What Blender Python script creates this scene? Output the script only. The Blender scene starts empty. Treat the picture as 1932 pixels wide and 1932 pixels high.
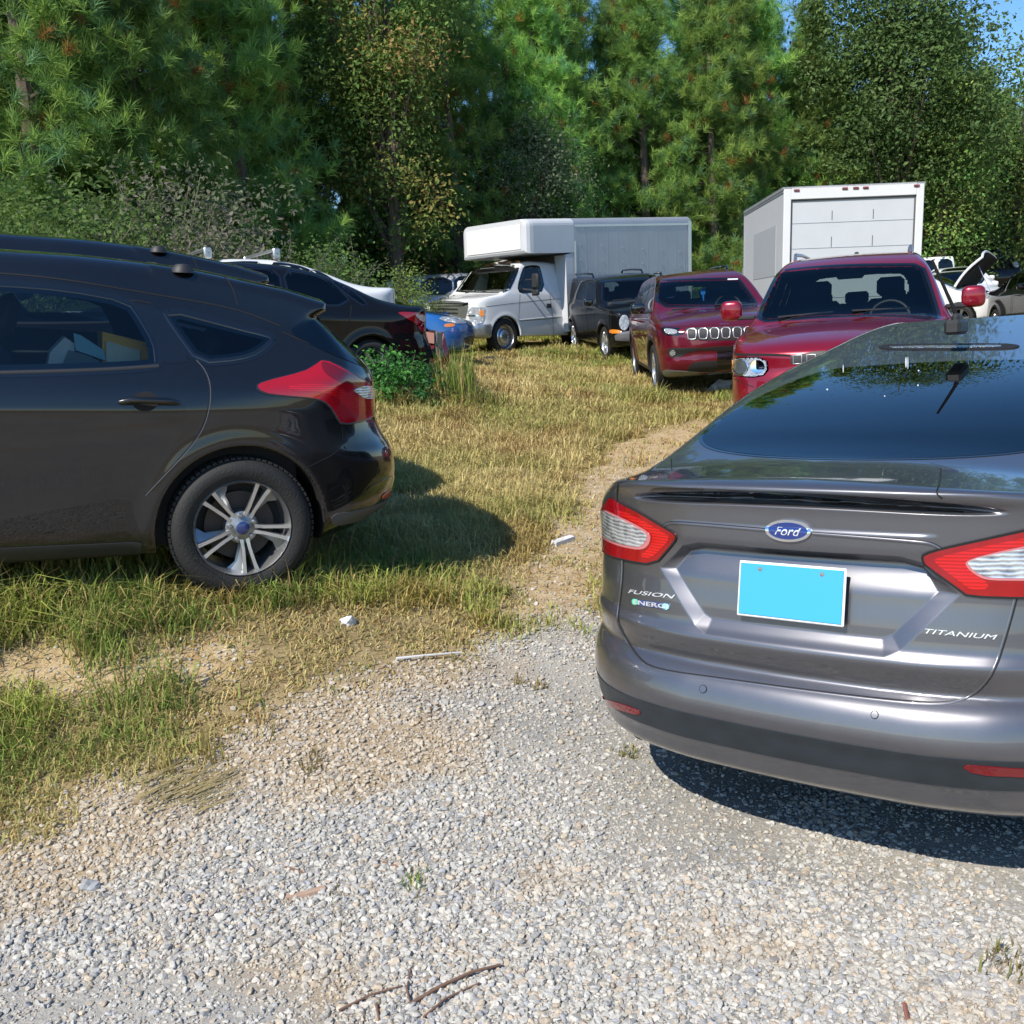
import bpy, math, random
import numpy as np
from mathutils import Vector, Matrix
from mathutils.bvhtree import BVHTree
from mathutils.geometry import delaunay_2d_cdt

R = math.radians
rng = np.random.default_rng(7)
random.seed(7)
scene = bpy.context.scene
COL = scene.collection

# ------------------------------------------------------------------ camera
CAM_F, CAM_PITCH, CAM_ROLL, CAM_H = 1900.0, R(9.2), R(-3.7), 1.5546
_fw = np.array([0, math.cos(CAM_PITCH), -math.sin(CAM_PITCH)])
_up = np.array([0, math.sin(CAM_PITCH), math.cos(CAM_PITCH)])
_rt = np.array([1.0, 0, 0])
_cr, _sr = math.cos(CAM_ROLL), math.sin(CAM_ROLL)
cam_right = _rt * _cr + _up * _sr
cam_up = -_rt * _sr + _up * _cr
cam_data = bpy.data.cameras.new("camera")
cam = bpy.data.objects.new("camera", cam_data)
COL.objects.link(cam)
cam_data.sensor_width = 36.0
cam_data.lens = 36.0 * CAM_F / 1932.0
cam_data.clip_start = 0.05
cam_data.clip_end = 3000.0
M = Matrix.Identity(4)
for i in range(3):
    M[i][0] = cam_right[i]; M[i][1] = cam_up[i]; M[i][2] = -_fw[i]
M[2][3] = CAM_H
cam.matrix_world = M
scene.camera = cam
CAM_O = np.array([0, 0, CAM_H])

def px_dir(uv):
    uv = np.asarray(uv, float)
    a = (uv[..., 0:1] - 966) / CAM_F
    b = (uv[..., 1:2] - 966) / CAM_F
    return a * cam_right - b * cam_up + _fw

# ------------------------------------------------------------------ world, sun, exposure
SUN_AZ, SUN_EL = R(218), R(45)       # direction the light comes FROM, clockwise from +Y
world = bpy.data.worlds.new("World"); scene.world = world
world.use_nodes = True
wn = world.node_tree.nodes; wl = world.node_tree.links
bg = wn["Background"]
sky = wn.new("ShaderNodeTexSky"); sky.sky_type = 'NISHITA'
sky.sun_disc = False; sky.sun_elevation = SUN_EL; sky.sun_rotation = SUN_AZ
sky.altitude = 250; sky.air_density = 1.0; sky.dust_density = 0.25; sky.ozone_density = 3.0
hs = wn.new("ShaderNodeHueSaturation"); hs.inputs["Saturation"].default_value = 1.22
wl.new(sky.outputs[0], hs.inputs["Color"]); wl.new(hs.outputs[0], bg.inputs[0]); bg.inputs[1].default_value = 0.14
sl = bpy.data.lights.new("sun", 'SUN'); sl.energy = 4.7; sl.angle = R(0.55); sl.color = (1.0, 0.935, 0.83)
sun = bpy.data.objects.new("sun", sl); COL.objects.link(sun)
_sd = Vector((math.sin(SUN_AZ) * math.cos(SUN_EL), math.cos(SUN_AZ) * math.cos(SUN_EL), math.sin(SUN_EL)))
sun.rotation_euler = _sd.to_track_quat('Z', 'Y').to_euler()
scene.view_settings.view_transform = 'Standard'
scene.view_settings.look = 'None'
scene.view_settings.exposure = 0.45
scene.view_settings.gamma = 1.0
scene.render.engine = 'CYCLES'
scene.cycles.max_bounces = 8
scene.cycles.transparent_max_bounces = 16
scene.cycles.caustics_reflective = False
scene.cycles.caustics_refractive = False

# ------------------------------------------------------------------ object helpers
def tag(o, label=None, cat=None, group=None, kind=None):
    if label: o["label"] = label
    if cat: o["category"] = cat
    if group: o["group"] = group
    if kind: o["kind"] = kind
    return o

def empty(name, label, cat, mat=None, group=None):
    o = bpy.data.objects.new(name, None); COL.objects.link(o)
    o.empty_display_size = 0.3
    if mat is not None: o.matrix_world = mat
    return tag(o, label, cat, group)

def mkmesh(name, V, Fc, mats, parent=None, normals=None, smooth=True, midx=None, colors=None):
    """V (n,3) array; Fc list of tuples or an (m,k) array."""
    me = bpy.data.meshes.new(name)
    V = np.asarray(V, np.float32)
    if isinstance(Fc, np.ndarray):
        m, k = Fc.shape
        me.vertices.add(len(V)); me.vertices.foreach_set("co", V.ravel())
        me.loops.add(m * k); me.loops.foreach_set("vertex_index", Fc.astype(np.int32).ravel())
        me.polygons.add(m)
        me.polygons.foreach_set("loop_start", np.arange(0, m * k, k, dtype=np.int32))
        me.update(calc_edges=True)
    else:
        me.from_pydata([tuple(v) for v in V.tolist()], [], Fc)
    if not isinstance(mats, (list, tuple)): mats = [mats]
    for mm in mats: me.materials.append(mm)
    n = len(me.polygons)
    if midx is not None: me.polygons.foreach_set("material_index", np.asarray(midx, np.int32))
    me.polygons.foreach_set("use_smooth", np.full(n, smooth, bool))
    if colors is not None:
        ca = me.color_attributes.new("tint", 'FLOAT_COLOR', 'POINT')
        cc = np.ones((len(V), 4), np.float32); cc[:, :3] = colors
        ca.data.foreach_set("color", cc.ravel())
    me.update()
    if normals is not None:
        me.normals_split_custom_set_from_vertices(np.asarray(normals, np.float32).tolist())
    o = bpy.data.objects.new(name, me); COL.objects.link(o)
    if parent is not None: o.parent = parent
    return o

class MB:
    """collects simple shapes; build() links them as one mesh object"""
    def __init__(s): s.V = []; s.F = []
    def add(s, V, F):
        b = len(s.V); s.V += [tuple(v) for v in V]; s.F += [tuple(i + b for i in f) for f in F]; return s
    def box(s, c, d, rot=None, bev=0.0):
        x, y, z = [q / 2 for q in d]
        if bev > 0:
            b = min(bev, x * .9, y * .9, z * .9)
            V = []; idx = {}
            for sx in (-1, 1):
                for sy in (-1, 1):
                    for sz in (-1, 1):
                        for k, p in enumerate(((x - b, y - b, z), (x - b, y, z - b), (x, y - b, z - b))):
                            idx[(sx, sy, sz, k)] = len(V); V.append((sx * p[0], sy * p[1], sz * p[2]))
            F = []
            for sz in (-1, 1):
                F.append([idx[(-1, -1, sz, 0)], idx[(1, -1, sz, 0)], idx[(1, 1, sz, 0)], idx[(-1, 1, sz, 0)]][::sz])
            for sy in (-1, 1):
                F.append([idx[(-1, sy, -1, 1)], idx[(-1, sy, 1, 1)], idx[(1, sy, 1, 1)], idx[(1, sy, -1, 1)]][::sy])
            for sx in (-1, 1):
                F.append([idx[(sx, -1, -1, 2)], idx[(sx, 1, -1, 2)], idx[(sx, 1, 1, 2)], idx[(sx, -1, 1, 2)]][::sx])
            for sx in (-1, 1):
                for sy in (-1, 1): F.append([idx[(sx, sy, -1, 1)], idx[(sx, sy, 1, 1)], idx[(sx, sy, 1, 2)], idx[(sx, sy, -1, 2)]][::-sx * sy])
            for sx in (-1, 1):
                for sz in (-1, 1): F.append([idx[(sx, -1, sz, 0)], idx[(sx, 1, sz, 0)], idx[(sx, 1, sz, 2)], idx[(sx, -1, sz, 2)]][::-sx * sz])
            for sy in (-1, 1):
                for sz in (-1, 1): F.append([idx[(-1, sy, sz, 0)], idx[(-1, sy, sz, 1)], idx[(1, sy, sz, 1)], idx[(1, sy, sz, 0)]][::sy * sz * -1])
            for sx in (-1, 1):
                for sy in (-1, 1):
                    for sz in (-1, 1): F.append([idx[(sx, sy, sz, k)] for k in (0, 1, 2)][::sx * sy * sz])
        else:
            V = [(sx * x, sy * y, sz * z) for sx in (-1, 1) for sy in (-1, 1) for sz in (-1, 1)]
            F = [(0, 1, 3, 2), (4, 6, 7, 5), (0, 4, 5, 1), (2, 3, 7, 6), (0, 2, 6, 4), (1, 5, 7, 3)]
        V = np.array(V, float)
        if rot is not None: V = V @ np.array(rot).T
        return s.add(V + np.array(c), F)
    def pod(s, c, d, e=.55, n=18, m=10):
        """rounded box"""
        f = lambda v: math.copysign(abs(v) ** e, v)
        V = []; F = []
        for j in range(m + 1):
            ph = -math.pi / 2 + math.pi * j / m
            for i in range(n):
                th = 2 * math.pi * i / n
                V.append((c[0] + d[0] / 2 * f(math.cos(ph)) * f(math.cos(th)), c[1] + d[1] / 2 * f(math.cos(ph)) * f(math.sin(th)), c[2] + d[2] / 2 * f(math.sin(ph))))
        for j in range(m):
            for i in range(n): F.append((j * n + i, j * n + (i + 1) % n, (j + 1) * n + (i + 1) % n, (j + 1) * n + i))
        return s.add(V, F)
    def tube(s, pts, r, n=8, cap=True, squash=None):
        pts = [np.array(p, float) for p in pts]
        rs = r if isinstance(r, (list, tuple, np.ndarray)) else [r] * len(pts)
        b = len(s.V); prev = None
        for i, p in enumerate(pts):
            t = pts[min(i + 1, len(pts) - 1)] - pts[max(i - 1, 0)]; t = t / (np.linalg.norm(t) + 1e-12)
            a = prev if prev is not None else np.array([0, 0, 1.0]) if abs(t[2]) < .9 else np.array([1.0, 0, 0])
            u = a - t * (a @ t); u /= np.linalg.norm(u); w = np.cross(t, u); prev = u
            for k in range(n):
                an = 2 * math.pi * k / n
                s.V.append(tuple(p + rs[i] * (math.cos(an) * u + math.sin(an) * w)))
        for i in range(len(pts) - 1):
            for k in range(n):
                k2 = (k + 1) % n
                s.F.append((b + i * n + k, b + i * n + k2, b + (i + 1) * n + k2, b + (i + 1) * n + k))
        if cap:
            s.F.append(tuple(b + k for k in range(n))[::-1]); e = b + (len(pts) - 1) * n
            s.F.append(tuple(e + k for k in range(n)))
        return s
    def lathe(s, prof, origin=(0, 0, 0), axis='X', n=48, closed=False):
        """prof: list of (r, h): revolve about axis through origin"""
        b = len(s.V); m = len(prof)
        for k in range(n):
            an = 2 * math.pi * k / n; c, d = math.cos(an), math.sin(an)
            for r, h in prof:
                p = (h, r * c, r * d) if axis == 'X' else (r * c, h, r * d) if axis == 'Y' else (r * c, r * d, h)
                s.V.append((p[0] + origin[0], p[1] + origin[1], p[2] + origin[2]))
        for k in range(n):
            k2 = (k + 1) % n
            for j in range(m if closed else m - 1):
                j2 = (j + 1) % m
                s.F.append((b + k * m + j, b + k2 * m + j, b + k2 * m + j2, b + k * m + j2))
        return s
    def prism(s, poly, h0, h1, axis='X'):
        """extrude a 2D polygon (p,q) between h0 and h1 along axis"""
        def P(p, q, h): return (h, p, q) if axis == 'X' else (p, h, q) if axis == 'Y' else (p, q, h)
        n = len(poly); V = [P(p, q, h0) for p, q in poly] + [P(p, q, h1) for p, q in poly]
        F = [tuple(range(n))[::-1], tuple(range(n, 2 * n))] + [(i, (i + 1) % n, n + (i + 1) % n, n + i) for i in range(n)]
        return s.add(V, F)
    def build(s, name, mat, parent=None, smooth=False, xf=None):
        V = np.array(s.V, float)
        if xf is not None: V = V @ np.array(xf[0]).T + np.array(xf[1])
        o = mkmesh(name, V, s.F, mat, parent, smooth=smooth)
        if smooth:
            try: o.data.set_sharp_from_angle(angle=R(38))
            except Exception: pass
        return o

# ------------------------------------------------------------------ materials
def newmat(name):
    m = bpy.data.materials.new(name); m.use_nodes = True
    nt = m.node_tree; return m, nt.nodes, nt.links, nt.nodes["Principled BSDF"]

def pmat(name, col, rough=.5, metal=0.0, coat=0.0, spec=.5, bump=0.0, bscale=60, var=0.0, vscale=8, coat_r=.03, emit=None):
    m, n, l, p = newmat(name)
    p.inputs["Base Color"].default_value = (*col, 1)
    p.inputs["Roughness"].default_value = rough
    p.inputs["Metallic"].default_value = metal
    p.inputs["Coat Weight"].default_value = coat
    p.inputs["Coat Roughness"].default_value = coat_r
    p.inputs["Specular IOR Level"].default_value = spec
    if var > 0 or bump > 0:
        tc = n.new("ShaderNodeTexCoord")
    if var > 0:
        nz = n.new("ShaderNodeTexNoise"); nz.inputs["Scale"].default_value = vscale; nz.inputs["Detail"].default_value = 5
        l.new(tc.outputs["Object"], nz.inputs["Vector"])
        mx = n.new("ShaderNodeMix"); mx.data_type = 'RGBA'
        mx.inputs["A"].default_value = (*[c * (1 - var) for c in col], 1)
        mx.inputs["B"].default_value = (*[min(1, c * (1 + var)) for c in col], 1)
        l.new(nz.outputs["Fac"], mx.inputs["Factor"]); l.new(mx.outputs["Result"], p.inputs["Base Color"])
    if bump > 0:
        nz2 = n.new("ShaderNodeTexNoise"); nz2.inputs["Scale"].default_value = bscale; nz2.inputs["Detail"].default_value = 4
        l.new(tc.outputs["Object"], nz2.inputs["Vector"])
        bp = n.new("ShaderNodeBump"); bp.inputs["Strength"].default_value = bump; bp.inputs["Distance"].default_value = .01
        l.new(nz2.outputs["Fac"], bp.inputs["Height"]); l.new(bp.outputs[0], p.inputs["Normal"])
    return m

def paint(name, col, metal=.6, rough=.35, dust=.0, dustcol=(.30, .26, .20), coat=1.0, spec=.5):
    """metallic car paint with a clear coat, a little road dust low down, dark on its inner side"""
    m, n, l, p = newmat(name)
    tc = n.new("ShaderNodeTexCoord")
    fl = n.new("ShaderNodeTexNoise"); fl.inputs["Scale"].default_value = 900; fl.inputs["Detail"].default_value = 1
    l.new(tc.outputs["Object"], fl.inputs["Vector"])
    mx = n.new("ShaderNodeMix"); mx.data_type = 'RGBA'
    mx.inputs["A"].default_value = (*[c * .8 for c in col], 1); mx.inputs["B"].default_value = (*[min(1, c * 1.25) for c in col], 1)
    l.new(fl.outputs["Fac"], mx.inputs["Factor"])
    dn = n.new("ShaderNodeTexNoise"); dn.inputs["Scale"].default_value = 5; dn.inputs["Detail"].default_value = 8; dn.inputs["Roughness"].default_value = .7
    l.new(tc.outputs["Object"], dn.inputs["Vector"])
    sx = n.new("ShaderNodeSeparateXYZ"); l.new(tc.outputs["Object"], sx.inputs[0])
    mr = n.new("ShaderNodeMapRange"); mr.inputs["From Min"].default_value = .75; mr.inputs["From Max"].default_value = .15
    mr.inputs["To Min"].default_value = .25; mr.inputs["To Max"].default_value = 1.0
    l.new(sx.outputs["Z"], mr.inputs["Value"])
    dr = n.new("ShaderNodeMapRange"); dr.inputs["From Min"].default_value = .35; dr.inputs["From Max"].default_value = .8
    dr.inputs["To Max"].default_value = dust * 2
    l.new(dn.outputs["Fac"], dr.inputs["Value"])
    mu = n.new("ShaderNodeMath"); mu.operation = 'MULTIPLY'; mu.use_clamp = True
    l.new(mr.outputs[0], mu.inputs[0]); l.new(dr.outputs[0], mu.inputs[1])
    m2 = n.new("ShaderNodeMix"); m2.data_type = 'RGBA'; m2.inputs["B"].default_value = (*dustcol, 1)
    l.new(mx.outputs["Result"], m2.inputs["A"]); l.new(mu.outputs[0], m2.inputs["Factor"])
    l.new(m2.outputs["Result"], p.inputs["Base Color"])
    p.inputs["Metallic"].default_value = metal; p.inputs["Specular IOR Level"].default_value = spec
    rr = n.new("ShaderNodeMath"); rr.operation = 'MULTIPLY_ADD'; rr.inputs[1].default_value = .3; rr.inputs[2].default_value = rough
    l.new(mu.outputs[0], rr.inputs[0]); l.new(rr.outputs[0], p.inputs["Roughness"])
    p.inputs["Coat Weight"].default_value = coat; p.inputs["Coat Roughness"].default_value = .02
    cr_ = n.new("ShaderNodeMath"); cr_.operation = 'MULTIPLY_ADD'; cr_.inputs[1].default_value = .35; cr_.inputs[2].default_value = .015
    l.new(mu.outputs[0], cr_.inputs[0]); l.new(cr_.outputs[0], p.inputs["Coat Roughness"])
    geo = n.new("ShaderNodeNewGeometry"); dk = n.new("ShaderNodeBsdfDiffuse"); dk.inputs[0].default_value = (.012, .012, .013, 1)
    ms = n.new("ShaderNodeMixShader"); l.new(geo.outputs["Backfacing"], ms.inputs[0])
    l.new(p.outputs[0], ms.inputs[1]); l.new(dk.outputs[0], ms.inputs[2])
    l.new(ms.outputs[0], n["Material Output"].inputs[0])
    return m

def glass(name, tint=(.35, .42, .40), rough=.0, ior=1.5, refl=1.0):
    m, n, l, p = newmat(name)
    n.remove(p)
    tr = n.new("ShaderNodeBsdfTransparent"); tr.inputs[0].default_value = (*tint, 1)
    gl = n.new("ShaderNodeBsdfGlossy"); gl.inputs["Roughness"].default_value = rough; gl.inputs[0].default_value = (1, 1, 1, 1)
    fr = n.new("ShaderNodeFresnel"); fr.inputs[0].default_value = ior
    geo = n.new("ShaderNodeNewGeometry")
    mm = n.new("ShaderNodeMath"); mm.operation = 'MULTIPLY'; mm.inputs[1].default_value = refl
    l.new(fr.outputs[0], mm.inputs[0])
    mx = n.new("ShaderNodeMixShader"); l.new(mm.outputs[0], mx.inputs[0])
    l.new(tr.outputs[0], mx.inputs[1]); l.new(gl.outputs[0], mx.inputs[2])
    l.new(mx.outputs[0], n["Material Output"].inputs[0])
    return m

M_ = {}
M_['rubber'] = pmat('tyre_rubber', (.013, .013, .013), .75, bump=.3, bscale=90, var=.35, vscale=20)
M_['alloy'] = pmat('wheel_alloy', (.62, .62, .63), .28, .9, var=.15, vscale=14)
M_['alloy_dark'] = pmat('wheel_alloy_grey', (.30, .31, .32), .4, .8)  # mid grey alloy for spoke webs, hubs and trim
M_['steel'] = pmat('steel', (.5, .5, .5), .35, .9)
M_['chrome'] = pmat('chrome', (.85, .86, .88), .06, 1.0)
M_['blackplastic'] = pmat('black_plastic', (.018, .018, .019), .55, bump=.12, bscale=400)
M_['greyplastic'] = pmat('grey_plastic', (.09, .09, .095), .6, bump=.1, bscale=300, var=.2)
M_['gloss_black'] = pmat('gloss_black', (.006, .006, .007), .1, coat=1)
M_['void'] = pmat('dark_void', (.006, .006, .006), .9)
M_['seam'] = pmat('seam_shadow', (.004, .004, .004), .8)
M_['lampred'] = pmat('lamp_red', (.36, .003, .009), .12, coat=1.0)
M_['lampred_dark'] = pmat('lamp_red_dark', (.15, .002, .006), .15, coat=1.0)
M_['lampred_bright'] = pmat('lamp_red_bright', (.58, .006, .012), .12, coat=1.0)
M_['lampclear'] = pmat('lamp_clear', (.42, .44, .46), .10, .4, coat=1.0, var=.35, vscale=45)
M_['lamprefl'] = pmat('lamp_reflector', (.82, .83, .84), .18, .85, coat=1.0, var=.3, vscale=60)
M_['amber'] = pmat('amber_lens', (.75, .22, .02), .2, coat=1)
def lensmat(name, col, rough, metal, sc):
    m, n, l, p = newmat(name); p.inputs["Base Color"].default_value = (*col, 1); p.inputs["Roughness"].default_value = rough; p.inputs["Metallic"].default_value = metal; p.inputs["Coat Weight"].default_value = 1
    tc = n.new("ShaderNodeTexCoord"); v = n.new("ShaderNodeTexVoronoi"); v.inputs["Scale"].default_value = sc; l.new(tc.outputs["Object"], v.inputs["Vector"])
    b = n.new("ShaderNodeBump"); b.inputs["Strength"].default_value = .9; b.inputs["Distance"].default_value = .01; l.new(v.outputs["Distance"], b.inputs["Height"]); l.new(b.outputs[0], p.inputs["Normal"])
    r_ = n.new("ShaderNodeMapRange"); r_.inputs["From Max"].default_value = .8; r_.inputs["To Min"].default_value = .7; r_.inputs["To Max"].default_value = 1.1; l.new(v.outputs["Distance"], r_.inputs["Value"])
    s_ = n.new("ShaderNodeVectorMath"); s_.operation = 'SCALE'; s_.inputs[0].default_value = col; l.new(r_.outputs[0], s_.inputs["Scale"]); l.new(s_.outputs[0], p.inputs["Base Color"])
    return m
M_['lampclear'] = lensmat('lamp_clear_ribbed', (.50, .52, .54), .15, .45, 120)
M_['lamprefl'] = lensmat('lamp_reflector_ribbed', (.74, .75, .76), .15, .8, 70)
def riblamp(name, col, sc, axis='Z'):
    m, n, l, p = newmat(name); p.inputs["Roughness"].default_value = .16; p.inputs["Coat Weight"].default_value = 1
    tc = n.new("ShaderNodeTexCoord"); w = n.new("ShaderNodeTexWave"); w.inputs["Scale"].default_value = sc; w.bands_direction = axis; w.inputs["Distortion"].default_value = .4
    l.new(tc.outputs["Object"], w.inputs["Vector"])
    r_ = n.new("ShaderNodeMapRange"); r_.inputs["To Min"].default_value = .62; r_.inputs["To Max"].default_value = 1.12; l.new(w.outputs["Fac"], r_.inputs["Value"])
    s_ = n.new("ShaderNodeVectorMath"); s_.operation = 'SCALE'; s_.inputs[0].default_value = col; l.new(r_.outputs[0], s_.inputs["Scale"]); l.new(s_.outputs[0], p.inputs["Base Color"])
    return m
M_['lamprib'] = riblamp('lamp_red_ribbed', (.55, .005, .010), 34)
M_['lampred_dark2'] = pmat('lamp_red_edge', (.26, .003, .008), .12, coat=1.0, var=.25, vscale=30)
def lensglow():
    m, n, l, p = newmat('reverse_lens_clear'); p.inputs["Roughness"].default_value = .1; p.inputs["Coat Weight"].default_value = 1; p.inputs["Metallic"].default_value = .55
    tc = n.new("ShaderNodeTexCoord"); nz = n.new("ShaderNodeTexNoise"); nz.inputs["Scale"].default_value = 22; nz.inputs["Detail"].default_value = 3; l.new(tc.outputs["Object"], nz.inputs["Vector"])
    w = n.new("ShaderNodeTexWave"); w.inputs["Scale"].default_value = 26; w.bands_direction = 'Z'; w.inputs["Distortion"].default_value = 2.5; l.new(tc.outputs["Object"], w.inputs["Vector"])
    ad = n.new("ShaderNodeMath"); ad.operation = 'MULTIPLY_ADD'; ad.inputs[1].default_value = .35; l.new(w.outputs["Fac"], ad.inputs[0]); l.new(nz.outputs["Fac"], ad.inputs[2])
    cr = n.new("ShaderNodeValToRGB"); e = cr.color_ramp.elements; e[0].position = .42; e[0].color = (.20, .22, .25, 1); e[1].position = .86; e[1].color = (.80, .82, .84, 1)
    l.new(ad.outputs[0], cr.inputs[0]); l.new(cr.outputs[0], p.inputs["Base Color"])
    b = n.new("ShaderNodeBump"); b.inputs["Strength"].default_value = .5; b.inputs["Distance"].default_value = .01; l.new(ad.outputs[0], b.inputs["Height"]); l.new(b.outputs[0], p.inputs["Normal"])
    return m
M_['lensglow'] = lensglow()
M_['lampball'] = pmat('projector_ball', (.10, .115, .13), .05, .3, coat=1)
M_['interior'] = pmat('interior_dark', (.02, .02, .021), .8)
M_['interior_grey'] = pmat('interior_grey', (.10, .10, .105), .8)
M_['capblue'] = pmat('cap_blue', (.012, .03, .14), .25, coat=1)
M_['interior_tan'] = pmat('interior_tan', (.34, .33, .31), .8)
M_['van_glass'] = glass('van_glass', (.78, .84, .82), ior=1.55)
M_['letter'] = pmat('bright_lettering', (.72, .73, .75), .25, .4)
M_['iron'] = pmat('brake_iron', (.07, .06, .055), .6, .5)
M_['white'] = pmat('white_panel', (.64, .64, .64), .45, var=.06, vscale=3)
M_['window'] = glass('window_glass', (.50, .56, .55))
M_['windshield'] = glass('windshield_glass', (.62, .70, .68))
M_['tint'] = glass('tinted_glass', (.10, .12, .13))

# ------------------------------------------------------------------ curves and smooth booleans
def spl(pts, flat0=False):
    """monotone cubic through (x, y) points -> vectorised function"""
    x = np.array([p[0] for p in pts], float); y = np.array([p[1] for p in pts], float)
    h = np.diff(x); d = np.diff(y) / h; n = len(x); mth = np.zeros(n)
    if n == 2: mth[:] = d[0]
    else:
        for i in range(1, n - 1):
            if d[i - 1] * d[i] > 0:
                w1 = 2 * h[i] + h[i - 1]; w2 = h[i] + 2 * h[i - 1]
                mth[i] = (w1 + w2) / (w1 / d[i - 1] + w2 / d[i])
        mth[0] = 0 if flat0 else d[0]; mth[-1] = d[-1]
    xs = np.linspace(x[0], x[-1], 1600)
    k = np.clip(np.searchsorted(x, xs, 'right') - 1, 0, n - 2); t = (xs - x[k]) / h[k]
    ys = ((1 + 2 * t) * (1 - t) ** 2 * y[k] + t * (1 - t) ** 2 * h[k] * mth[k] + t * t * (3 - 2 * t) * y[k + 1] + t * t * (t - 1) * h[k] * mth[k + 1])
    s0, s1 = mth[0], mth[-1]
    # soften the knots a little
    ker = np.hanning(41); ker /= ker.sum()
    yp = np.concatenate([ys[0] + (np.arange(-20, 0)) * (ys[1] - ys[0]), ys, ys[-1] + np.arange(1, 21) * (ys[-1] - ys[-2])])
    ys = np.convolve(yp, ker, 'valid')
    def f(q):
        q = np.asarray(q, float)
        r = np.interp(q, xs, ys)
        r = np.where(q < xs[0], ys[0] + (q - xs[0]) * s0, r)
        return np.where(q > xs[-1], ys[-1] + (q - xs[-1]) * s1, r)
    return f

def smax(a, b, k):
    h = np.maximum(k - np.abs(a - b), 0) / k
    return np.maximum(a, b) + h * h * k * .25
def smin(a, b, k): return -smax(-a, -b, k)
def sstep(a, b, x):
    t = np.clip((x - a) / (b - a), 0, 1); return t * t * (3 - 2 * t)

def poly2d(P, pts):
    """signed distance to a convex polygon (ccw or cw)"""
    pts = np.array(pts, float); c = pts.mean(0); d = None
    for i in range(len(pts)):
        a, b = pts[i], pts[(i + 1) % len(pts)]
        nrm = np.array([b[1] - a[1], -(b[0] - a[0])]); nrm /= np.linalg.norm(nrm)
        if (c - a) @ nrm > 0: nrm = -nrm
        e = (P[0] - a[0]) * nrm[0] + (P[1] - a[1]) * nrm[1]
        d = e if d is None else np.maximum(d, e)
    return d

def surfnets(f, lo, hi, h):
    lo = np.array(lo, float); hi = np.array(hi, float)
    n = np.ceil((hi - lo) / h).astype(int) + 1
    ax = [lo[i] + h * np.arange(n[i]) for i in range(3)]
    D = np.empty(n, np.float32)
    for i0 in range(0, n[0], 24):
        X, Y, Z = np.meshgrid(ax[0][i0:i0 + 24], ax[1], ax[2], indexing='ij')
        D[i0:i0 + 24] = f(X, Y, Z)
    S = D < 0
    c = [S[i:n[0] - 1 + i, j:n[1] - 1 + j, k:n[2] - 1 + k] for i in (0, 1) for j in (0, 1) for k in (0, 1)]
    anyin = np.logical_or.reduce(c); allin = np.logical_and.reduce(c)
    act = anyin & ~allin
    I = np.argwhere(act); N = len(I)
    idx = np.full(act.shape, -1, np.int64); idx[act] = np.arange(N)
    acc = np.zeros((N, 3)); cnt = np.zeros(N)
    corners = [(i, j, k) for i in (0, 1) for j in (0, 1) for k in (0, 1)]
    for a in corners:
        for axi in range(3):
            if a[axi] == 1: continue
            b = list(a); b[axi] = 1
            va = D[I[:, 0] + a[0], I[:, 1] + a[1], I[:, 2] + a[2]].astype(float)
            vb = D[I[:, 0] + b[0], I[:, 1] + b[1], I[:, 2] + b[2]].astype(float)
            cr = (va < 0) != (vb < 0)
            t = np.where(cr, va / np.where(va - vb == 0, 1, va - vb), 0)
            p = np.zeros((N, 3)) + np.array(a, float); p[:, axi] += t
            acc[cr] += p[cr]; cnt[cr] += 1
    V = (I + acc / cnt[:, None]) * h + lo
    Q = []
    for axi in range(3):
        s0 = [slice(1, n[q] - 1) for q in range(3)]; s0[axi] = slice(0, n[axi] - 1)
        s1 = list(s0); s1[axi] = slice(1, n[axi])
        A = S[tuple(s0)]; B = S[tuple(s1)]
        E = np.argwhere(A != B)
        if len(E) == 0: continue
        fl = A[tuple(E.T)]
        g = E + np.array([1 if q != axi else 0 for q in range(3)])
        u, v = [(1, 2), (2, 0), (0, 1)][axi]
        eu = np.zeros(3, int); eu[u] = 1; ev = np.zeros(3, int); ev[v] = 1
        q = np.stack([idx[tuple((g - eu - ev).T)], idx[tuple((g - ev).T)], idx[tuple(g.T)], idx[tuple((g - eu).T)]], 1)
        q[~fl] = q[~fl][:, ::-1]
        Q.append(q)
    Q = np.concatenate(Q); Q = Q[(Q >= 0).all(1)]
    fp = lambda P: f(P[:, 0], P[:, 1], P[:, 2])
    P0 = V.copy()
    for _ in range(3):
        d = fp(V); G = grad(fp, V, h * .12)
        gg = (G * G).sum(1); st = (d / np.maximum(gg, .05))[:, None] * G
        V = V - st * .9
        off = V - P0; ln = np.linalg.norm(off, axis=1); k = np.minimum(1, h * .75 / np.maximum(ln, 1e-9))
        V = P0 + off * k[:, None]
    return V, Q

def grad(fp, P, e):
    G = np.empty_like(P)
    for i in range(3):
        d = np.zeros(3); d[i] = e
        G[:, i] = (fp(P + d) - fp(P - d)) / (2 * e)
    return G
def unit(G): return G / np.maximum(np.linalg.norm(G, axis=1, keepdims=True), 1e-9)

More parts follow.
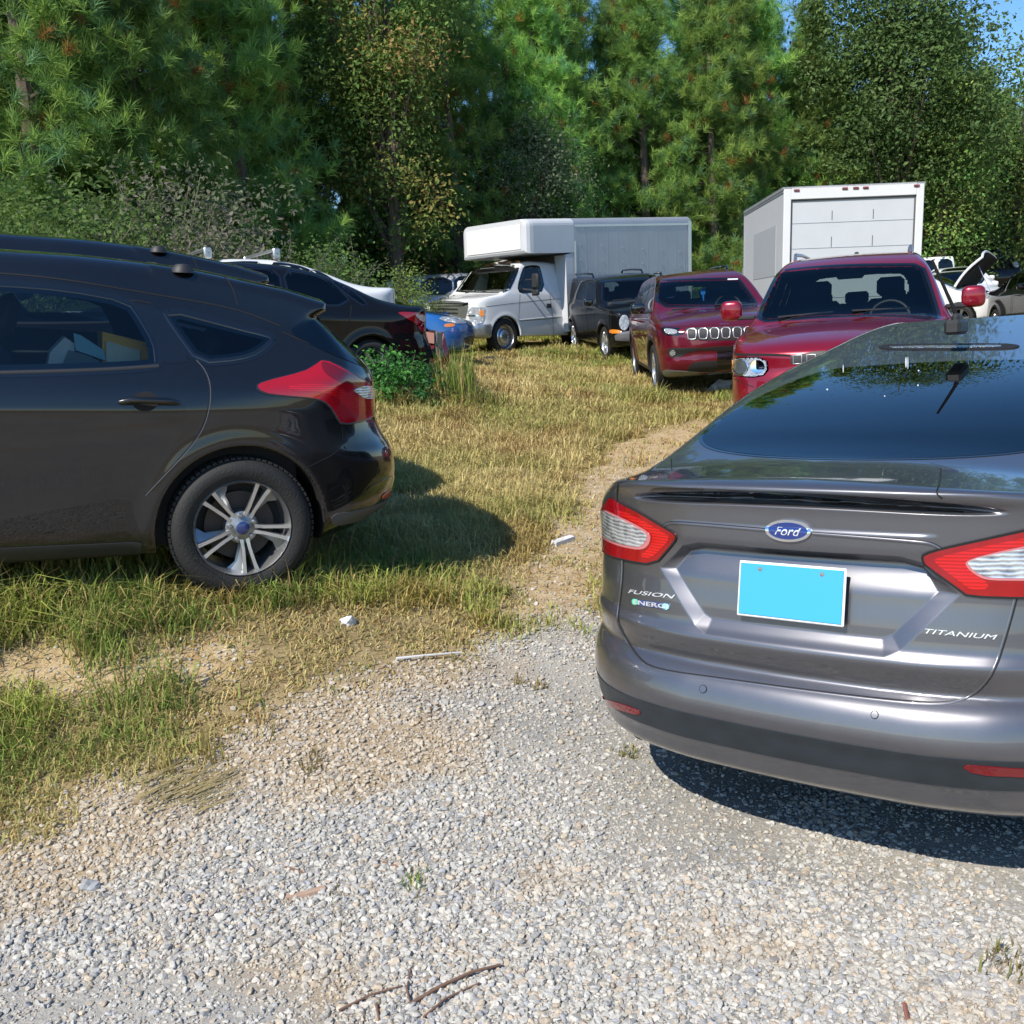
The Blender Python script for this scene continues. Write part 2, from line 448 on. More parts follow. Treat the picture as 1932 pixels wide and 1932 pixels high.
def resample(poly, step, closed=True):
    P = np.array(poly, float)
    if closed: P = np.vstack([P, P[:1]])
    out = []
    for a, b in zip(P[:-1], P[1:]):
        m = max(1, int(round(np.linalg.norm(b - a) / step)))
        for i in range(m): out.append(a + (b - a) * i / m)
    if not closed: out.append(P[-1])
    return np.array(out)
def chaikin(poly, it=2, closed=True):
    P = np.array(poly, float)
    for _ in range(it):
        if closed:
            Q = np.roll(P, -1, 0); P = np.stack([P * .75 + Q * .25, P * .25 + Q * .75], 1).reshape(-1, 2)
        else:
            a, b = P[:-1], P[1:]
            P = np.vstack([P[:1], np.stack([a * .75 + b * .25, a * .25 + b * .75], 1).reshape(-1, 2), P[-1:]])
    return P
def inpoly(P, poly):
    x, y = P[:, 0], P[:, 1]; ins = np.zeros(len(P), bool); n = len(poly)
    for i in range(n):
        x0, y0 = poly[i]; x1, y1 = poly[(i + 1) % n]
        if y0 == y1: continue
        c = ((y0 > y) != (y1 > y)) & (x < (x1 - x0) * (y - y0) / (y1 - y0) + x0)
        ins ^= c
    return ins
def edgedist(P, poly):
    d = np.full(len(P), 1e9); n = len(poly)
    for i in range(n):
        a = poly[i]; b = poly[(i + 1) % n]; ab = b - a
        t = np.clip(((P - a) @ ab) / max(ab @ ab, 1e-12), 0, 1)
        d = np.minimum(d, np.linalg.norm(P - a - t[:, None] * ab, axis=1))
    return d

def carmat(pos, yaw, pit=0, rol=0):
    cy, sy = math.cos(yaw), math.sin(yaw); cp, sp = math.cos(pit), math.sin(pit); cr, sr = math.cos(rol), math.sin(rol)
    A = np.array([[cy, sy, 0], [-sy, cy, 0], [0, 0, 1.]]) @ np.array([[1, 0, 0], [0, cp, -sp], [0, sp, cp]]) @ np.array([[cr, 0, sr], [0, 1, 0], [-sr, 0, cr]])
    Mx = Matrix.Identity(4)
    for i in range(3):
        for j in range(3): Mx[i][j] = A[i, j]
        Mx[i][3] = pos[i]
    return Mx

# ------------------------------------------------------------------ a body that parts are laid onto
class Body:
    """smooth implicit body in its own frame: x right, y forward from the rear end, z up"""
    def __init__(s, root, f, lo, hi, h, name, mats, matfn=None):
        s.root = root; s.f = f; s.h = h; s.name = name; s.mats = mats
        s.fp = lambda P: f(P[:, 0], P[:, 1], P[:, 2])
        s.V, s.Q = surfnets(f, lo, hi, h)
        s.N = unit(grad(s.fp, s.V, .004))
        s.bvh = BVHTree.FromPolygons(s.V.tolist(), s.Q.tolist())
        s.keep = np.ones(len(s.Q), bool); s.matfn = matfn
        s.Mi = np.array(root.matrix_world.inverted())
        s.C = s.V[s.Q].mean(1)
        s.cuts = []
    def refine(s, fn, it=2):
        """split the quads of a region in four and settle the new points on the surface"""
        for _ in range(it):
            m = fn(*s.V[s.Q].mean(1).T); Q = s.Q[m]; n0 = len(s.V)
            a = Q; b = np.roll(Q, -1, 1); key = np.minimum(a, b) * 10 ** 8 + np.maximum(a, b)
            uq, inv = np.unique(key.ravel(), return_inverse=True); eid = n0 + inv.reshape(Q.shape)
            P = np.vstack([(s.V[uq // 10 ** 8] + s.V[uq % 10 ** 8]) / 2, s.V[Q].mean(1)])
            cid = n0 + len(uq) + np.arange(len(Q))
            s.V = np.vstack([s.V, P]); idx = np.unique(np.r_[Q.ravel(), np.arange(n0, len(s.V))])
            for _k in range(4):
                X = s.V[idx]; G = grad(s.fp, X, .0015); st = (s.fp(X) / np.maximum((G * G).sum(1), .1))[:, None] * G
                ln = np.linalg.norm(st, axis=1); st *= np.minimum(1, .004 / np.maximum(ln, 1e-9))[:, None]; s.V[idx] = X - st * .9
            new = [np.stack([Q[:, k], eid[:, k], cid, eid[:, k - 1]], 1) for k in range(4)]
            s.Q = np.vstack([s.Q[~m]] + new)
        s.N = unit(grad(s.fp, s.V, .0035)); s.bvh = BVHTree.FromPolygons(s.V.tolist(), s.Q.tolist())
        s.keep = np.ones(len(s.Q), bool); s.C = s.V[s.Q].mean(1)
    def finish(s):
        C = s.C
        mi = s.matfn(C[:, 0], C[:, 1], C[:, 2]).astype(int) if s.matfn else np.zeros(len(C), int)
        Q = s.Q[s.keep]; mi = mi[s.keep]
        used = np.zeros(len(s.V), bool); used[Q.ravel()] = True
        mp = np.cumsum(used) - 1
        return mkmesh(s.name, s.V[used], mp[Q], s.mats, s.root, normals=s.N[used], midx=mi)
    # rays in body space for 2D coordinates of a view
    def rays(s, view, P):
        P = np.asarray(P, float)
        if view == 'cam':
            D = px_dir(P) @ s.Mi[:3, :3].T; O = np.tile(s.Mi[:3, :3] @ CAM_O + s.Mi[:3, 3], (len(P), 1))
        elif view == 'rear': O = np.c_[P[:, 0], np.full(len(P), -3.), P[:, 1]]; D = np.tile([0, 1., 0], (len(P), 1))
        elif view == 'front': O = np.c_[P[:, 0], np.full(len(P), 12.), P[:, 1]]; D = np.tile([0, -1., 0], (len(P), 1))
        elif view == 'left': O = np.c_[np.full(len(P), -4.), P]; D = np.tile([1., 0, 0], (len(P), 1))
        elif view == 'right': O = np.c_[np.full(len(P), 4.), P]; D = np.tile([-1., 0, 0], (len(P), 1))
        elif view == 'top': O = np.c_[P, np.full(len(P), 6.)]; D = np.tile([0, 0, -1.], (len(P), 1))
        return O, D / np.linalg.norm(D, axis=1, keepdims=True)
    def hit(s, view, P):
        O, D = s.rays(view, P)
        H = np.empty_like(O); miss = []
        for i in range(len(O)):
            r = s.bvh.ray_cast(Vector(O[i]), Vector(D[i]))
            if r[0] is None: miss.append(i)
            else: H[i] = r[0]
        if miss:
            o, d = O[miss], D[miss]
            cd = float(np.linalg.norm(o[0])); T = np.linspace(max(.3, cd - 6), cd + 6, 800); best = np.full(len(o), 1e9); bt = np.full(len(o), cd)
            for t in T:
                v = s.fp(o + d * t); b = v < best; best[b] = v[b]; bt[b] = t
            H[miss] = o + d * bt[:, None]
        for _ in range(4):
            G = grad(s.fp, H, .003); gg = (G * G).sum(1)
            st = (s.fp(H) / np.maximum(gg, .05))[:, None] * G
            ln = np.linalg.norm(st, axis=1); st *= np.minimum(1, .03 / np.maximum(ln, 1e-9))[:, None]
            H = H - st
        return H, unit(grad(s.fp, H, .004))
    def patch(s, name, view, poly, mat, off=.003, step=None, rnd=2, mirror=False, parent=None, cut=None, thick=.006, hole=None, both=False):
        """a part laid on the body inside an outline; cut: shrink in view units -> body faces below removed"""
        poly = np.array(poly, float)
        if step is None: step = 6.0 if view == 'cam' else .025
        if rnd: poly = chaikin(poly, rnd)
        ol = resample(poly, step)
        polys = [ol]
        if hole is not None: polys.append(resample(chaikin(hole, rnd) if rnd else np.array(hole, float), step))
        lo, hi = ol.min(0), ol.max(0)
        gx, gy = np.meshgrid(np.arange(lo[0], hi[0], step), np.arange(lo[1], hi[1], step))
        G = np.c_[gx.ravel(), gy.ravel()]; G = G[inpoly(G, ol)]
        if len(G): G = G[edgedist(G, ol) > step * .55]
        if hole is not None and len(G): G = G[~inpoly(G, polys[1])]; G = G[edgedist(G, polys[1]) > step * .55]
        verts = []; edges = []
        for pl in polys:
            b = len(verts); verts += [Vector(p) for p in pl.tolist()]; m = len(pl)
            edges += [(b + i, b + (i + 1) % m) for i in range(m)]
        nb = len(verts)
        verts += [Vector(p) for p in G.tolist()]
        vo, eo, fo, *_ = delaunay_2d_cdt(verts, edges, [], 0, 1e-7)
        P = np.array([tuple(v) for v in vo])
        T = [tuple(t) for t in fo]
        cen = np.array([P[list(t)].mean(0) for t in T])
        k = inpoly(cen, ol)
        if hole is not None: k &= ~inpoly(cen, polys[1])
        T = [t for t, q in zip(T, k) if q]
        H, N = s.hit(view, P)
        # orient faces outward
        tt = np.array([t[:3] for t in T]); fn = np.cross(H[tt[:, 1]] - H[tt[:, 0]], H[tt[:, 2]] - H[tt[:, 0]]).sum(0)
        # compare triangle by triangle
        F = []
        fnn = np.cross(H[tt[:, 1]] - H[tt[:, 0]], H[tt[:, 2]] - H[tt[:, 0]]); av = N[tt].mean(1)
        flip = (fnn * av).sum(1).sum() < 0
        for t in T: F.append(t[::-1] if flip else t)
        from collections import Counter
        ec = Counter()
        for t in F:
            for i in range(len(t)): ec[(t[i], t[(i + 1) % len(t)])] += 1
        bd = [e for e in ec if (e[1], e[0]) not in ec]
        V = (H + N * off).tolist(); NN = N.tolist()
        n0 = len(V); mp = {}
        for e in bd:
            for q in e:
                if q not in mp:
                    mp[q] = len(V); V.append((H[q] + N[q] * off).tolist()); NN.append([0, 0, 0]); V.append((H[q] - N[q] * thick).tolist()); NN.append([0, 0, 0])
        for a, b in bd:
            F.append((mp[b], mp[a], mp[a] + 1, mp[b] + 1))
            d = np.cross(np.array(V[b]) - np.array(V[a]), N[a])
            for q in (mp[a], mp[b], mp[a] + 1, mp[b] + 1): NN[q] = (np.array(NN[q]) + d).tolist()
        V = np.array(V); NN = unit(np.array(NN, float))
        objs = []
        sides = [1, -1] if (mirror and both is False) else [1]
        for sg in sides:
            if sg == 1: objs.append(mkmesh(name, V, F, mat, parent or s.root, normals=NN))
            else:
                objs.append(mkmesh(name, V * [-1, 1, 1], [f[::-1] for f in F], mat, parent or s.root, normals=NN * [-1, 1, 1]))
        if cut is not None:
            s.cutout(view, ol, cut, mirror)
        return objs if mirror else objs[0]
    def cutout(s, view, ol, shrink, mirror=False):
        if view == 'cam':
            W = np.array(s.root.matrix_world)
            def proj(C):
                Pw = C @ W[:3, :3].T + W[:3, 3] - CAM_O
                d = Pw @ _fw; return np.c_[966 + CAM_F * (Pw @ cam_right) / d, 966 - CAM_F * (Pw @ cam_up) / d]
            vd = None
        else:
            ix = {'rear': (0, 2), 'front': (0, 2), 'left': (1, 2), 'right': (1, 2), 'top': (0, 1)}[view]
            proj = lambda C: C[:, ix]
        fc = s.N[s.Q].mean(1)
        for sg in ([1, -1] if mirror else [1]):
            C = s.C * [sg, 1, 1]; n = fc * [sg, 1, 1]
            if view == 'cam':
                vec = C - (s.Mi[:3, :3] @ CAM_O + s.Mi[:3, 3]); face = (vec * n).sum(1) < 0
            else:
                dv = {'rear': (0, -1, 0), 'front': (0, 1, 0), 'left': (-1, 0, 0), 'right': (1, 0, 0), 'top': (0, 0, 1)}[view]
                face = n @ np.array(dv, float) > .02
            ids = np.where(face)[0]
            P = proj(C[ids]); k = inpoly(P, ol)
            ids = ids[k]; P = P[k]
            k = edgedist(P, ol) > shrink
            s.keep[ids[k]] = False
    def ribbon(s, name, view, lines, mat, w=.005, off=.0015, step=None, rnd=2, mirror=False, parent=None, bead=0.0, closed=False):
        """thin strips along surface lines (seams, trims)"""
        if step is None: step = 8.0 if view == 'cam' else .03
        if not isinstance(lines[0][0], (list, tuple, np.ndarray)): lines = [lines]
        if len(lines) > 1:
            return [s.ribbon(name, view, ln, mat, w, off, step, rnd, mirror, parent, bead, closed) for ln in lines]
        V = []; F = []; NN = []
        for ln in lines:
            P = np.array(ln, float)
            if rnd and len(P) > 2: P = chaikin(P, rnd, closed)
            P = resample(P, step, closed)
            H, N = s.hit(view, P)
            T = np.roll(H, -1, 0) - np.roll(H, 1, 0)
            if not closed: T[0] = H[1] - H[0]; T[-1] = H[-1] - H[-2]
            T = unit(T); S = unit(np.cross(N, T))
            b = len(V); m = len(H)
            prof = [(-.5, 0), (.5, 0)] if bead == 0 else [(-.5, -bead), (-.4, bead * .8), (0, bead), (.4, bead * .8), (.5, -bead)]
            kk = len(prof)
            for i in range(m):
                for p, q in prof:
                    V.append(H[i] + S[i] * w * p + N[i] * (off + q)); NN.append(N[i] if bead == 0 else unit((N[i] + S[i] * p * 1.2)[None])[0])
            for i in range(m if closed else m - 1):
                i2 = (i + 1) % m
                for j in range(kk - 1):
                    F.append((b + i * kk + j, b + i * kk + j + 1, b + i2 * kk + j + 1, b + i2 * kk + j)[::-1])
        V = np.array(V); NN = np.array(NN)
        t = np.array(F[0]); fn = np.cross(V[t[1]] - V[t[0]], V[t[2]] - V[t[0]])
        if fn @ NN[t[0]] < 0: F = [f[::-1] for f in F]
        if mirror: mkmesh(name, V * [-1, 1, 1], [f[::-1] for f in F], mat, parent or s.root, normals=NN * [-1, 1, 1])
        return mkmesh(name, V, F, mat, parent or s.root, normals=NN)
    def text(s, name, view, string, p0, p1, mat, height, off=.004, parent=None, shear=0.0, depth=.0015, wmul=1.0):
        """raised lettering along the line p0-p1 on the surface"""
        cu = bpy.data.curves.new(name, 'FONT'); cu.body = string; cu.size = 1.0; cu.extrude = 0; cu.align_x = 'CENTER'; cu.align_y = 'CENTER'; cu.resolution_u = 4; cu.shear = shear
        to = bpy.data.objects.new(name, cu); COL.objects.link(to)
        dg = bpy.context.evaluated_depsgraph_get(); me = to.evaluated_get(dg).to_mesh()
        TV = np.array([tuple(v.co) for v in me.vertices]); TF = [tuple(p.vertices) for p in me.polygons]
        to.evaluated_get(dg).to_mesh_clear(); bpy.data.objects.remove(to); bpy.data.curves.remove(cu)
        wx = np.ptp(TV[:, 0]); hy = np.ptp(TV[:, 1])
        H, N = s.hit(view, np.array([p0, p1], float))
        H2, N2 = s.hit(view, np.array([(np.array(p0) + np.array(p1)) / 2], float))
        X = H[1] - H[0]; W = np.linalg.norm(X); X /= W; Nn = N2[0]; X = X - Nn * (X @ Nn); X /= np.linalg.norm(X); Y = np.cross(Nn, X)
        sx = W / wx; sy = height / hy
        c = TV.mean(0) * 0
        c[0] = (TV[:, 0].max() + TV[:, 0].min()) / 2; c[1] = (TV[:, 1].max() + TV[:, 1].min()) / 2
        q = (TV - c)
        base = H2[0] + q[:, :1] * sx * X + q[:, 1:2] * sy * Y
        # follow the surface curvature
        for _ in range(4):
            G = grad(s.fp, base, .004); st = (s.fp(base) / np.maximum((G * G).sum(1), .05))[:, None] * G
            base = base - st
        Nv = unit(grad(s.fp, base, .004))
        top = base + Nv * (off + depth)
        n = len(TV); bot = base - Nv * .001
        V = np.vstack([top, bot]); F = list(TF)
        from collections import Counter
        ec = Counter()
        for t in TF:
            for i in range(len(t)): ec[(t[i], t[(i + 1) % len(t)])] += 1
        for a, b in [e for e in ec if (e[1], e[0]) not in ec]: F.append((b, a, a + n, b + n))
        return mkmesh(name, V, F, mat, parent or s.root, smooth=False)

def zc(x0, y0, w, pts, W=1932.0):
    """zoomed-view coordinates -> photo coordinates used by the camera model"""
    k = w / W
    return [((x0 + p[0] * k) * .75, (y0 + p[1] * k) * .75) for p in pts]

# ------------------------------------------------------------------ wheels
def wheel(root, x, y, z, r, width, style, side, rimr=None, name='wheel', spin=0.0, dark=False):
    """one wheel as wheel > tyre, rim; side: -1 outer face to -x, +1 to +x"""
    rimr = rimr or r * .68
    o = bpy.data.objects.new(name, None); COL.objects.link(o); o.parent = root; o.empty_display_size = .1
    o.location = (x, y, z)
    w = width / 2; S = side
    t = MB()
    prof = [(rimr, S * w * .80), (rimr + .008, S * w * .95), (rimr + (r - rimr) * .35, S * w * 1.06), (rimr + (r - rimr) * .7, S * w * 1.03), (r - .014, S * w * .90), (r - .003, S * w * .74), (r, S * w * .4), (r, -S * w * .4), (r - .004, -S * w * .75), (r - .02, -S * w * .95), (rimr, -S * w * .85)]
    t.lathe(prof, n=72)
    # tread blocks on the shoulder
    for k in range(72):
        an = 2 * math.pi * (k + .5) / 72; c, d = math.cos(an), math.sin(an)
        rotm = np.array([[1, 0, 0], [0, c, -d], [0, d, c]])
        for h, ww in ((.66, .30), (.2, .34), (-.25, .34), (-.68, .3)):
            t.box((S * w * h, (r + .001) * c, (r + .001) * d), (w * ww, .010, r * .062), rot=rotm @ np.array([[1, 0, 0], [0, 1, 0], [0, 0, 1]]))
    t.build('tyre', M_['rubber'], o, smooth=True)
    m = MB()
    m.lathe([(rimr + .004, S * w * .86), (rimr - .003, S * w * .93), (rimr - .008, S * w * .84), (rimr - .016, S * w * .60), (rimr - .022, S * w * .2), (rimr - .03, -S * w * .8)], n=64)
    if style == 'twin5':
        for k in range(5):
            a0 = spin + k * 2 * math.pi / 5
            for sgn in (-1, 1):
                pts = []
                for q, (rr, hw, dx, aoff) in enumerate(((.050, .010, .66, .17), (rimr * .45, .0085, .74, .145), (rimr * .80, .009, .80, .135), (rimr - .008, .011, .84, .14))):
                    pts.append((rr, hw, dx, aoff * sgn * (1.0 if q else 1.6)))
                V = []; Fq = []
                for rr, hw, dx, ao in pts:
                    an = a0 + ao; c, d = math.cos(an), math.sin(an)
                    for (e, dep) in ((-hw, dx - .16), (-hw * .85, dx), (hw * .85, dx), (hw, dx - .16)):
                        V.append((S * w * dep, rr * c - e * d, rr * d + e * c))
                for i in range(len(pts) - 1):
                    for j in range(3): Fq.append((i * 4 + j, i * 4 + j + 1, (i + 1) * 4 + j + 1, (i + 1) * 4 + j))
                m.add(V, Fq)
    rim = m.build('rim', M_['alloy'], o, smooth=True)
    m2 = MB()
    if style == 'twin5':
        for k in range(5):   # grey web filling beside each twin spoke
            a0 = spin + k * 2 * math.pi / 5
            V = []; Fq = []
            for rr, ao in ((.05, .55), (rimr * .4, .34), (rimr * .75, .36), (rimr - .012, .52)):
                for e in (.10, .16, .16 + (ao - .16) * .33, .16 + (ao - .16) * .66, ao):
                    an = a0 + e * (-S); dep = .40 if e < .12 else .66 - .22 * (e - .16) / max(.05, ao - .16)
                    V.append((S * w * dep, rr * math.cos(an), rr * math.sin(an)))
            for i in range(3):
                for j in range(4): Fq.append((i * 5 + j, i * 5 + j + 1, (i + 1) * 5 + j + 1, (i + 1) * 5 + j))
            m2.add(V, Fq)
    elif style == 'steel':
        m2.lathe([(rimr - .03, S * w * .35), (rimr * .72, S * w * .62), (rimr * .55, S * w * .62), (rimr * .42, S * w * .85), (.03, S * w * .85)], n=40)
        for k in range(8):
            a = k * math.pi / 4; m2.lathe([(.012, S * w * .95), (.013, S * w * .8)], origin=(0, rimr * .34 * math.cos(a), rimr * .34 * math.sin(a)), n=8)
    else:
        ns = {'five': 5, 'seven': 7, 'ten': 10}[style]
        for k in range(ns):
            a0 = spin + k * 2 * math.pi / ns; V = []; Fq = []
            hw0 = {5: .036, 7: .024, 10: .016}[ns]
            for rr, hw, dx in ((.05, hw0, .72), (rimr * .5, hw0 * .8, .78), (rimr - .01, hw0 * 1.15, .86)):
                c, d = math.cos(a0), math.sin(a0)
                for e, dep in ((-hw, dx - .22), (-hw * .8, dx), (hw * .8, dx), (hw, dx - .22)):
                    V.append((S * w * dep, rr * c - e * d, rr * d + e * c))
            for i in range(2):
                for j in range(3): Fq.append((i * 4 + j, i * 4 + j + 1, (i + 1) * 4 + j + 1, (i + 1) * 4 + j))
            m2.add(V, Fq)
    m2.build('spokes', M_['alloy_dark'] if style == 'twin5' else M_['alloy'], o, smooth=True)
    hb = MB(); hb.lathe([(.028, S * w * .78), (.048, S * w * .70), (.074, S * w * .60), (.078, S * w * .2)], n=28)
    for k in range(5):
        a = spin + math.pi / 5 + k * 2 * math.pi / 5
        hb.lathe([(0.001, S * w * .84), (.008, S * w * .83), (.011, S * w * .76), (.011, S * w * .5)], origin=(0, .057 * math.cos(a), .057 * math.sin(a)), n=10)
    hb.build('hub', M_['alloy_dark'], o, smooth=True)
    cp = MB(); cp.lathe([(0.001, S * w * .82), (.022, S * w * .815), (.030, S * w * .78), (.030, S * w * .6)], n=20)
    cp.build('centre_cap', M_['capblue'] if style == 'twin5' else M_['alloy_dark'], o, smooth=True)
    bd = MB(); bd.lathe([(.07, S * w * .05), (rimr * .72, S * w * .05), (rimr * .72, -S * w * .1), (.07, -S * w * .1)], n=40)
    bd.lathe([(0.002, -S * w * .5), (rimr - .06, -S * w * .5)], n=24)
    bd.build('brake_disc', M_['void'] if dark else M_['iron'], o)
    return o
# ================================================================== terrain
def tps(pts):
    P = np.array(pts, float); X = P[:, :2]; z = P[:, 2]; n = len(P)
    def U(r2): return np.where(r2 > 1e-12, .5 * r2 * np.log(np.maximum(r2, 1e-12)), 0)
    d2 = ((X[:, None] - X[None]) ** 2).sum(-1)
    A = np.zeros((n + 3, n + 3)); A[:n, :n] = U(d2) + np.eye(n) * .03
    A[:n, n] = 1; A[:n, n + 1:] = X; A[n, :n] = 1; A[n + 1:, :n] = X.T
    w = np.linalg.solve(A, np.r_[z, 0, 0, 0])
    def f(x, y):
        x = np.asarray(x, float); y = np.asarray(y, float); r = w[n] + w[n + 1] * x + w[n + 2] * y
        for i in range(n): r = r + w[i] * U((x - X[i, 0]) ** 2 + (y - X[i, 1]) ** 2)
        return r
    return f
POSES = dict(focus=((-.902, 5.647, .518), (-115.54, 4.94, -4.42)), gc=((4.474, 12.754, .613), (201.28, -2.09, -.69)),
    compass=((3.095, 17.629, .989), (181.59, -2.75, 1.81)), patriot=((2.376, 24.675, 1.507), (170.16, -4.58, 1.92)),
    e350=((2.837, 26.738, 1.373), (224.8, 1.09, -1.46)), box=((6.32, 18.65, .60), (4.77, 1.9, 2.0)),
    bsed=((-1.16, 13.04, 1.079), (-122.5, 4.26, -2.68)), wcar=((-1.65, 15.1, 1.445), (-122, 1, -1)), blue=((-5.0, 18.8, 1.33), (95, 0, 0)), wagon=((-3.3, 28.2, 1.95), (88, 0, 0)),
    hoodw=((8.5, 26.9, 1.26), (130, 0, 0)), hoodb=((12.0, 23.6, 1.1), (187, 0, 0)), smallw=((12.7, 30.2, 1.40), (190, 0, 0)), wsed=((15.5, 36.2, 1.80), (190, 0, 0)), jeepw=((17.0, 38.5, 2.08), (-80, 0, 0)), jeepb=((20.7, 44.4, 2.3), (196, 0, 0)))
def pose(k, s=1): return carmat(POSES[k][0], *[R(a) for a in POSES[k][1]])
_ctl = [(-3, 0, 0), (0, 0, 0), (3, 0, 0), (-2.2, 2.0, .04), (-1, 2.2, .02), (0, 2, 0), (1.4, 2.2, 0), (3, 2.5, 0), (0, 3.2, .01), (.5, 4.0, .02), (1.4, 4.6, .02), (2.5, 4.8, .02), (3.9, 5.6, .05), (5, 4, .05), (3.0, 6.5, .12),
        (-1.1, 3.2, .12), (-2.2, 3.2, .22), (-4, 3, .24), (0, 4.2, .16), (.4, 5.4, .30), (.6, 7.5, .42), (-.4, 9.5, .58),
        (-6, 1.0, .1), (7, 1, 0), (9, 6, .2), (-9, 6, .6), (-10, 14, 1.4), (9, 14, .75), (-10, 24, 2.0), (0, 33, 1.9), (-12, 34, 2.2), (26, 38, 2.0), (-25, 34, 2.2), (0, 45, 2.3), (1.5, 20, 1.1), (26, 20, 1.0), (20, 46, 2.35)]
for k, pts in dict(focus=[(-.8, .8), (.8, .8), (-.8, 3.4), (.8, 3.4)], gc=[(-.8, .9), (.8, .9), (-.8, 3.8), (.8, 3.8)], compass=[(-.75, .9), (.75, .9), (-.75, 3.5), (.75, 3.5)],
                   patriot=[(-.7, .9), (.7, .9), (-.7, 3.5), (.7, 3.5)], e350=[(-.9, 4.8), (.9, 4.8), (0, 1)],
                   **{q: [(-.77, 1.0), (.77, 1.0), (-.77, 3.6), (.77, 3.6)] for q in ('bsed', 'wcar', 'blue', 'wagon', 'hoodw', 'hoodb', 'smallw', 'wsed', 'jeepw', 'jeepb')}).items():
    Mx = np.array(pose(k))
    for p in pts:
        q = Mx[:3, :3] @ np.array([p[0], p[1], -.01]) + Mx[:3, 3]; _ctl.append(tuple(q))
_ter = tps(_ctl)
def vnoise(x, y, s, seed=0):
    x = np.asarray(x, float) / s; y = np.asarray(y, float) / s
    xi = np.floor(x).astype(int); yi = np.floor(y).astype(int); fx = x - xi; fy = y - yi
    fx = fx * fx * (3 - 2 * fx); fy = fy * fy * (3 - 2 * fy)
    def h(a, b):
        v = (a * 374761393 + b * 668265263 + seed * 1442695041) & 0xffffffff
        v = ((v ^ (v >> 13)) * 1274126177) & 0xffffffff
        return ((v ^ (v >> 16)) & 0xffff) / 65535.0
    return (h(xi, yi) * (1 - fx) + h(xi + 1, yi) * fx) * (1 - fy) + (h(xi, yi + 1) * (1 - fx) + h(xi + 1, yi + 1) * fx) * fy
def fbm(x, y, s, seed=0, oct=4):
    r = 0; a = .5
    for i in range(oct): r = r + a * vnoise(x, y, s / 2 ** i, seed + i); a *= .5
    return r / (1 - .5 ** oct)
def height(x, y):
    x = np.asarray(x, float); y = np.asarray(y, float)
    xc = np.clip(x, -26, 26); yc = np.clip(y, -2, 46)
    z = _ter(xc, yc)
    far = np.clip((np.hypot(x - xc, y - yc)) / 40, 0, 1)
    z = z * (1 - far * (y < 0)) 
    return z + (fbm(x, y, .9, 3, 3) - .5) * .035 * sstep(2.2, 5, y)
def ground_at(uv):
    """where a line of sight meets the ground"""
    D = px_dir(np.asarray(uv, float)); D = D / np.linalg.norm(D, axis=-1, keepdims=True)
    t = np.full(len(D), 1.0); lo = np.zeros(len(D)); 
    for k in range(900):
        P = CAM_O + D * t[:, None]; above = P[:, 2] > height(P[:, 0], P[:, 1])
        t = np.where(above, t + .02 + t * .008, t)
        if not above.any(): break
    lo = t - (.04 + t * .01); hi = t.copy()
    for k in range(20):
        m = (lo + hi) / 2; P = CAM_O + D * m[:, None]; ab = P[:, 2] > height(P[:, 0], P[:, 1])
        lo = np.where(ab, m, lo); hi = np.where(ab, hi, m)
    return CAM_O + D * hi[:, None]

# outlines on the ground, walked off from the photograph
g_edge = ground_at([(0, 1560), (150, 1500), (330, 1400), (480, 1325), (700, 1285), (850, 1235), (1000, 1200), (1120, 1165)])[:, :2]
GRAVEL = np.vstack([[(-14, -6), (-9, .4)], g_edge, [(1.0, 4.4), (2.2, 6.2), (4.2, 7.2), (8, 7.5), (14, 5), (14, -6)]])
TRACK = ground_at([(960, 1150), (1010, 1050), (1070, 970), (1120, 890), (1165, 840), (1250, 815), (1330, 790), (1345, 830), (1280, 900), (1200, 1000), (1130, 1100), (1120, 1180)])[:, :2]
BARE = ground_at([(-60, 1245), (100, 1222), (260, 1212), (420, 1205), (500, 1235), (440, 1290), (330, 1320), (150, 1345), (-60, 1360)])[:, :2]
def sd_poly(x, y, poly):
    P = np.c_[np.ravel(x), np.ravel(y)]; d = edgedist(P, poly); ins = inpoly(P, poly)
    return np.where(ins, -d, d).reshape(np.shape(x))
def masks(x, y):
    wob = (fbm(x, y, .5, 11, 3) - .5) * .5
    g = sstep(.12, -.12, sd_poly(x, y, GRAVEL) + wob)
    t = np.maximum(sstep(.15, -.15, sd_poly(x, y, TRACK) - .06 + wob * .6), sstep(.1, -.12, sd_poly(x, y, BARE) + wob * .35))
    gd = sd_poly(x, y, GRAVEL)
    rim = sstep(.70, .15, np.abs(gd + .30) + wob * .9) * (x < 1.2)       # sandy shoulder of the gravel
    return g, np.maximum(t, rim * .40)

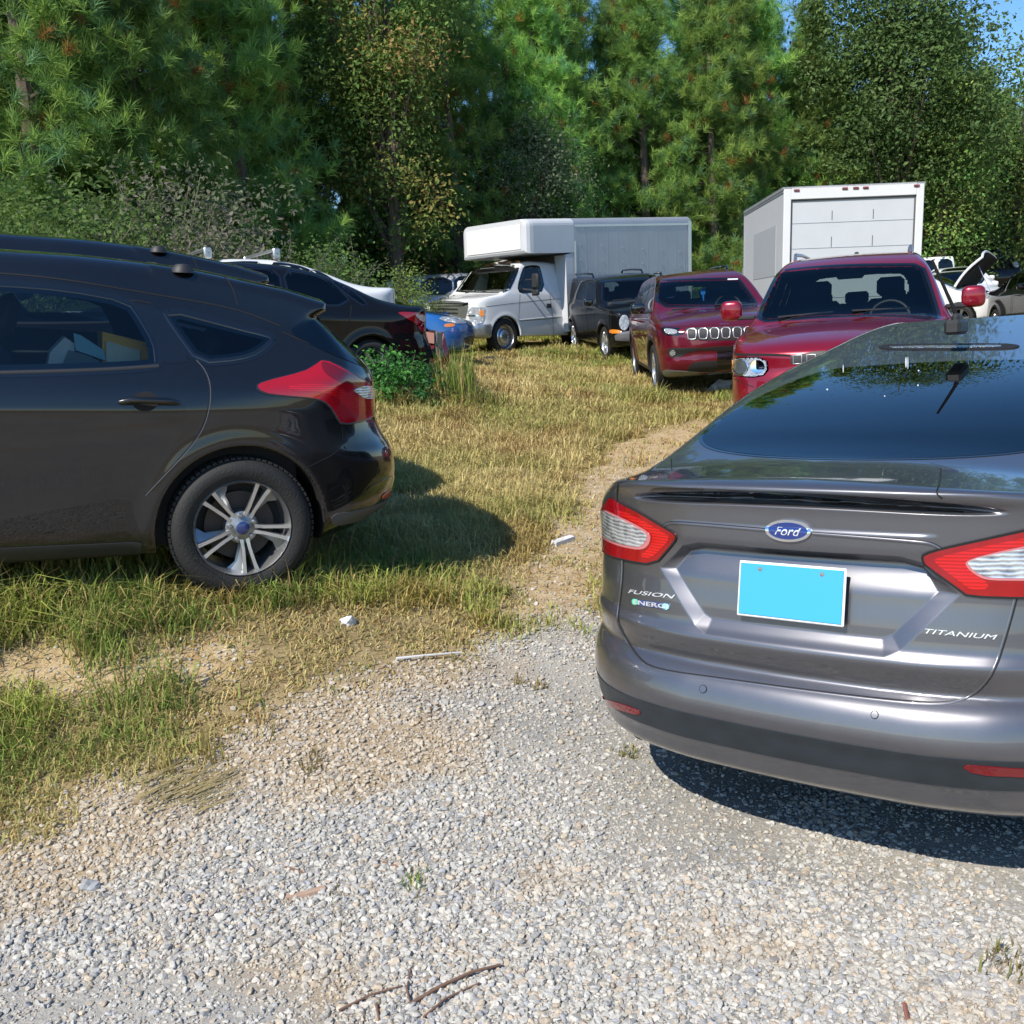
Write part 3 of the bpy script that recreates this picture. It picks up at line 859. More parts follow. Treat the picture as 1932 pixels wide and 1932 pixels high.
def ground_mesh():
    def axis(c0, c1, fine, far0, far1):
        a = list(np.arange(c0, c1, fine)); s = fine; p = c1
        while p < far1: a.append(p); s *= 1.12; p += s
        a.append(far1); b = []; s = fine; p = c0 - fine
        while p > far0: b.append(p); s *= 1.12; p -= s
        b.append(far0)
        return np.array(b[::-1] + a)
    xs = axis(-4.2, 4.2, .05, -900, 900); ys = axis(1.4, 9.5, .05, -500, 1500)
    X, Y = np.meshgrid(xs, ys, indexing='ij')
    Z = height(X, Y)
    g, t = masks(X, Y)
    Z = Z + g * (fbm(X, Y, .22, 5, 3) - .5) * .018
    V = np.c_[X.ravel(), Y.ravel(), Z.ravel()]
    n, m = X.shape; I = np.arange(n * m).reshape(n, m)
    F = np.stack([I[:-1, :-1], I[1:, :-1], I[1:, 1:], I[:-1, 1:]], -1).reshape(-1, 4)
    dry = fbm(X, Y, 2.2, 21, 3)
    tan_ = sstep(.47, .66, fbm(X, Y, .7, 33, 4) + .24 * sstep(-1.0, -.05, sd_poly(X, Y, GRAVEL)) * sstep(.9, -.4, X) - .10)
    col = np.c_[g.ravel(), t.ravel(), tan_.ravel()]
    mt, nn, l, p = newmat('ground_cover')
    at = nn.new("ShaderNodeAttribute"); at.attribute_name = "tint"
    sep = nn.new("ShaderNodeSeparateColor"); l.new(at.outputs["Color"], sep.inputs[0])
    tc = nn.new("ShaderNodeTexCoord")
    def noise(sc, det=6, ro=.6):
        q = nn.new("ShaderNodeTexNoise"); q.inputs["Scale"].default_value = sc; q.inputs["Detail"].default_value = det; q.inputs["Roughness"].default_value = ro
        l.new(tc.outputs["Object"], q.inputs["Vector"]); return q
    def ramp(src, stops):
        r = nn.new("ShaderNodeValToRGB"); e = r.color_ramp.elements
        while len(e) < len(stops): e.new(.5)
        for k, (pp, cc) in enumerate(stops): e[k].position = pp; e[k].color = (*cc, 1)
        l.new(src, r.inputs[0]); return r
    def mix(a, b, f, mode='MIX'):
        m_ = nn.new("ShaderNodeMix"); m_.data_type = 'RGBA'; m_.blend_type = mode
        for s_, v in (("A", a), ("B", b)):
            if isinstance(v, tuple): m_.inputs[s_].default_value = (*v, 1)
            else: l.new(v, m_.inputs[s_])
        if isinstance(f, float): m_.inputs["Factor"].default_value = f
        else: l.new(f, m_.inputs["Factor"])
        return m_.outputs["Result"]
    # gravel fines: two sizes of crushed stone
    vo = nn.new("ShaderNodeTexVoronoi"); vo.inputs["Scale"].default_value = 85; l.new(tc.outputs["Object"], vo.inputs["Vector"])
    vo2 = nn.new("ShaderNodeTexVoronoi"); vo2.inputs["Scale"].default_value = 210; l.new(tc.outputs["Object"], vo2.inputs["Vector"])
    sv = nn.new("ShaderNodeSeparateColor"); l.new(vo.outputs["Color"], sv.inputs[0])
    sv2 = nn.new("ShaderNodeSeparateColor"); l.new(vo2.outputs["Color"], sv2.inputs[0])
    stone = ramp(sv.outputs[0], [(0, (.22, .22, .21)), (.35, (.32, .305, .275)), (.6, (.36, .325, .26)), (.8, (.28, .28, .285)), (1, (.40, .385, .35))])
    fines = ramp(sv2.outputs[1], [(0, (.33, .31, .275)), (.5, (.385, .36, .315)), (1, (.44, .415, .37))])
    big = noise(1.1, 4)
    bigr = ramp(big.outputs["Fac"], [(.42, (0, 0, 0)), (.62, (1, 1, 1))])
    grav = mix(stone.outputs[0], fines.outputs[0], bigr.outputs[0])
    tmx = nn.new("ShaderNodeMath"); tmx.operation = 'MULTIPLY'; tmx.inputs[1].default_value = .75; l.new(sep.outputs[2], tmx.inputs[0])
    grav = mix(grav, (.38, .27, .145), tmx.outputs[0])
    dirtn = noise(9, 8, .7)
    dirt = ramp(dirtn.outputs["Fac"], [(.3, (.30, .20, .10)), (.5, (.42, .31, .175)), (.7, (.50, .395, .25))])
    soiln = noise(6, 8, .7)
    soil = ramp(soiln.outputs["Fac"], [(.3, (.17, .125, .06)), (.55, (.26, .20, .10)), (.75, (.33, .26, .14))])
    fin = noise(70, 5, .75); finr = ramp(fin.outputs["Fac"], [(.32, (.62, .60, .58)), (.5, (1, 1, 1)), (.68, (1.25, 1.22, 1.18))])
    c = mix(soil.outputs[0], dirt.outputs[0], sep.outputs[1])
    c = mix(c, finr.outputs[0], 1.0, 'MULTIPLY')
    c = mix(c, grav, sep.outputs[0])
    l.new(c, p.inputs["Base Color"]); p.inputs["Roughness"].default_value = .95; p.inputs["Specular IOR Level"].default_value = .2
    ad = nn.new("ShaderNodeMath"); ad.operation = 'MULTIPLY_ADD'; ad.inputs[1].default_value = -.25
    mg = nn.new("ShaderNodeMath"); mg.operation = 'MULTIPLY'; l.new(vo.outputs["Distance"], mg.inputs[0]); l.new(sep.outputs[0], mg.inputs[1]); l.new(mg.outputs[0], ad.inputs[0]); l.new(fin.outputs["Fac"], ad.inputs[2])
    bp = nn.new("ShaderNodeBump"); bp.inputs["Distance"].default_value = .012
    ms_ = nn.new("ShaderNodeMath"); ms_.operation = 'MULTIPLY_ADD'; ms_.inputs[1].default_value = .2; ms_.inputs[2].default_value = .45; l.new(sep.outputs[0], ms_.inputs[0]); l.new(ms_.outputs[0], bp.inputs["Strength"])
    l.new(ad.outputs[0], bp.inputs["Height"]); l.new(bp.outputs[0], p.inputs["Normal"])
    o = mkmesh('ground', V, F, mt, colors=col); o["kind"] = "structure"; o["label"] = "gravel lot running into sandy track and dry grass field"
    return o
ground_mesh()
# ================================================================== grey sedan (near, right)
def car_sdf(S):
    zt, zr, zf, Wz = spl(S['ztop']), spl(S['zrear']), spl(S['zfront']), spl(S['W'])
    Cr, Cf = spl(S['plan_r'], True), spl(S['plan_f'], True); L = S['L']
    cw = spl(S['crown']); e = .01
    tap = spl(S.get('taper', [(0, 0), (L, 0)])); zb = S.get('belt', 1.0)
    bot = spl(S['zbot'])
    ra = S['arch']; k1, k2, k3 = S.get('k', (.10, .05, .06))
    fl = S.get('flare', .012)
    extra = S.get('extra'); rm = S.get('rearmod'); fm = S.get('frontmod')
    def f(x, y, z):
        ax = np.abs(x)
        zz = z + cw(y) * x * x
        sl = (zt(y + e) - zt(y - e)) / (2 * e)
        ft = (zz - zt(y)) / np.sqrt(1 + sl * sl)
        c = Cr(ax); cs = (Cr(ax + e) - c) / e
        rs = (zr(z + e) - zr(z - e)) / (2 * e)
        if rm: c = c + rm(ax, z)
        fr = (zr(z) + c - y) / np.sqrt(1 + cs * cs + rs * rs)
        c = Cf(ax); cs = (Cf(ax + e) - c) / e
        fs = (zf(z + e) - zf(z - e)) / (2 * e)
        if fm: c = c + fm(ax, z)
        ff = (y - (L - zf(z) - c)) / np.sqrt(1 + cs * cs + fs * fs)
        w = Wz(z) - tap(y) * sstep(zb - .08, zb + .25, z)
        for yw, zw in S['wheels']:
            r = np.hypot(y - yw, z - zw)
            w = w + fl * np.exp(-((r - ra - .02) / .05) ** 2)
        d = smax(ft, ax - w, k1)
        d = smax(d, smax(fr, -ff * 0 - 9, .001), k2)
        d = smax(d, ff, k3)
        d = smax(d, bot(y) - z, .04)
        for yw, zw in S['wheels']:
            cyl = np.hypot(y - yw, z - zw) - ra
            d = smax(d, -np.maximum(cyl, S.get('well', .52) - ax), .012)
        if extra: d = extra(d, x, y, z, ax)
        return d
    return f

def arch_mat(S, base=0, well=1):
    def g(x, y, z):
        m = np.full(len(x), base)
        for yw, zw in S['wheels']:
            r = np.hypot(y - yw, z - zw)
            m[(r < S['arch'] + .004) & (np.abs(x) < S['Wmax'] - .012)] = well
        m[z < S['zmin'] + .03] = well
        return m
    return g

def seat(root, x, y, z, mat, name='seat'):
    m = MB()
    m.box((x, y, z), (.50, .52, .18), bev=.05)
    t = R(-17); c, s_ = math.cos(t), math.sin(t)
    rt = np.array([[1, 0, 0], [0, c, -s_], [0, s_, c]])
    # backrest leans to the rear (-y)
    rb = np.array([[1, 0, 0], [0, math.cos(R(17)), -math.sin(R(17))], [0, math.sin(R(17)), math.cos(R(17))]])
    m.box((x, y - .30, z + .34), (.48, .14, .60), rot=rb, bev=.05)
    m.box((x, y - .42, z + .75), (.28, .10, .20), rot=rb, bev=.04)
    return m.build(name, mat, root)

def steering(root, x, y, z, tilt=R(28)):
    m = MB(); pts = []
    for k in range(25):
        a = 2 * math.pi * k / 24
        p = np.array([.185 * math.cos(a), 0, .185 * math.sin(a)])
        pts.append((x + p[0], y - p[2] * -math.sin(tilt) * -1, z + p[2] * math.cos(tilt)))
    m.tube(pts, .015, 8)
    m.box((x, y, z), (.16, .06, .10), bev=.02)
    m.box((x, y, z - .03), (.34, .025, .035), bev=.008)
    m.tube([(x, y, z), (x, y + .3, z - .12)], .03, 8)
    return m.build('steering_wheel', M_['blackplastic'], root, smooth=True)

def tub(root, x, y0, y1, z0, z1, mat=None):
    """dark cabin floor and inner walls so that nothing shows straight through the shell"""
    m = MB(); m.box((0, (y0 + y1) / 2, z0), (2 * x, y1 - y0, .04))
    for s in (-1, 1): m.box((s * x, (y0 + y1) / 2, (z0 + z1) / 2), (.03, y1 - y0, z1 - z0))
    m.box((0, y0, (z0 + z1) / 2), (2 * x, .03, z1 - z0)); m.box((0, y1, (z0 + z1) / 2), (2 * x, .03, z1 - z0))
    return m.build('cabin_floor', mat or M_['interior'], root)

def std_cabin(root, yd, ys, zbase, half=.70, lhd=True, rear=True, yr=None, mat=None, zdash=None):
    """dashboard, seats, steering wheel; yd: dashboard, ys: front seats"""
    zd = zdash or zbase + .62
    d = MB(); d.box((0, yd + .16, zd - .10), (half * 2, .62, .22), bev=.06)
    d.box((-.36, yd - .12, zd - .02), (.42, .2, .10), bev=.04)
    d.build('dashboard', M_['interior'], root)
    for sx in (-.37, .37): seat(root, sx, ys, zbase + .16, mat or M_['interior'])
    if rear:
        y2 = yr if yr is not None else ys - .85
        m = MB(); m.box((0, y2, zbase + .2), (1.25, .5, .18), bev=.05)
        rb = np.array([[1, 0, 0], [0, math.cos(R(20)), -math.sin(R(20))], [0, math.sin(R(20)), math.cos(R(20))]])
        m.box((0, y2 - .30, zbase + .48), (1.22, .13, .55), rot=rb, bev=.05)
        for sx in (-.4, 0, .4): m.box((sx, y2 - .42, zbase + .80), (.26, .09, .14), rot=rb, bev=.03)
        m.build('rear_seat', mat or M_['interior'], root)
    steering(root, -.37 if lhd else .37, yd - .28, zd - .02)

P_grey = paint('paint_graphite', (.135, .135, .150), .75, .34, dust=.10, dustcol=(.33, .31, .28))
z2 = lambda pts: zc(1450, 740, 1126, pts, 1511.)
z7 = lambda pts: zc(1480, 1180, 1096, pts)
zLamp = lambda pts: zc(1480, 1220, 300, pts, 1610.)
zLampR = lambda pts: zc(2300, 1280, 276, pts, 1481.)

fus = empty('parked_sedan', 'dark grey metallic sedan with a light blue licence plate standing on the gravel', 'car', carmat((.7192, 2.6919, 0), R(37.49)))
FS = dict(L=4.87, Wmax=.926, zmin=.17, arch=.375, well=.55, wheels=[(1.09, .335), (3.94, .335)],
    ztop=[(-.2, 1.135), (.0, 1.142), (.10, 1.146), (.22, 1.146), (.32, 1.147), (.44, 1.151), (.56, 1.172), (.80, 1.232), (1.2, 1.335), (1.6, 1.433), (1.9, 1.496), (2.3, 1.560), (2.7, 1.602), (3.05, 1.60), (3.3, 1.52), (3.7, 1.25), (4.0, 1.08), (4.3, .95), (4.7, .83), (4.9, .70)],
    zrear=[(.12, .40), (.19, .24), (.23, .14), (.26, .085), (.286, .056), (.32, .046), (.345, .034), (.36, .028), (.42, .012), (.44, .004), (.47, .0), (.51, .008), (.545, .024), (.570, .050), (.585, .070), (.62, .060), (.666, .046), (.70, .064), (.76, .074), (.84, .088), (.92, .094), (.98, .092), (1.04, .092), (1.075, .088), (1.10, .066), (1.125, .045), (1.15, .062), (1.2, .4)],
    zfront=[(.2, .25), (.35, .05), (.6, .0), (.8, .06), (1.0, .4)],
    plan_r=[(0, 0), (.3, .012), (.5, .052), (.64, .118), (.72, .185), (.79, .27), (.85, .38), (.89, .50), (.918, .68), (.94, .95), (.97, 1.5)],
    plan_f=[(0, 0), (.4, .05), (.65, .18), (.8, .40), (.9, .75), (.95, 1.2)],
    W=[(.1, .80), (.2, .865), (.3, .895), (.5, .915), (.62, .926), (.8, .918), (.90, .905), (.97, .875), (1.02, .825), (1.10, .765), (1.2, .745), (1.35, .715), (1.48, .68), (1.62, .62)],
    crown=[(0, .085), (.5, .085), (1.2, .065), (2.4, .065), (3.5, .10), (4.87, .10)], taper=[(.2, .10), (.9, .055), (1.7, 0), (3.0, 0), (3.9, .05), (4.8, .1)],
    zbot=[(0, .20), (1.5, .18), (4.8, .2)], k=(.09, .045, .06), flare=.014)
hexpx = z7([(352, 440), (445, 360), (800, 372), (1190, 405), (1440, 445), (1585, 560), (1330, 762), (900, 735), (520, 680)])

def fus_rear(ax, z):
    # licence plate recess, deep under its top edge and running out downwards
    q = poly2d((ax, z), [(-.6, .936), (.29, .936), (.345, .922), (.410, .855), (.288, .716), (.255, .700), (-.6, .700)])
    wv = .011 + .010 * sstep(.91, .84, z)
    d = (.016 + .026 * sstep(.83, .925, z)) * np.clip((wv - q) / (2 * wv), 0, 1)
    # groove under the spoiler lip
    hz = .019 * np.sqrt(np.maximum(0, 1 - (ax / .55) ** 2)) + .0005
    g = np.abs(z - (1.094 - .085 * ax * ax)) / hz
    d = d + .040 * sstep(1.3, .4, g) * sstep(.56, .40, ax)
    # crease above the plate, between the lamps
    d = d - .004 * sstep(1.012, 1.002, z) * sstep(.93, .97, z) * sstep(.40, .34, ax)
    return d
FS['rearmod'] = fus_rear
fb = Body(fus, car_sdf(FS), (-1.02, -.08, .12), (1.02, 4.95, 1.55), .0105, 'body', [P_grey, M_['blackplastic']], arch_mat(FS))

fb.refine(lambda x, y, z: (y < .22) & (z > .66) & (z < 1.14) & (np.abs(x) < .60), 2)
# --- glass
M_['privacy'] = glass('privacy_glass', (.03, .036, .042), ior=1.75)
rwin = [(-.615, .84), (-.585, .72), (-.46, .60), (-.25, .51), (0, .475), (.25, .51), (.46, .60), (.585, .72), (.615, .84), (.555, 1.30), (.47, 1.62), (.40, 1.675), (0, 1.70), (-.40, 1.675), (-.47, 1.62), (-.555, 1.30)]
frit = np.array(rwin) * [1.035, 1.0] + [0, 0]; frit[:, 1] = 1.1 + (frit[:, 1] - 1.1) * 1.035
fb.patch('rear_window', 'top', rwin, M_['privacy'], off=.0025, step=.03, rnd=3, cut=.02)
fb.ribbon('window_seal', 'top', rwin, M_['gloss_black'], w=.028, off=.0015, rnd=3, closed=True)
fb.patch('windshield', 'top', [(-.62, 3.86), (0, 4.0), (.62, 3.86), (.60, 3.6), (.52, 3.2), (0, 3.14), (-.52, 3.2), (-.60, 3.6)], M_['windshield'], off=.0025, step=.04, cut=.03)
for wp in ([(.95, 1.03), (1.5, 1.03), (2.02, 1.03), (2.02, 1.40), (1.75, 1.375), (1.35, 1.23)], [(2.10, 1.03), (2.95, 1.02), (3.55, 1.02), (3.25, 1.25), (2.9, 1.43), (2.10, 1.41)]):
    fb.patch('side_window', 'right', wp, M_['tint'], off=.002, step=.03, rnd=2, mirror=True, cut=.02)
M_['lens_rim'] = pmat('pink_rim', (.50, .16, .17), .2, coat=1)
# --- lamps
lampL = zLamp([(300, 150), (440, 240), (700, 370), (1010, 560), (1180, 655), (1198, 720), (1110, 840), (900, 1082), (480, 1012), (250, 930), (190, 870), (158, 700), (135, 480), (200, 300)])
whiteL = zLamp([(205, 325), (330, 395), (430, 440), (600, 530), (760, 620), (818, 680), (790, 770), (710, 838), (560, 818), (400, 778), (240, 708), (172, 640), (140, 480)])
ringL = zLamp([(330, 375), (640, 520), (860, 650), (850, 790), (745, 880), (540, 850), (380, 805), (230, 740), (160, 650), (150, 470), (215, 320)])
brightL = zLamp([(430, 330), (700, 450), (1000, 620), (1110, 690), (1090, 760), (960, 900), (860, 990), (700, 960), (830, 860), (880, 760), (880, 650), (640, 500), (420, 390)])
lampR = zLampR([(105, 665), (125, 610), (360, 538), (900, 420), (1481, 292), (1750, 230), (1900, 300), (1960, 800), (1880, 1200), (1481, 1205), (720, 1180), (620, 1100), (150, 765)])
whiteR = zLampR([(712, 690), (1100, 600), (1470, 525), (1760, 480), (1830, 700), (1780, 930), (1400, 930), (980, 925), (830, 845), (740, 765)])
ringR = zLampR([(680, 690), (1100, 575), (1470, 500), (1790, 440), (1860, 700), (1810, 965), (1400, 965), (960, 960), (800, 870), (705, 780)])
brightR = zLampR([(260, 660), (900, 510), (1481, 390), (1700, 350), (1700, 450), (1100, 570), (680, 680), (720, 800), (830, 900), (980, 980), (1000, 1080), (760, 1090), (640, 1000), (300, 740)])
for lo_, br_, ri_, wh_ in ((lampL, brightL, ringL, whiteL), (lampR, brightR, ringR, whiteR)):
    tl = fb.patch('taillight', 'cam', lo_, M_['lampred_dark2'], off=.005, step=5, rnd=1, thick=.01)
    fb.patch('light_strip', 'cam', br_, M_['lamprib'], off=.0062, step=5, rnd=1, parent=tl)
    fb.patch('lens_rim', 'cam', ri_, M_['lens_rim'], off=.0066, step=5, rnd=2, parent=tl)
    fb.patch('reverse_lens', 'cam', wh_, M_['lensglow'], off=.0078, step=5, rnd=2, parent=tl)
    fb.ribbon('lamp_gasket', 'cam', lo_, M_['seam'], w=.006, off=.0052, rnd=1, closed=True, parent=tl)
# --- seams
seam_t = z7([(133, 60), (128, 110), (130, 150), (146, 300), (158, 400), (152, 520), (134, 640), (136, 690), (215, 830), (290, 888), (600, 930), (1000, 985), (1400, 1032), (1600, 1040), (1710, 1005), (1800, 905), (1850, 750), (1895, 590), (1925, 450)])
fb.ribbon('trunk_seam', 'cam', seam_t, M_['seam'], w=.0065, off=.0018, rnd=2)
fb.ribbon('trunk_edge', 'cam', [(x - 3.2, y + 1.6) for x, y in seam_t[2:]], P_grey, w=.006, off=.0012, rnd=2, bead=.002)
fb.ribbon('plate_moulding', 'cam', [z7([(330, 258), (350, 240), (420, 240), (790, 272)]), z7([(995, 287), (1480, 325), (1530, 335), (1572, 362)])], P_grey, w=.008, off=.001, bead=.003)
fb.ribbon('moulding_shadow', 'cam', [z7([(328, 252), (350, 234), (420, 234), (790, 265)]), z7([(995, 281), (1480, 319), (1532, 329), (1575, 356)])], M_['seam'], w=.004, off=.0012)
fb.ribbon('deck_seam', 'cam', [z2([(320, 556), (322, 592)]), z2([(1230, 588), (1228, 640), (1212, 672), (1235, 690)]), z2([(138, 640), (300, 595), (322, 592)])], M_['seam'], w=.004, off=.0015)
fb.ribbon('bumper_seam', 'left', [[(.52, .60), (.70, .60), (.74, .5)]], M_['seam'], w=.005, mirror=True)
fb.ribbon('door_seam', 'right', [[(1.25, 1.0), (1.45, .8), (1.5, .45), (1.5, .3)], [(2.06, 1.05), (2.06, .3)], [(3.25, 1.0), (3.3, .3)]], M_['seam'], w=.005, mirror=True)
# --- badge and lettering
def ell(c, rx, ry, tilt, n=28):
    return [(c[0] + rx * math.cos(a) * math.cos(tilt) - ry * math.sin(a) * math.sin(tilt), c[1] + rx * math.cos(a) * math.sin(tilt) + ry * math.sin(a) * math.cos(tilt)) for a in np.linspace(0, 2 * math.pi, n, endpoint=False)]
bo = fb.patch('badge', 'cam', z7(ell((890, 272), 101, 49, .05)), M_['chrome'], off=.008, step=4, rnd=1)
fb.patch('badge_field', 'cam', z7(ell((890, 272), 86, 38, .05)), pmat('badge_blue', (.012, .03, .16), .15, coat=1), off=.0095, step=4, rnd=1, parent=bo)
fb.text('badge_script', 'cam', 'Ford', *z7([(832, 272), (946, 280)]), M_['letter'], .020, off=.0098, parent=bo, shear=.35, depth=.001)
fb.text('lettering', 'cam', 'FUSION', *z7([(172, 541), (378, 566)]), M_['letter'], .0125, shear=.3, off=.002)
en = fb.patch('hybrid_badge', 'cam', z7([(218, 578), (362, 596), (358, 624), (214, 603)]), pmat('badge_navy', (.03, .05, .16), .3, coat=1), off=.002, step=4, rnd=0)
fb.patch('badge_leaf', 'cam', z7([(196, 574), (224, 578), (222, 604), (196, 600)]), pmat('badge_green', (.10, .55, .32), .3, coat=1), off=.003, step=4, rnd=1, parent=en)
fb.patch('badge_spark', 'cam', z7([(330, 594), (362, 598), (358, 626), (328, 618)]), pmat('badge_cyan', (.25, .55, .68), .3, coat=1), off=.003, step=4, rnd=1, parent=en)
fb.text('badge_text', 'cam', 'ENERGI', *z7([(202, 588), (352, 610)]), M_['letter'], .0135, off=.0036, parent=en)
fb.text('lettering', 'cam', 'TITANIUM', *z7([(1490, 718), (1812, 746)]), M_['letter'], .0125, shear=.3, off=.002)
# --- licence plate: white frame line round a plain light blue face
pl = MB()
ta = math.atan2(.030, .152); rp = np.array([[1, 0, 0], [0, math.cos(ta), math.sin(ta)], [0, -math.sin(ta), math.cos(ta)]])
pc = np.array([0, .078, .828])
pl.box(pc, (.312, .006, .160), rot=rp, bev=.003)
lp = pl.build('licence_plate', pmat('plate_white', (.75, .76, .76), .35), fus)
pf = MB(); pf.box(pc + rp @ np.array([0, -.0045, .0]), (.300, .003, .147), rot=rp, bev=.001); pf.build('plate_face', pmat('plate_blue', (.035, .33, .56), .5), lp)
for sx in (-.09, .09):
    ps = MB(); ps.lathe([(0.001, -.009), (.006, -.0085), (.0075, -.005)], origin=tuple(pc + rp @ np.array([sx, .001, .060])), axis='Y', n=12); ps.build('plate_screw', M_['steel'], lp)
# --- bumper insert, reflectors, sensors, exhaust
bi = fb.patch('bumper_insert', 'rear', [(-.86, .405), (-.80, .437), (-.5, .440), (0, .440), (.5, .440), (.80, .437), (.86, .405), (.80, .355), (.5, .350), (0, .350), (-.5, .350), (-.80, .355)], pmat('insert_slate', (.020, .026, .032), .42, var=.4, vscale=14), off=.003, step=.025, rnd=1)
fb.patch('reflector', 'cam', z2([(66, 1361), (95, 1364), (160, 1382), (222, 1405), (214, 1421), (150, 1402), (80, 1380)]), M_['lampred_dark'], off=.006, step=5, rnd=1)
fb.patch('reflector', 'cam', z2([(1290, 1584), (1400, 1592), (1511, 1600), (1720, 1606), (1760, 1625), (1700, 1640), (1511, 1627), (1345, 1620)]), M_['lampred_dark'], off=.006, step=5, rnd=1)
for c in ((428, 1333), (1007, 1420)):
    fb.patch('parking_sensor', 'cam', z2(ell(c, 11, 12, 0)), P_grey, off=.0025, step=3, rnd=0)
    fb.ribbon('sensor_ring', 'cam', z2(ell(c, 12, 13, 0)), M_['seam'], w=.0025, off=.0012, closed=True, step=3, rnd=0)
for sx, ys in ((.64, -.085), (-.62, .03)):
    ex = MB(); ex.lathe([(.034, .275 + ys), (.042, .24 + ys), (.046, .245 + ys), (.046, .42 + ys)], origin=(sx, 0, .245), axis='Y', n=28); ex.build('exhaust_tip', M_['chrome'], fus, smooth=True)
    ex = MB(); ex.lathe([(.001, .295 + ys), (.034, .295 + ys), (.034, .42 + ys)], origin=(sx, 0, .245), axis='Y', n=20); ex.build('exhaust_bore', M_['void'], fus)
fb.patch('slot_shade', 'cam', z7([(262, 98), (300, 80), (500, 84), (830, 106), (1300, 150), (1560, 174), (1700, 196), (1500, 190), (1250, 176), (900, 148), (600, 124), (300, 110)]), M_['gloss_black'], off=.0022, step=5, rnd=1, thick=.002)  # black patch: shade of the lip groove painted on top of it
z5 = lambda pts: zc(1800, 420, 776, pts)
tb = fb.patch('brake_light', 'cam', z5([(1000, 1130), (1090, 1112), (1800, 1108), (1910, 1120), (1885, 1138), (1780, 1146), (1100, 1152)]), M_['seam'], off=.004, step=4, rnd=1)
fb.patch('brake_lens', 'cam', z5([(1085, 1128), (1780, 1121), (1792, 1126), (1780, 1133), (1100, 1140)]), M_['lamprefl'], off=.0055, step=3, rnd=1, parent=tb)
an = MB(); an.box((0, 1.90, 1.525), (.066, .14, .06), bev=.012); an.box((0, 1.915, 1.56), (.036, .07, .04), bev=.012)
ao = an.build('antenna_base', M_['blackplastic'], fus)
am = MB(); am.tube([(0, 1.915, 1.56), (-.012, 1.895, 1.61), (-.075, 1.82, 1.80)], [.011, .008, .006], 8); am.build('antenna', M_['void'], fus, smooth=True)
# --- wheels, cabin
for yy in (1.09, 3.94):
    for sx in (-1, 1): wheel(fus, sx * .80, yy, .335, .335, .235, 'ten', sx)
tub(fus, .80, .75, 3.9, .25, .95)
std_cabin(fus, 3.3, 2.55, .28)
ph = MB(); ph.box((0, .72, 1.06), (1.2, .5, .03)); ph.build('parcel_shelf', M_['interior'], fus)
fb.finish()
# bird droppings and dust specks on the rear glass
mds = pmat('dried_speck', (.55, .56, .58), .8)
for x, y, a, b in ((1193, 1228, 5, 34), (1205, 1232, 3, 40), (800, 1268, 3, 26), (1272, 1280, 6, 4), (1268, 1372, 5, 5), (700, 1398, 6, 5), (1060, 1440, 4, 4)):
    fb.patch('dried_speck', 'cam', z5(ell((x, y), a, b, 0, 10)), mds, off=.0032, step=2, rnd=0, thick=0)
# ================================================================== black hatchback (near, left)
P_black = paint('paint_black', (.005, .005, .006), .0, .22, dust=.02, dustcol=(.16, .13, .10), spec=.3, coat=1.0)
zF = lambda pts: zc(0, 560, 1050, pts)
foc = empty('parked_hatchback', 'black hatchback with a roof spoiler and twin spoke alloy wheel standing in tall grass', 'car', carmat((-.902, 5.647, .518), R(-115.54), R(4.94), R(-4.42)))
HS = dict(L=4.36, Wmax=.912, zmin=.18, arch=.374, well=.52, wheels=[(.807, .315), (3.455, .315)],
    ztop=[(-.1, 1.24), (.1, 1.29), (.30, 1.338), (.49, 1.388), (.71, 1.430), (.92, 1.462), (1.2, 1.490), (1.5, 1.503), (2.0, 1.505), (2.35, 1.48), (2.8, 1.31), (3.3, 1.07), (3.7, .99), (3.95, .95), (4.25, .85), (4.42, .70)],
    zrear=[(.14, .42), (.20, .26), (.25, .13), (.30, .04), (.36, -.04), (.43, -.072), (.52, -.08), (.58, -.074), (.64, -.055), (.69, -.02), (.75, .012), (.80, .028), (.88, .036), (.96, .040), (1.0, .052), (1.05, .088), (1.11, .155), (1.2, .262), (1.28, .36), (1.36, .46), (1.45, .6), (1.55, .8)],
    zfront=[(.2, .25), (.35, .05), (.6, .0), (.8, .06), (1.0, .4)],
    plan_r=[(0, 0), (.3, .012), (.5, .042), (.64, .088), (.72, .145), (.79, .225), (.85, .33), (.885, .45), (.91, .66), (.93, .95), (.96, 1.5)],
    plan_f=[(0, 0), (.4, .05), (.65, .18), (.8, .40), (.9, .75), (.95, 1.2)],
    W=[(.1, .80), (.2, .855), (.3, .880), (.42, .892), (.55, .900), (.70, .908), (.84, .910), (.885, .902), (.94, .886), (1.02, .852), (1.08, .825), (1.2, .772), (1.35, .703), (1.45, .655), (1.55, .60)],
    crown=[(0, .05), (1, .07), (4.4, .09)], taper=[(.2, .085), (.9, .05), (1.6, .0), (3.0, 0), (3.9, .05)],
    zbot=[(0, .22), (1.2, .21), (4.3, .2)], k=(.085, .035, .06), flare=.016)
def foc_extra(d, x, y, z, ax):
    zz = z + .07 * x * x; yy = y - .16 * x * x
    s = poly2d((yy, zz), [(.30, 1.325), (.305, 1.360), (.5, 1.408), (.9, 1.468), (1.1, 1.485), (1.1, 1.19), (.50, 1.205)])
    s = smax(s, ax - .70 + .30 * (z - 1.2), .05)
    return smin(d, s, .015)
HS['extra'] = foc_extra
hb = Body(foc, car_sdf(HS), (-1.0, -.06, .14), (1.0, 4.45, 1.62), .0125, 'body', [P_black, M_['blackplastic']], arch_mat(HS))
dg = zF([(-700, 330), (-690, 690), (0, 690), (480, 676), (716, 662), (722, 640), (712, 560), (650, 450), (592, 366), (300, 312), (0, 290), (-400, 278)])
M_['hatch_glass'] = glass('hatch_window_glass', (.62, .68, .68), ior=1.5)
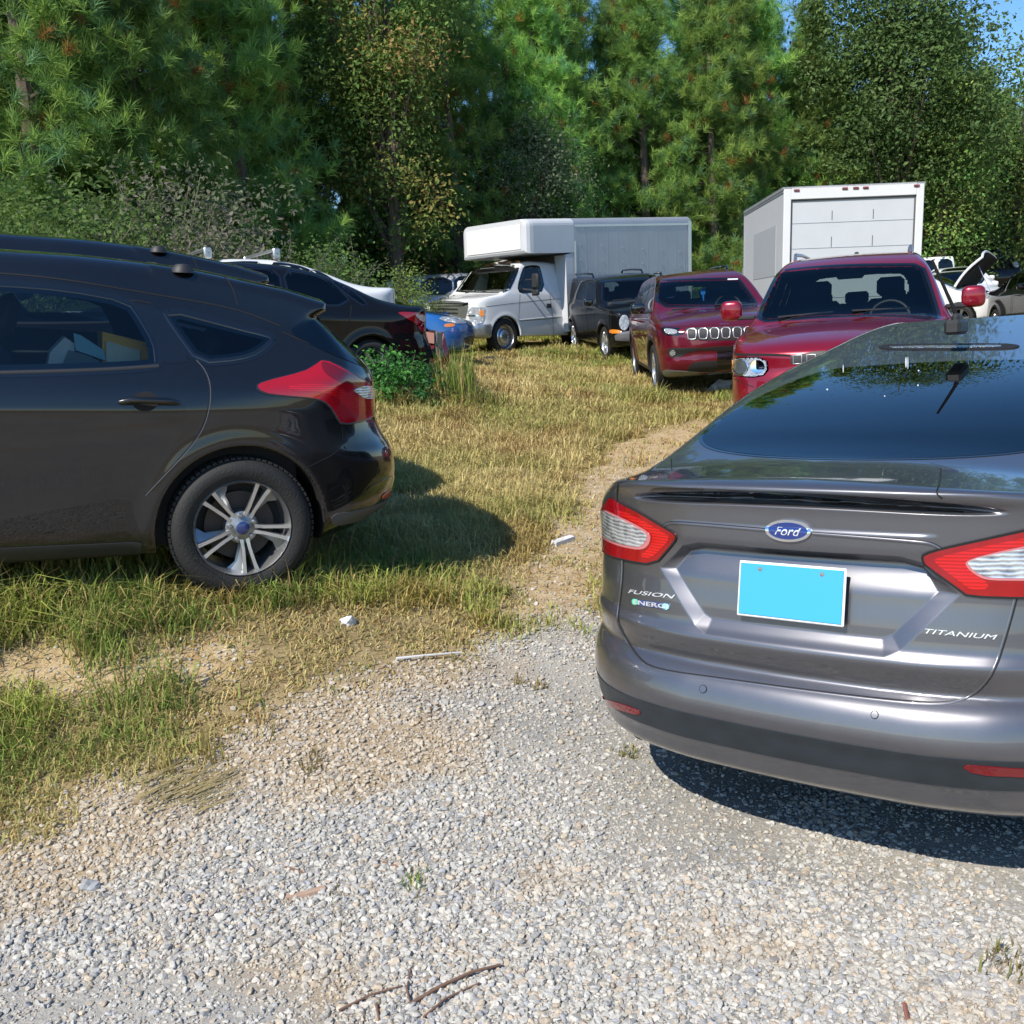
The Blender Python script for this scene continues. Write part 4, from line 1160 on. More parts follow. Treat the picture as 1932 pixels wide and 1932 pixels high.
hb.patch('side_window', 'cam', dg, M_['hatch_glass'], off=.0022, step=7, rnd=1, cut=5, mirror=True)
hb.ribbon('window_seal', 'cam', dg, M_['gloss_black'], w=.055, off=.0012, rnd=1, closed=True, mirror=True)
hb.ribbon('window_trim', 'cam', dg, M_['gloss_black'], w=.014, off=.002, rnd=1, closed=True, bead=.002, mirror=True)
qg = zF([(748, 398), (1100, 490), (1245, 524), (1262, 542), (1200, 598), (1110, 630), (922, 646), (820, 510)])
hb.patch('quarter_window', 'cam', qg, M_['hatch_glass'], off=.0022, step=6, rnd=1, cut=5, mirror=True)
hb.ribbon('window_seal', 'cam', qg, M_['gloss_black'], w=.055, off=.0012, rnd=1, closed=True, mirror=True)
hb.ribbon('window_trim', 'cam', qg, M_['gloss_black'], w=.02, off=.003, rnd=1, closed=True, bead=.003, mirror=True)
hb.patch('pillar_trim', 'cam', zF([(625, 372), (690, 385), (745, 410), (905, 640), (740, 656), (735, 560), (680, 450)]), M_['gloss_black'], off=.0018, step=6, rnd=1, mirror=True)
hgw = [(-.62, .98 + .03), (-.30, .985), (0, .98), (.30, .985), (.62, 1.01), (.58, 1.16), (.53, 1.27), (.3, 1.30), (0, 1.305), (-.3, 1.30), (-.53, 1.27), (-.58, 1.16)]
hgw = [(x, z + .04) for x, z in hgw]
hb.patch('rear_window', 'rear', hgw, M_['privacy'], off=.003, step=.03, rnd=2)
hb.patch('rear_window_corner', 'cam', zF([(1330, 508), (1400, 455), (1425, 432), (1520, 505), (1640, 595), (1752, 695), (1690, 672), (1500, 596)]), M_['privacy'], off=.0022, step=5, rnd=1, mirror=True)
hb.ribbon('window_seal', 'rear', hgw, M_['blackplastic'], w=.012, off=.003, rnd=2, closed=True, bead=.002)
hb.patch('windshield', 'top', [(-.66, 3.2), (0, 3.32), (.66, 3.2), (.62, 2.9), (.55, 2.62), (0, 2.56), (-.55, 2.62), (-.62, 2.9)], M_['windshield'], off=.0025, step=.04, cut=.03)
fdw = zF([(-760, 690), (-1700, 740), (-2000, 640), (-1500, 430), (-1000, 340), (-760, 330)])
# lamps
ll = zF([(1180, 757), (1215, 735), (1400, 690), (1450, 662), (1495, 630), (1600, 680), (1718, 752), (1740, 800), (1738, 870), (1702, 916), (1580, 937), (1556, 905), (1520, 842), (1470, 816), (1300, 802), (1215, 790)])
tl = hb.patch('taillight', 'cam', ll, M_['lampred'], off=.006, step=5, rnd=1, mirror=True, thick=.012)
hb.patch('light_strip', 'cam', zF([(1330, 752), (1500, 748), (1560, 760), (1640, 800), (1690, 830), (1690, 880), (1640, 900), (1600, 850), (1540, 800), (1470, 782), (1340, 778)]), M_['lamprib'], off=.007, step=5, rnd=2, parent=tl[0])
hb.patch('lamp_top', 'cam', zF([(1480, 650), (1510, 645), (1600, 692), (1690, 745), (1640, 755), (1560, 735), (1500, 700)]), M_['lampred_dark'], off=.007, step=5, rnd=2, parent=tl[0])
hb.patch('reverse_lens', 'cam', zF([(1624, 770), (1708, 750), (1732, 775), (1736, 812), (1690, 817), (1660, 800)]), M_['lensglow'], off=.009, step=4, rnd=1, parent=tl[0])
hb.ribbon('lamp_gasket', 'cam', ll, M_['gloss_black'], w=.008, off=.005, rnd=1, closed=True, bead=.002)
hb.patch('reflector', 'cam', zF([(1758, 1280), (1780, 1248), (1832, 1228), (1830, 1252), (1800, 1272)]), pmat('reflector_orange', (.55, .06, .02), .2, coat=1), off=.005, step=4, rnd=1, mirror=True)
hb.patch('bumper_trim', 'cam', zF([(1690, 1232), (1790, 1180), (1838, 1165), (1842, 1185), (1800, 1215), (1720, 1250)]), M_['gloss_black'], off=.004, step=4, rnd=1, mirror=True)
hb.patch('bumper_skirt', 'cam', zF([(1530, 1350), (1640, 1335), (1760, 1300), (1830, 1255), (1838, 1290), (1790, 1335), (1680, 1378), (1540, 1408)]), M_['greyplastic'], off=.003, step=6, rnd=1)
# seams
sm = [zF([(905, 636), (945, 680), (970, 745), (970, 830), (945, 938), (880, 1040), (770, 1155), (668, 1262)]), zF([(1392, 1146), (1480, 1105), (1562, 1062), (1588, 1010), (1582, 945)]),
      zF([(600, 360), (640, 362), (700, 375)]), zF([(1300, 505), (1500, 590), (1560, 560)]), zF([(-720, 690), (-730, 1300), (-700, 1420)])]
hb.ribbon('panel_seam', 'cam', sm, M_['seam'], w=.005, off=.0015, mirror=True)
hb.ribbon('seam_glint_bead', 'cam', [[(x + 2.2, y + .8) for x, y in sm[0]]], pmat('seam_glint', (.10, .10, .11), .15, .3, coat=1), w=.0035, off=.0012, bead=.0015, mirror=True)  # paler bead, a glint painted along the door seam
hb.ribbon('roof_seam', 'cam', [zF([(1040, 250), (1075, 300), (1088, 345), (1100, 385)]), zF([(-600, 205), (0, 232), (300, 262), (700, 330), (1085, 395), (1300, 480)])], M_['seam'], w=.006, off=.0015, mirror=True)
hb.ribbon('belt_moulding', 'cam', zF([(-700, 706), (0, 696), (480, 682), (735, 664)]), M_['blackplastic'], w=.016, off=.002, bead=.003, mirror=True)
hb.patch('sill_panel', 'left', [(1.24, .185), (3.0, .185), (3.0, .29), (1.24, .275)], M_['blackplastic'], off=.006, step=.04, rnd=0, mirror=True)
# door handle: recess and grip
hp = hb.patch('handle_cup', 'cam', zF(ell((672, 828), 62, 46, 0, 20)), M_['seam'], off=.001, step=5, rnd=0)
H_, N_ = hb.hit('cam', np.array(zF([(555, 832), (600, 826), (680, 828), (780, 830), (828, 836)])))
hm = MB(); hm.tube(list(H_ + N_ * np.array([[.006], [.026], [.032], [.026], [.006]])), [.012, .015, .014, .014, .010], 10)
hm.build('door_handle', P_black, foc, smooth=True)
# fuel of small things: roof antenna base, rear wiper
am = MB()
for q in (zF([(820, 212)]), zF([(760, 130)])):
    pass
H_, N_ = hb.hit('cam', np.array(zF([(845, 222)])))
am.lathe([(0.001, .030), (.03, .026), (.046, .008), (.05, -.01)], origin=tuple(H_[0]), axis='Z', n=20)
am.build('antenna_base', M_['blackplastic'], foc, smooth=True)
H_, N_ = hb.hit('rear', np.array([(0, 1.00), (.02, 1.03), (-.3, 1.09), (-.42, 1.10)]))
wm = MB(); wm.tube(list(H_ + N_ * np.array([[-.01], [.025], [.02], [.015]])), [.022, .016, .008, .005], 8); wm.build('rear_wiper', M_['blackplastic'], foc, smooth=True)
hb.patch('licence_plate', 'rear', [(-.155, .76), (.155, .76), (.155, .91), (-.155, .91)], M_['white'], off=.006, step=.03, rnd=0)
# wheels
for i, yy in enumerate((.807, 3.455)):
    for sx in (-1, 1): wheel(foc, sx * .795, yy, .315, .318, .225, 'twin5', sx, rimr=.218, spin=(R(44) if sx < 0 else R(10)))
tub(foc, .76, .55, 3.3, .25, .93)
std_cabin(foc, 2.95, 2.15, .30, zdash=1.0)
hb.patch('headlight', 'front', [(.45, .72), (.80, .78), (.84, .86), (.62, .84)], M_['lampclear'], off=.004, step=.04, mirror=True)
hb.patch('grille', 'front', [(-.55, .30), (.55, .30), (.62, .5), (-.62, .5)], M_['blackplastic'], off=.004, step=.05)
hb.finish()
FOC_M = np.array(foc.matrix_world)
# ================================================================== the two dark red and the black off-roaders facing us
P_red = paint('paint_cherry', (.25, .003, .016), .45, .28, dust=.03)
P_red2 = paint('paint_wine', (.145, .003, .018), .45, .28, dust=.04)
P_blk2 = paint('paint_black_dusty', (.006, .006, .007), .1, .22, dust=.0, spec=.05, coat=.7)
zG = lambda pts: zc(1800, 420, 776, pts)
zC = lambda pts: zc(1400, 440, 600, pts)
def mirrors(root, x, y, z, mat, size=(.20, .12, .17), arm=.12, only=None):
    for s in (-1, 1):
        m = MB(); m.pod((s * x, y, z), size)
        o = m.build('side_mirror', mat, root, smooth=True)
        k = MB(); k.box((s * (x - size[0] / 2 - arm / 2 + .02), y + .02, z - size[2] * .38), (arm + .06, .06, .04), bev=.01)
        k.box((s * x, y - size[1] / 2 + .005, z), (size[0] * .7, .012, size[2] * .6), bev=.004)
        k.build('mirror_foot', M_['blackplastic'], o)
def rails(root, x, y0, y1, z, mat, r=.018, zmid=.03):
    for s in (-1, 1):
        m = MB(); m.tube([(s * x, y0, z - .05), (s * x, y0 + .08, z + zmid * .6), (s * x, (y0 + y1) / 2, z + zmid), (s * x, y1 - .08, z + zmid * .6), (s * x, y1, z - .05)], r, 8)
        m.build('roof_rail', mat, root, smooth=True)
def wipers(root, pts, mat=None):
    for a, b in pts:
        m = MB(); m.tube([(a[0], a[1], a[2] - .02), (b[0], b[1], b[2] - .05)], .009, 6); m.build('wiper', M_['blackplastic'], root)

# ---- cherry red one, nearer
gc = empty('parked_suv', 'cherry red off-roader facing us with chrome headlight, directly behind the grey sedan', 'car', pose('gc'), )
GS = dict(L=4.82, Wmax=.972, zmin=.22, arch=.43, well=.55, wheels=[(.92, .375), (3.83, .375)],
    ztop=[(-.1, 1.50), (.05, 1.60), (.3, 1.69), (.8, 1.745), (1.4, 1.762), (2.0, 1.762), (2.45, 1.735), (2.78, 1.655), (3.1, 1.44), (3.42, 1.215), (3.56, 1.155), (3.9, 1.125), (4.3, 1.08), (4.55, 1.03), (4.72, .97), (4.86, .84)],
    zrear=[(.25, .2), (.4, .03), (.6, 0), (.8, .03), (1.05, .06), (1.3, .16), (1.6, .32), (1.8, .6)],
    zfront=[(.22, .30), (.32, .12), (.42, .04), (.55, .0), (.70, .02), (.80, .05), (.92, .06), (1.0, .12), (1.15, .4)],
    plan_r=[(0, 0), (.5, .03), (.75, .10), (.9, .25), (.97, .5), (1.0, .9)], plan_f=[(0, 0), (.4, .035), (.65, .10), (.80, .20), (.88, .32), (.94, .52), (.975, .9), (1.0, 1.4)],
    W=[(.2, .88), (.35, .925), (.5, .95), (.7, .968), (.95, .962), (1.05, .945), (1.13, .90), (1.2, .865), (1.4, .79), (1.62, .70), (1.76, .62)],
    crown=[(0, .05), (3, .06), (3.6, .07), (4.8, .09)], taper=[(0, .05), (.6, 0), (3.0, 0), (3.7, .10), (4.8, .14)], belt=1.15,
    zbot=[(0, .25), (4.8, .25)], k=(.075, .06, .06), flare=.03)
gb = Body(gc, car_sdf(GS), (-1.06, -.06, .18), (1.06, 4.9, 1.84), .018, 'body', [P_red, M_['blackplastic']], arch_mat(GS))
gws = zG([(262, 968), (300, 858), (392, 660), (420, 645), (650, 624), (850, 615), (1100, 612), (1288, 612), (1330, 730), (1385, 905), (1395, 960), (1100, 930), (700, 938), (480, 952)])
gb.patch('windshield', 'cam', gws, M_['windshield'], off=.003, step=9, rnd=1, cut=4)
gb.ribbon('windshield_seal', 'cam', gws, M_['gloss_black'], w=.06, off=.0015, rnd=1, closed=True)
gb.patch('rear_window', 'rear', [(-.60, 1.20), (.60, 1.20), (.56, 1.55), (.3, 1.58), (-.3, 1.58), (-.56, 1.55)], M_['window'], off=.003, step=.05, cut=.02)
for wp in ([(.35, 1.20), (1.02, 1.20), (1.10, 1.60), (.62, 1.58)], [(1.10, 1.19), (2.02, 1.18), (2.02, 1.64), (1.18, 1.62)], [(2.10, 1.18), (3.12, 1.17), (2.55, 1.60), (2.10, 1.64)]):
    gb.patch('side_window', 'right', wp, M_['tint'], off=.003, step=.05, rnd=2, cut=.03, mirror=True)
hl = gb.patch('headlight', 'cam', zG([(92, 1212), (112, 1200), (320, 1192), (330, 1298), (210, 1318), (112, 1290)]), M_['lensglow'], off=.005, step=6, rnd=1, mirror=True)
gb.patch('projector', 'cam', zG(ell((160, 1255), 40, 42, 0, 20)), M_['lampball'], off=.010, step=4, rnd=0, parent=hl[0])
gb.ribbon('lamp_ring', 'cam', zG(ell((160, 1255), 46, 48, 0, 20)), M_['chrome'], w=.012, off=.010, closed=True, rnd=0, bead=.004, parent=hl[0])
gb.patch('high_beam', 'cam', zG(ell((266, 1250), 44, 42, 0, 20)), M_['chrome'], off=.008, step=4, rnd=0, parent=hl[0])
gb.ribbon('lamp_bezel', 'cam', zG([(92, 1212), (112, 1200), (320, 1192), (330, 1298), (210, 1318), (112, 1290)]), M_['gloss_black'], w=.016, off=.005, rnd=1, closed=True, mirror=True)
gb.patch('marker_lens', 'cam', zG([(88, 1215), (104, 1204), (112, 1240), (116, 1286), (100, 1284)]), M_['amber'], off=.0085, step=4, rnd=1, mirror=True)
gb.ribbon('hood_gap', 'cam', zG([(120, 1160), (130, 1176), (300, 1176), (470, 1180)]), M_['void'], w=.02, off=.002, rnd=1, mirror=True)
gb.patch('grille', 'front', [(-.38, .81), (.38, .81), (.39, .93), (-.39, .93)], M_['blackplastic'], off=.004, step=.04, rnd=1)
for k in range(7):
    x = -.330 + k * .110
    gb.ribbon('grille_slot', 'front', [(x - .034, .835), (x + .034, .835), (x + .034, .905), (x - .034, .905)], M_['alloy_dark'], w=.009, off=.005, rnd=0, closed=True, bead=.003)
gb.patch('lower_grille', 'front', [(-.62, .42), (.62, .42), (.66, .58), (-.66, .58)], M_['blackplastic'], off=.004, step=.05)
gb.patch('bumper_skirt', 'front', [(-.85, .26), (.85, .26), (.88, .36), (-.88, .36)], M_['greyplastic'], off=.004, step=.06, rnd=0)
gb.ribbon('panel_seam', 'cam', [zG([(100, 1190), (140, 1110), (215, 1020), (255, 970)]), zG([(60, 1300), (150, 1345), (240, 1380)])], M_['seam'], w=.006, off=.002, mirror=True)
gb.ribbon('door_seam', 'right', [[(2.06, 1.2), (2.06, .4)], [(3.2, 1.16), (3.25, .4)], [(1.05, 1.2), (1.2, .8), (1.32, .5)]], M_['seam'], w=.006, off=.002, mirror=True)
mirrors(gc, 1.085, 3.24, 1.275, P_red, (.205, .14, .195))
rails(gc, .56, .5, 2.3, 1.775, M_['steel'])
am = MB(); am.lathe([(.001, .05), (.02, .045), (.03, .0)], origin=(0, 1.0, 1.765), axis='Z', n=12); am.build('antenna_base', M_['blackplastic'], gc)
wipers(gc, [((.62, 3.46, 1.215), (.12, 3.40, 1.262)), ((-.05, 3.46, 1.235), (-.55, 3.38, 1.255))])
for yy in (.92, 3.83):
    for sx in (-1, 1): wheel(gc, sx * .82, yy, .375, .375, .26, 'five', sx)
tub(gc, .80, .2, 3.5, .35, 1.05)
std_cabin(gc, 3.05, 2.15, .50, half=.74, zdash=1.13)
mm = MB(); mm.box((0, 2.70, 1.55), (.26, .05, .085), bev=.02); mm.tube([(0, 2.70, 1.55), (0, 2.74, 1.66)], .015, 6); mm.box((0, 2.72, 1.63), (.34, .10, .05), bev=.02)
mm.build('rear_view_mirror', M_['blackplastic'], gc)
gb.finish()

# ---- wine red one
co = empty('parked_suv', 'wine red off-roader with seven slot grille and black wheel arches at the field edge', 'car', pose('compass'))
CS = dict(L=4.40, Wmax=.912, zmin=.24, arch=.405, well=.52, wheels=[(.86, .352), (3.50, .352)],
    ztop=[(-.1, 1.40), (.05, 1.48), (.3, 1.56), (.8, 1.615), (1.4, 1.640), (1.9, 1.640), (2.25, 1.61), (2.55, 1.535), (2.85, 1.36), (3.18, 1.150), (3.32, 1.105), (3.7, 1.075), (4.05, 1.02), (4.25, .955), (4.36, .88), (4.45, .75)],
    zrear=[(.25, .2), (.4, .03), (.6, 0), (.8, .03), (1.05, .06), (1.3, .16), (1.5, .28), (1.7, .6)],
    zfront=[(.24, .22), (.32, .10), (.40, .04), (.48, .02), (.56, .03), (.66, .0), (.74, .005), (.86, .02), (.94, .06), (1.02, .16), (1.15, .4)],
    plan_r=[(0, 0), (.5, .03), (.72, .10), (.85, .25), (.91, .5), (.94, .9)], plan_f=[(0, 0), (.4, .03), (.6, .085), (.73, .16), (.82, .28), (.87, .45), (.91, .8), (.94, 1.2)],
    W=[(.2, .84), (.35, .885), (.5, .90), (.7, .910), (.9, .905), (1.0, .885), (1.08, .84), (1.15, .80), (1.35, .72), (1.52, .64), (1.64, .57)],
    crown=[(0, .05), (3, .06), (3.5, .08), (4.4, .12)], taper=[(0, .05), (.6, 0), (2.8, 0), (3.4, .08), (4.4, .12)], belt=1.1,
    zbot=[(0, .27), (4.4, .27)], k=(.07, .05, .05), flare=.03)
def co_mat(x, y, z):
    m = arch_mat(CS)(x, y, z)
    for yw, zw in CS['wheels']:
        r = np.hypot(y - yw, z - zw); m[(r < CS['arch'] + .06) & (np.abs(x) > .7) & (z < .85)] = 1
    m[(z < .36) & (y > .3) & (y < 4.0)] = 1
    return m
cb = Body(co, car_sdf(CS), (-1.0, -.06, .2), (1.0, 4.48, 1.72), .018, 'body', [P_red2, M_['blackplastic']], co_mat)
cws = zC([(806, 1066), (815, 860), (840, 852), (1150, 842), (1458, 838), (1480, 850), (1560, 960), (1628, 1060), (1500, 1072), (1150, 1066)])
cb.patch('windshield', 'cam', cws, M_['windshield'], off=.003, step=6, rnd=1, cut=4)
cb.ribbon('windshield_seal', 'cam', cws, M_['gloss_black'], w=.06, off=.0015, rnd=1, closed=True)
cb.patch('rear_window', 'rear', [(-.55, 1.15), (.55, 1.15), (.50, 1.45), (-.50, 1.45)], M_['window'], off=.003, step=.05, cut=.02)
for wp in ([(.42, 1.14), (.95, 1.14), (1.02, 1.49), (.62, 1.47)], [(1.03, 1.13), (1.88, 1.12), (1.88, 1.53), (1.1, 1.51)], [(1.96, 1.12), (2.90, 1.12), (2.35, 1.50), (1.96, 1.53)]):
    cb.patch('side_window', 'right', wp, M_['tint'], off=.003, step=.05, rnd=2, cut=.03, mirror=True)
    cb.ribbon('window_seal', 'right', wp, M_['gloss_black'], w=.05, off=.0012, rnd=2, closed=True, mirror=True)
cgp = cb.patch('grille', 'cam', zC([(1040, 1245), (1080, 1238), (1600, 1226), (1900, 1230), (1900, 1318), (1600, 1336), (1120, 1342), (1070, 1310)]), M_['blackplastic'], off=.004, step=6, rnd=1)
for k in range(7):
    x0 = 1058 + k * 92.5; y0 = 1248 - k * 3.2; w = 76 - k; h = 84
    ln = zC([(x0, y0), (x0 + w, y0 - 2), (x0 + w - 4, y0 + h * .8), (x0 + w - 14, y0 + h), (x0 + 14, y0 + h), (x0 + 6, y0 + h * .8)])
    cb.ribbon('grille_ring', 'cam', ln, M_['steel'], w=.013, off=.006, rnd=1, closed=True, bead=.008, step=4, parent=cgp)
    cb.patch('grille_mesh', 'cam', ln, M_['blackplastic'], off=.005, step=5, rnd=1, parent=cgp)
hl = cb.patch('headlight', 'cam', zC([(845, 1238), (870, 1232), (1040, 1242), (1050, 1280), (990, 1303), (880, 1300), (858, 1275)]), M_['gloss_black'], off=.005, step=4, rnd=1, mirror=True)
cb.patch('projector', 'cam', zC([(868, 1245), (930, 1248), (985, 1262), (970, 1292), (890, 1288)]), M_['lampclear'], off=.009, step=4, rnd=1, parent=hl[0])
cb.patch('lamp_wing', 'cam', zC([(990, 1250), (1036, 1250), (1040, 1276), (995, 1290)]), M_['lampred_dark'], off=.009, step=4, rnd=1, parent=hl[0])
fg = cb.patch('fog_bezel', 'cam', zC([(900, 1410), (925, 1402), (1160, 1400), (1160, 1420), (1060, 1440), (1000, 1478), (905, 1478)]), M_['blackplastic'], off=.004, step=5, rnd=1, mirror=True)
cb.patch('fog_light', 'cam', zC(ell((942, 1442), 24, 24, 0, 14)), M_['lamprefl'], off=.010, step=3, rnd=0, parent=fg[0])
cb.patch('upper_intake', 'cam', zC([(1160, 1398), (1700, 1376), (1760, 1386), (1700, 1400), (1300, 1420), (1160, 1420)]), M_['blackplastic'], off=.0045, step=5, rnd=1)
cb.patch('lower_grille', 'cam', zC([(1060, 1570), (1110, 1510), (1330, 1505), (1700, 1490), (1760, 1540), (1790, 1580), (1600, 1590), (1340, 1602), (1065, 1596)]), M_['blackplastic'], off=.004, step=6, rnd=1)
cb.patch('bumper_guard', 'cam', zC([(850, 1572), (1000, 1590), (1340, 1600), (1700, 1588), (1860, 1560), (1880, 1600), (1700, 1632), (1340, 1648), (1000, 1650), (880, 1640)]), M_['alloy_dark'], off=.006, step=6, rnd=1)
cb.patch('plate_holder', 'cam', zC([(1296, 1418), (1480, 1412), (1480, 1525), (1300, 1532)]), M_['gloss_black'], off=.03, step=6, rnd=0, thick=-.005)
cb.text('lettering', 'cam', 'Jeep', *zC([(1318, 1208), (1396, 1205)]), M_['chrome'], .030, off=.004)
cb.ribbon('panel_seam', 'cam', [zC([(852, 1200), (820, 1120), (800, 1075)]), zC([(862, 1225), (1000, 1228), (1300, 1218), (1600, 1205)])], M_['seam'], w=.007, off=.002)
cb.ribbon('door_seam', 'right', [[(1.92, 1.14), (1.92, .4)], [(2.95, 1.12), (3.0, .5)], [(.98, 1.14), (1.1, .8), (1.25, .5)]], M_['seam'], w=.006, off=.002, mirror=True)
for yy in (2.35, 1.35):
    hm = MB()
    for s in (-1, 1): hm.tube([(s * .905, yy - .1, .985), (s * .93, yy - .07, .99), (s * .93, yy + .07, .99), (s * .905, yy + .1, .985)], .014, 6)
    hm.build('door_handle', P_red2, co, smooth=True)
mirrors(co, 1.0, 3.02, 1.19, M_['gloss_black'], (.21, .13, .16))
rails(co, .50, .5, 2.0, 1.645, M_['gloss_black'])
wipers(co, [((.55, 3.24, 1.155), (.05, 3.20, 1.18)), ((-.05, 3.24, 1.16), (-.5, 3.18, 1.18))])
for yy in (.86, 3.50):
    for sx in (-1, 1): wheel(co, sx * .775, yy, .352, .352, .23, 'five', sx)
tub(co, .74, .2, 3.25, .38, 1.03)
std_cabin(co, 2.85, 1.95, .48, half=.68, zdash=1.10)
mm = MB(); mm.box((0, 2.50, 1.44), (.24, .05, .075), bev=.02); mm.tube([(0, 2.5, 1.44), (0, 2.56, 1.52)], .015, 6); mm.build('rear_view_mirror', M_['blackplastic'], co)
st = cb.patch('sticker', 'cam', zC([(1385, 842), (1468, 840), (1470, 850), (1386, 852)]), M_['white'], off=.005, step=3, rnd=0)
af = MB(); af.box((-.02, 2.53, 1.33), (.07, .02, .09), bev=.008); af.tube([(-.02, 2.52, 1.42), (-.02, 2.53, 1.36)], .003, 5); af.tube([(-.02, 2.53, 1.29), (-.02, 2.53, 1.20)], [.02, .008], 6)
afo = af.build('air_freshener', pmat('freshener_blue', (.03, .22, .75), .4), None); afo.matrix_world = pose('compass')
tag(afo, 'small bright blue air freshener hanging behind the windshield of the wine red car', 'air freshener')
cb.finish()

# ---- black boxy one
pa = empty('parked_suv', 'small boxy black off-roader with round headlights beside the box body of the white van', 'car', pose('patriot'))
PS = dict(L=4.40, Wmax=.878, zmin=.26, arch=.40, well=.5, wheels=[(.88, .345), (3.52, .345)],
    ztop=[(-.1, 1.58), (.0, 1.60), (.2, 1.635), (.8, 1.665), (1.4, 1.672), (2.1, 1.66), (2.5, 1.60), (2.66, 1.54), (2.85, 1.36), (3.03, 1.18), (3.12, 1.13), (3.6, 1.10), (4.1, 1.05), (4.25, 1.01), (4.36, .93), (4.45, .8)],
    zrear=[(.25, .2), (.4, .03), (.6, 0), (.9, .03), (1.1, .05), (1.6, .14), (1.75, .3)],
    zfront=[(.26, .2), (.36, .06), (.46, .0), (.58, .01), (.62, .05), (.9, .06), (1.0, .1), (1.12, .3)],
    plan_r=[(0, 0), (.6, .02), (.78, .10), (.86, .25), (.9, .6)], plan_f=[(0, 0), (.5, .025), (.68, .07), (.78, .14), (.84, .26), (.88, .5), (.91, 1.0)],
    W=[(.2, .82), (.36, .86), (.6, .872), (.95, .876), (1.06, .86), (1.12, .83), (1.4, .755), (1.58, .70), (1.68, .64)],
    crown=[(0, .04), (3, .05), (4.4, .06)], taper=[(0, .02), (.6, 0), (2.8, 0), (3.3, .04), (4.4, .06)], belt=1.12,
    zbot=[(0, .29), (4.4, .29)], k=(.05, .04, .045), flare=.035)
pb = Body(pa, car_sdf(PS), (-.96, -.06, .22), (.96, 4.48, 1.75), .022, 'body', [P_blk2, M_['blackplastic']], arch_mat(PS))
pws = zC([(372, 1062), (374, 870), (395, 856), (700, 846), (900, 838), (940, 1040), (700, 1050)])
pb.patch('windshield', 'cam', pws, M_['windshield'], off=.003, step=6, rnd=1, cut=3)
pb.ribbon('windshield_seal', 'cam', pws, M_['gloss_black'], w=.06, off=.0015, rnd=1, closed=True)
for wp in ([(.22, 1.17), (.92, 1.17), (.92, 1.55), (.3, 1.54)], [(1.02, 1.17), (1.88, 1.16), (1.88, 1.56), (1.02, 1.56)], [(1.97, 1.16), (2.88, 1.15), (2.60, 1.48), (2.45, 1.56), (1.97, 1.56)]):
    pb.patch('side_window', 'right', wp, M_['tint'], off=.003, step=.06, rnd=1, cut=.03, mirror=True)
    pb.ribbon('window_seal', 'right', wp, M_['gloss_black'], w=.05, off=.0012, rnd=1, closed=True, mirror=True)
pb.patch('rear_window', 'rear', [(-.58, 1.2), (.58, 1.2), (.54, 1.52), (-.54, 1.52)], M_['window'], off=.003, step=.06, cut=.02)
pb.patch('headlight', 'cam', zC(ell((548, 1196), 40, 62, .05, 20)), M_['lensglow'], off=.006, step=4, rnd=0, mirror=True)
pb.patch('turn_signal', 'cam', zC([(430, 1248), (525, 1258), (532, 1282), (428, 1286)]), M_['amber'], off=.006, step=4, rnd=1, mirror=True)
pb.patch('bumper_cap', 'front', [(-.80, .40), (.80, .40), (.82, .58), (.5, .60), (-.5, .60), (-.82, .58)], M_['greyplastic'], off=.02, step=.05, rnd=1)
pb.patch('grille', 'front', [(-.50, .68), (.50, .68), (.50, .92), (-.50, .92)], M_['gloss_black'], off=.004, step=.05, rnd=1)
pb.ribbon('door_seam', 'right', [[(1.93, 1.18), (1.93, .42)], [(2.95, 1.14), (2.98, .45)], [(.97, 1.18), (1.05, .8), (1.28, .5)]], M_['seam'], w=.008, off=.002, mirror=True)
pb.ribbon('hood_seam', 'cam', zC([(372, 1100), (440, 1130), (520, 1140), (700, 1135)]), M_['void'], w=.02, off=.002)
mirrors(pa, .97, 2.86, 1.17, M_['gloss_black'], (.20, .11, .15))
rails(pa, .56, .3, 1.9, 1.69, M_['gloss_black'], r=.022, zmid=.04)
wipers(pa, [((.5, 3.08, 1.19), (.05, 3.04, 1.22))])
for yy in (.88, 3.52):
    for sx in (-1, 1): wheel(pa, sx * .745, yy, .345, .345, .22, 'five', sx)
tub(pa, .72, .2, 3.1, .4, 1.06)
std_cabin(pa, 2.80, 1.9, .50, half=.66, zdash=1.13)
pb.finish()
# ================================================================== white cutaway van with over-cab box, and the box truck
P_white = paint('paint_white', (.66, .665, .67), .0, .40, dust=.05)
zE = lambda pts: zc(1000, 500, 500, pts)
ev = empty('box_van', 'white cutaway van with a box body reaching over its cab, before the trees', 'van', pose('e350'))
ES = dict(L=5.80, Wmax=1.0, zmin=.32, arch=.45, well=.62, wheels=[(4.86, .385)],
    ztop=[(2.5, 2.04), (3.0, 2.08), (3.7, 2.09), (4.05, 2.04), (4.25, 1.93), (4.55, 1.63), (4.82, 1.40), (4.95, 1.345), (5.2, 1.30), (5.5, 1.24), (5.66, 1.16), (5.85, 1.0)],
    zrear=[(.2, 2.6), (2.3, 2.6)], zfront=[(.3, .22), (.36, .1), (.42, .03), (.6, .0), (.68, .03), (.74, .06), (1.1, .07), (1.2, .12), (1.4, .4)],
    plan_r=[(0, 0), (1.1, .0)], plan_f=[(0, 0), (.5, .02), (.75, .06), (.88, .14), (.95, .28), (1.0, .6), (1.03, 1.2)],
    W=[(.3, .95), (.42, .985), (.7, 1.0), (1.1, .99), (1.3, .965), (1.42, .93), (1.7, .86), (2.0, .77), (2.12, .70)],
    crown=[(2.5, .04), (4.0, .05), (4.9, .04), (5.8, .04)], taper=[(2.6, 0), (4.2, 0), (4.9, .02), (5.8, .05)], belt=1.4,
    zbot=[(0, .38), (5.8, .38)], k=(.09, .02, .05), flare=.02)
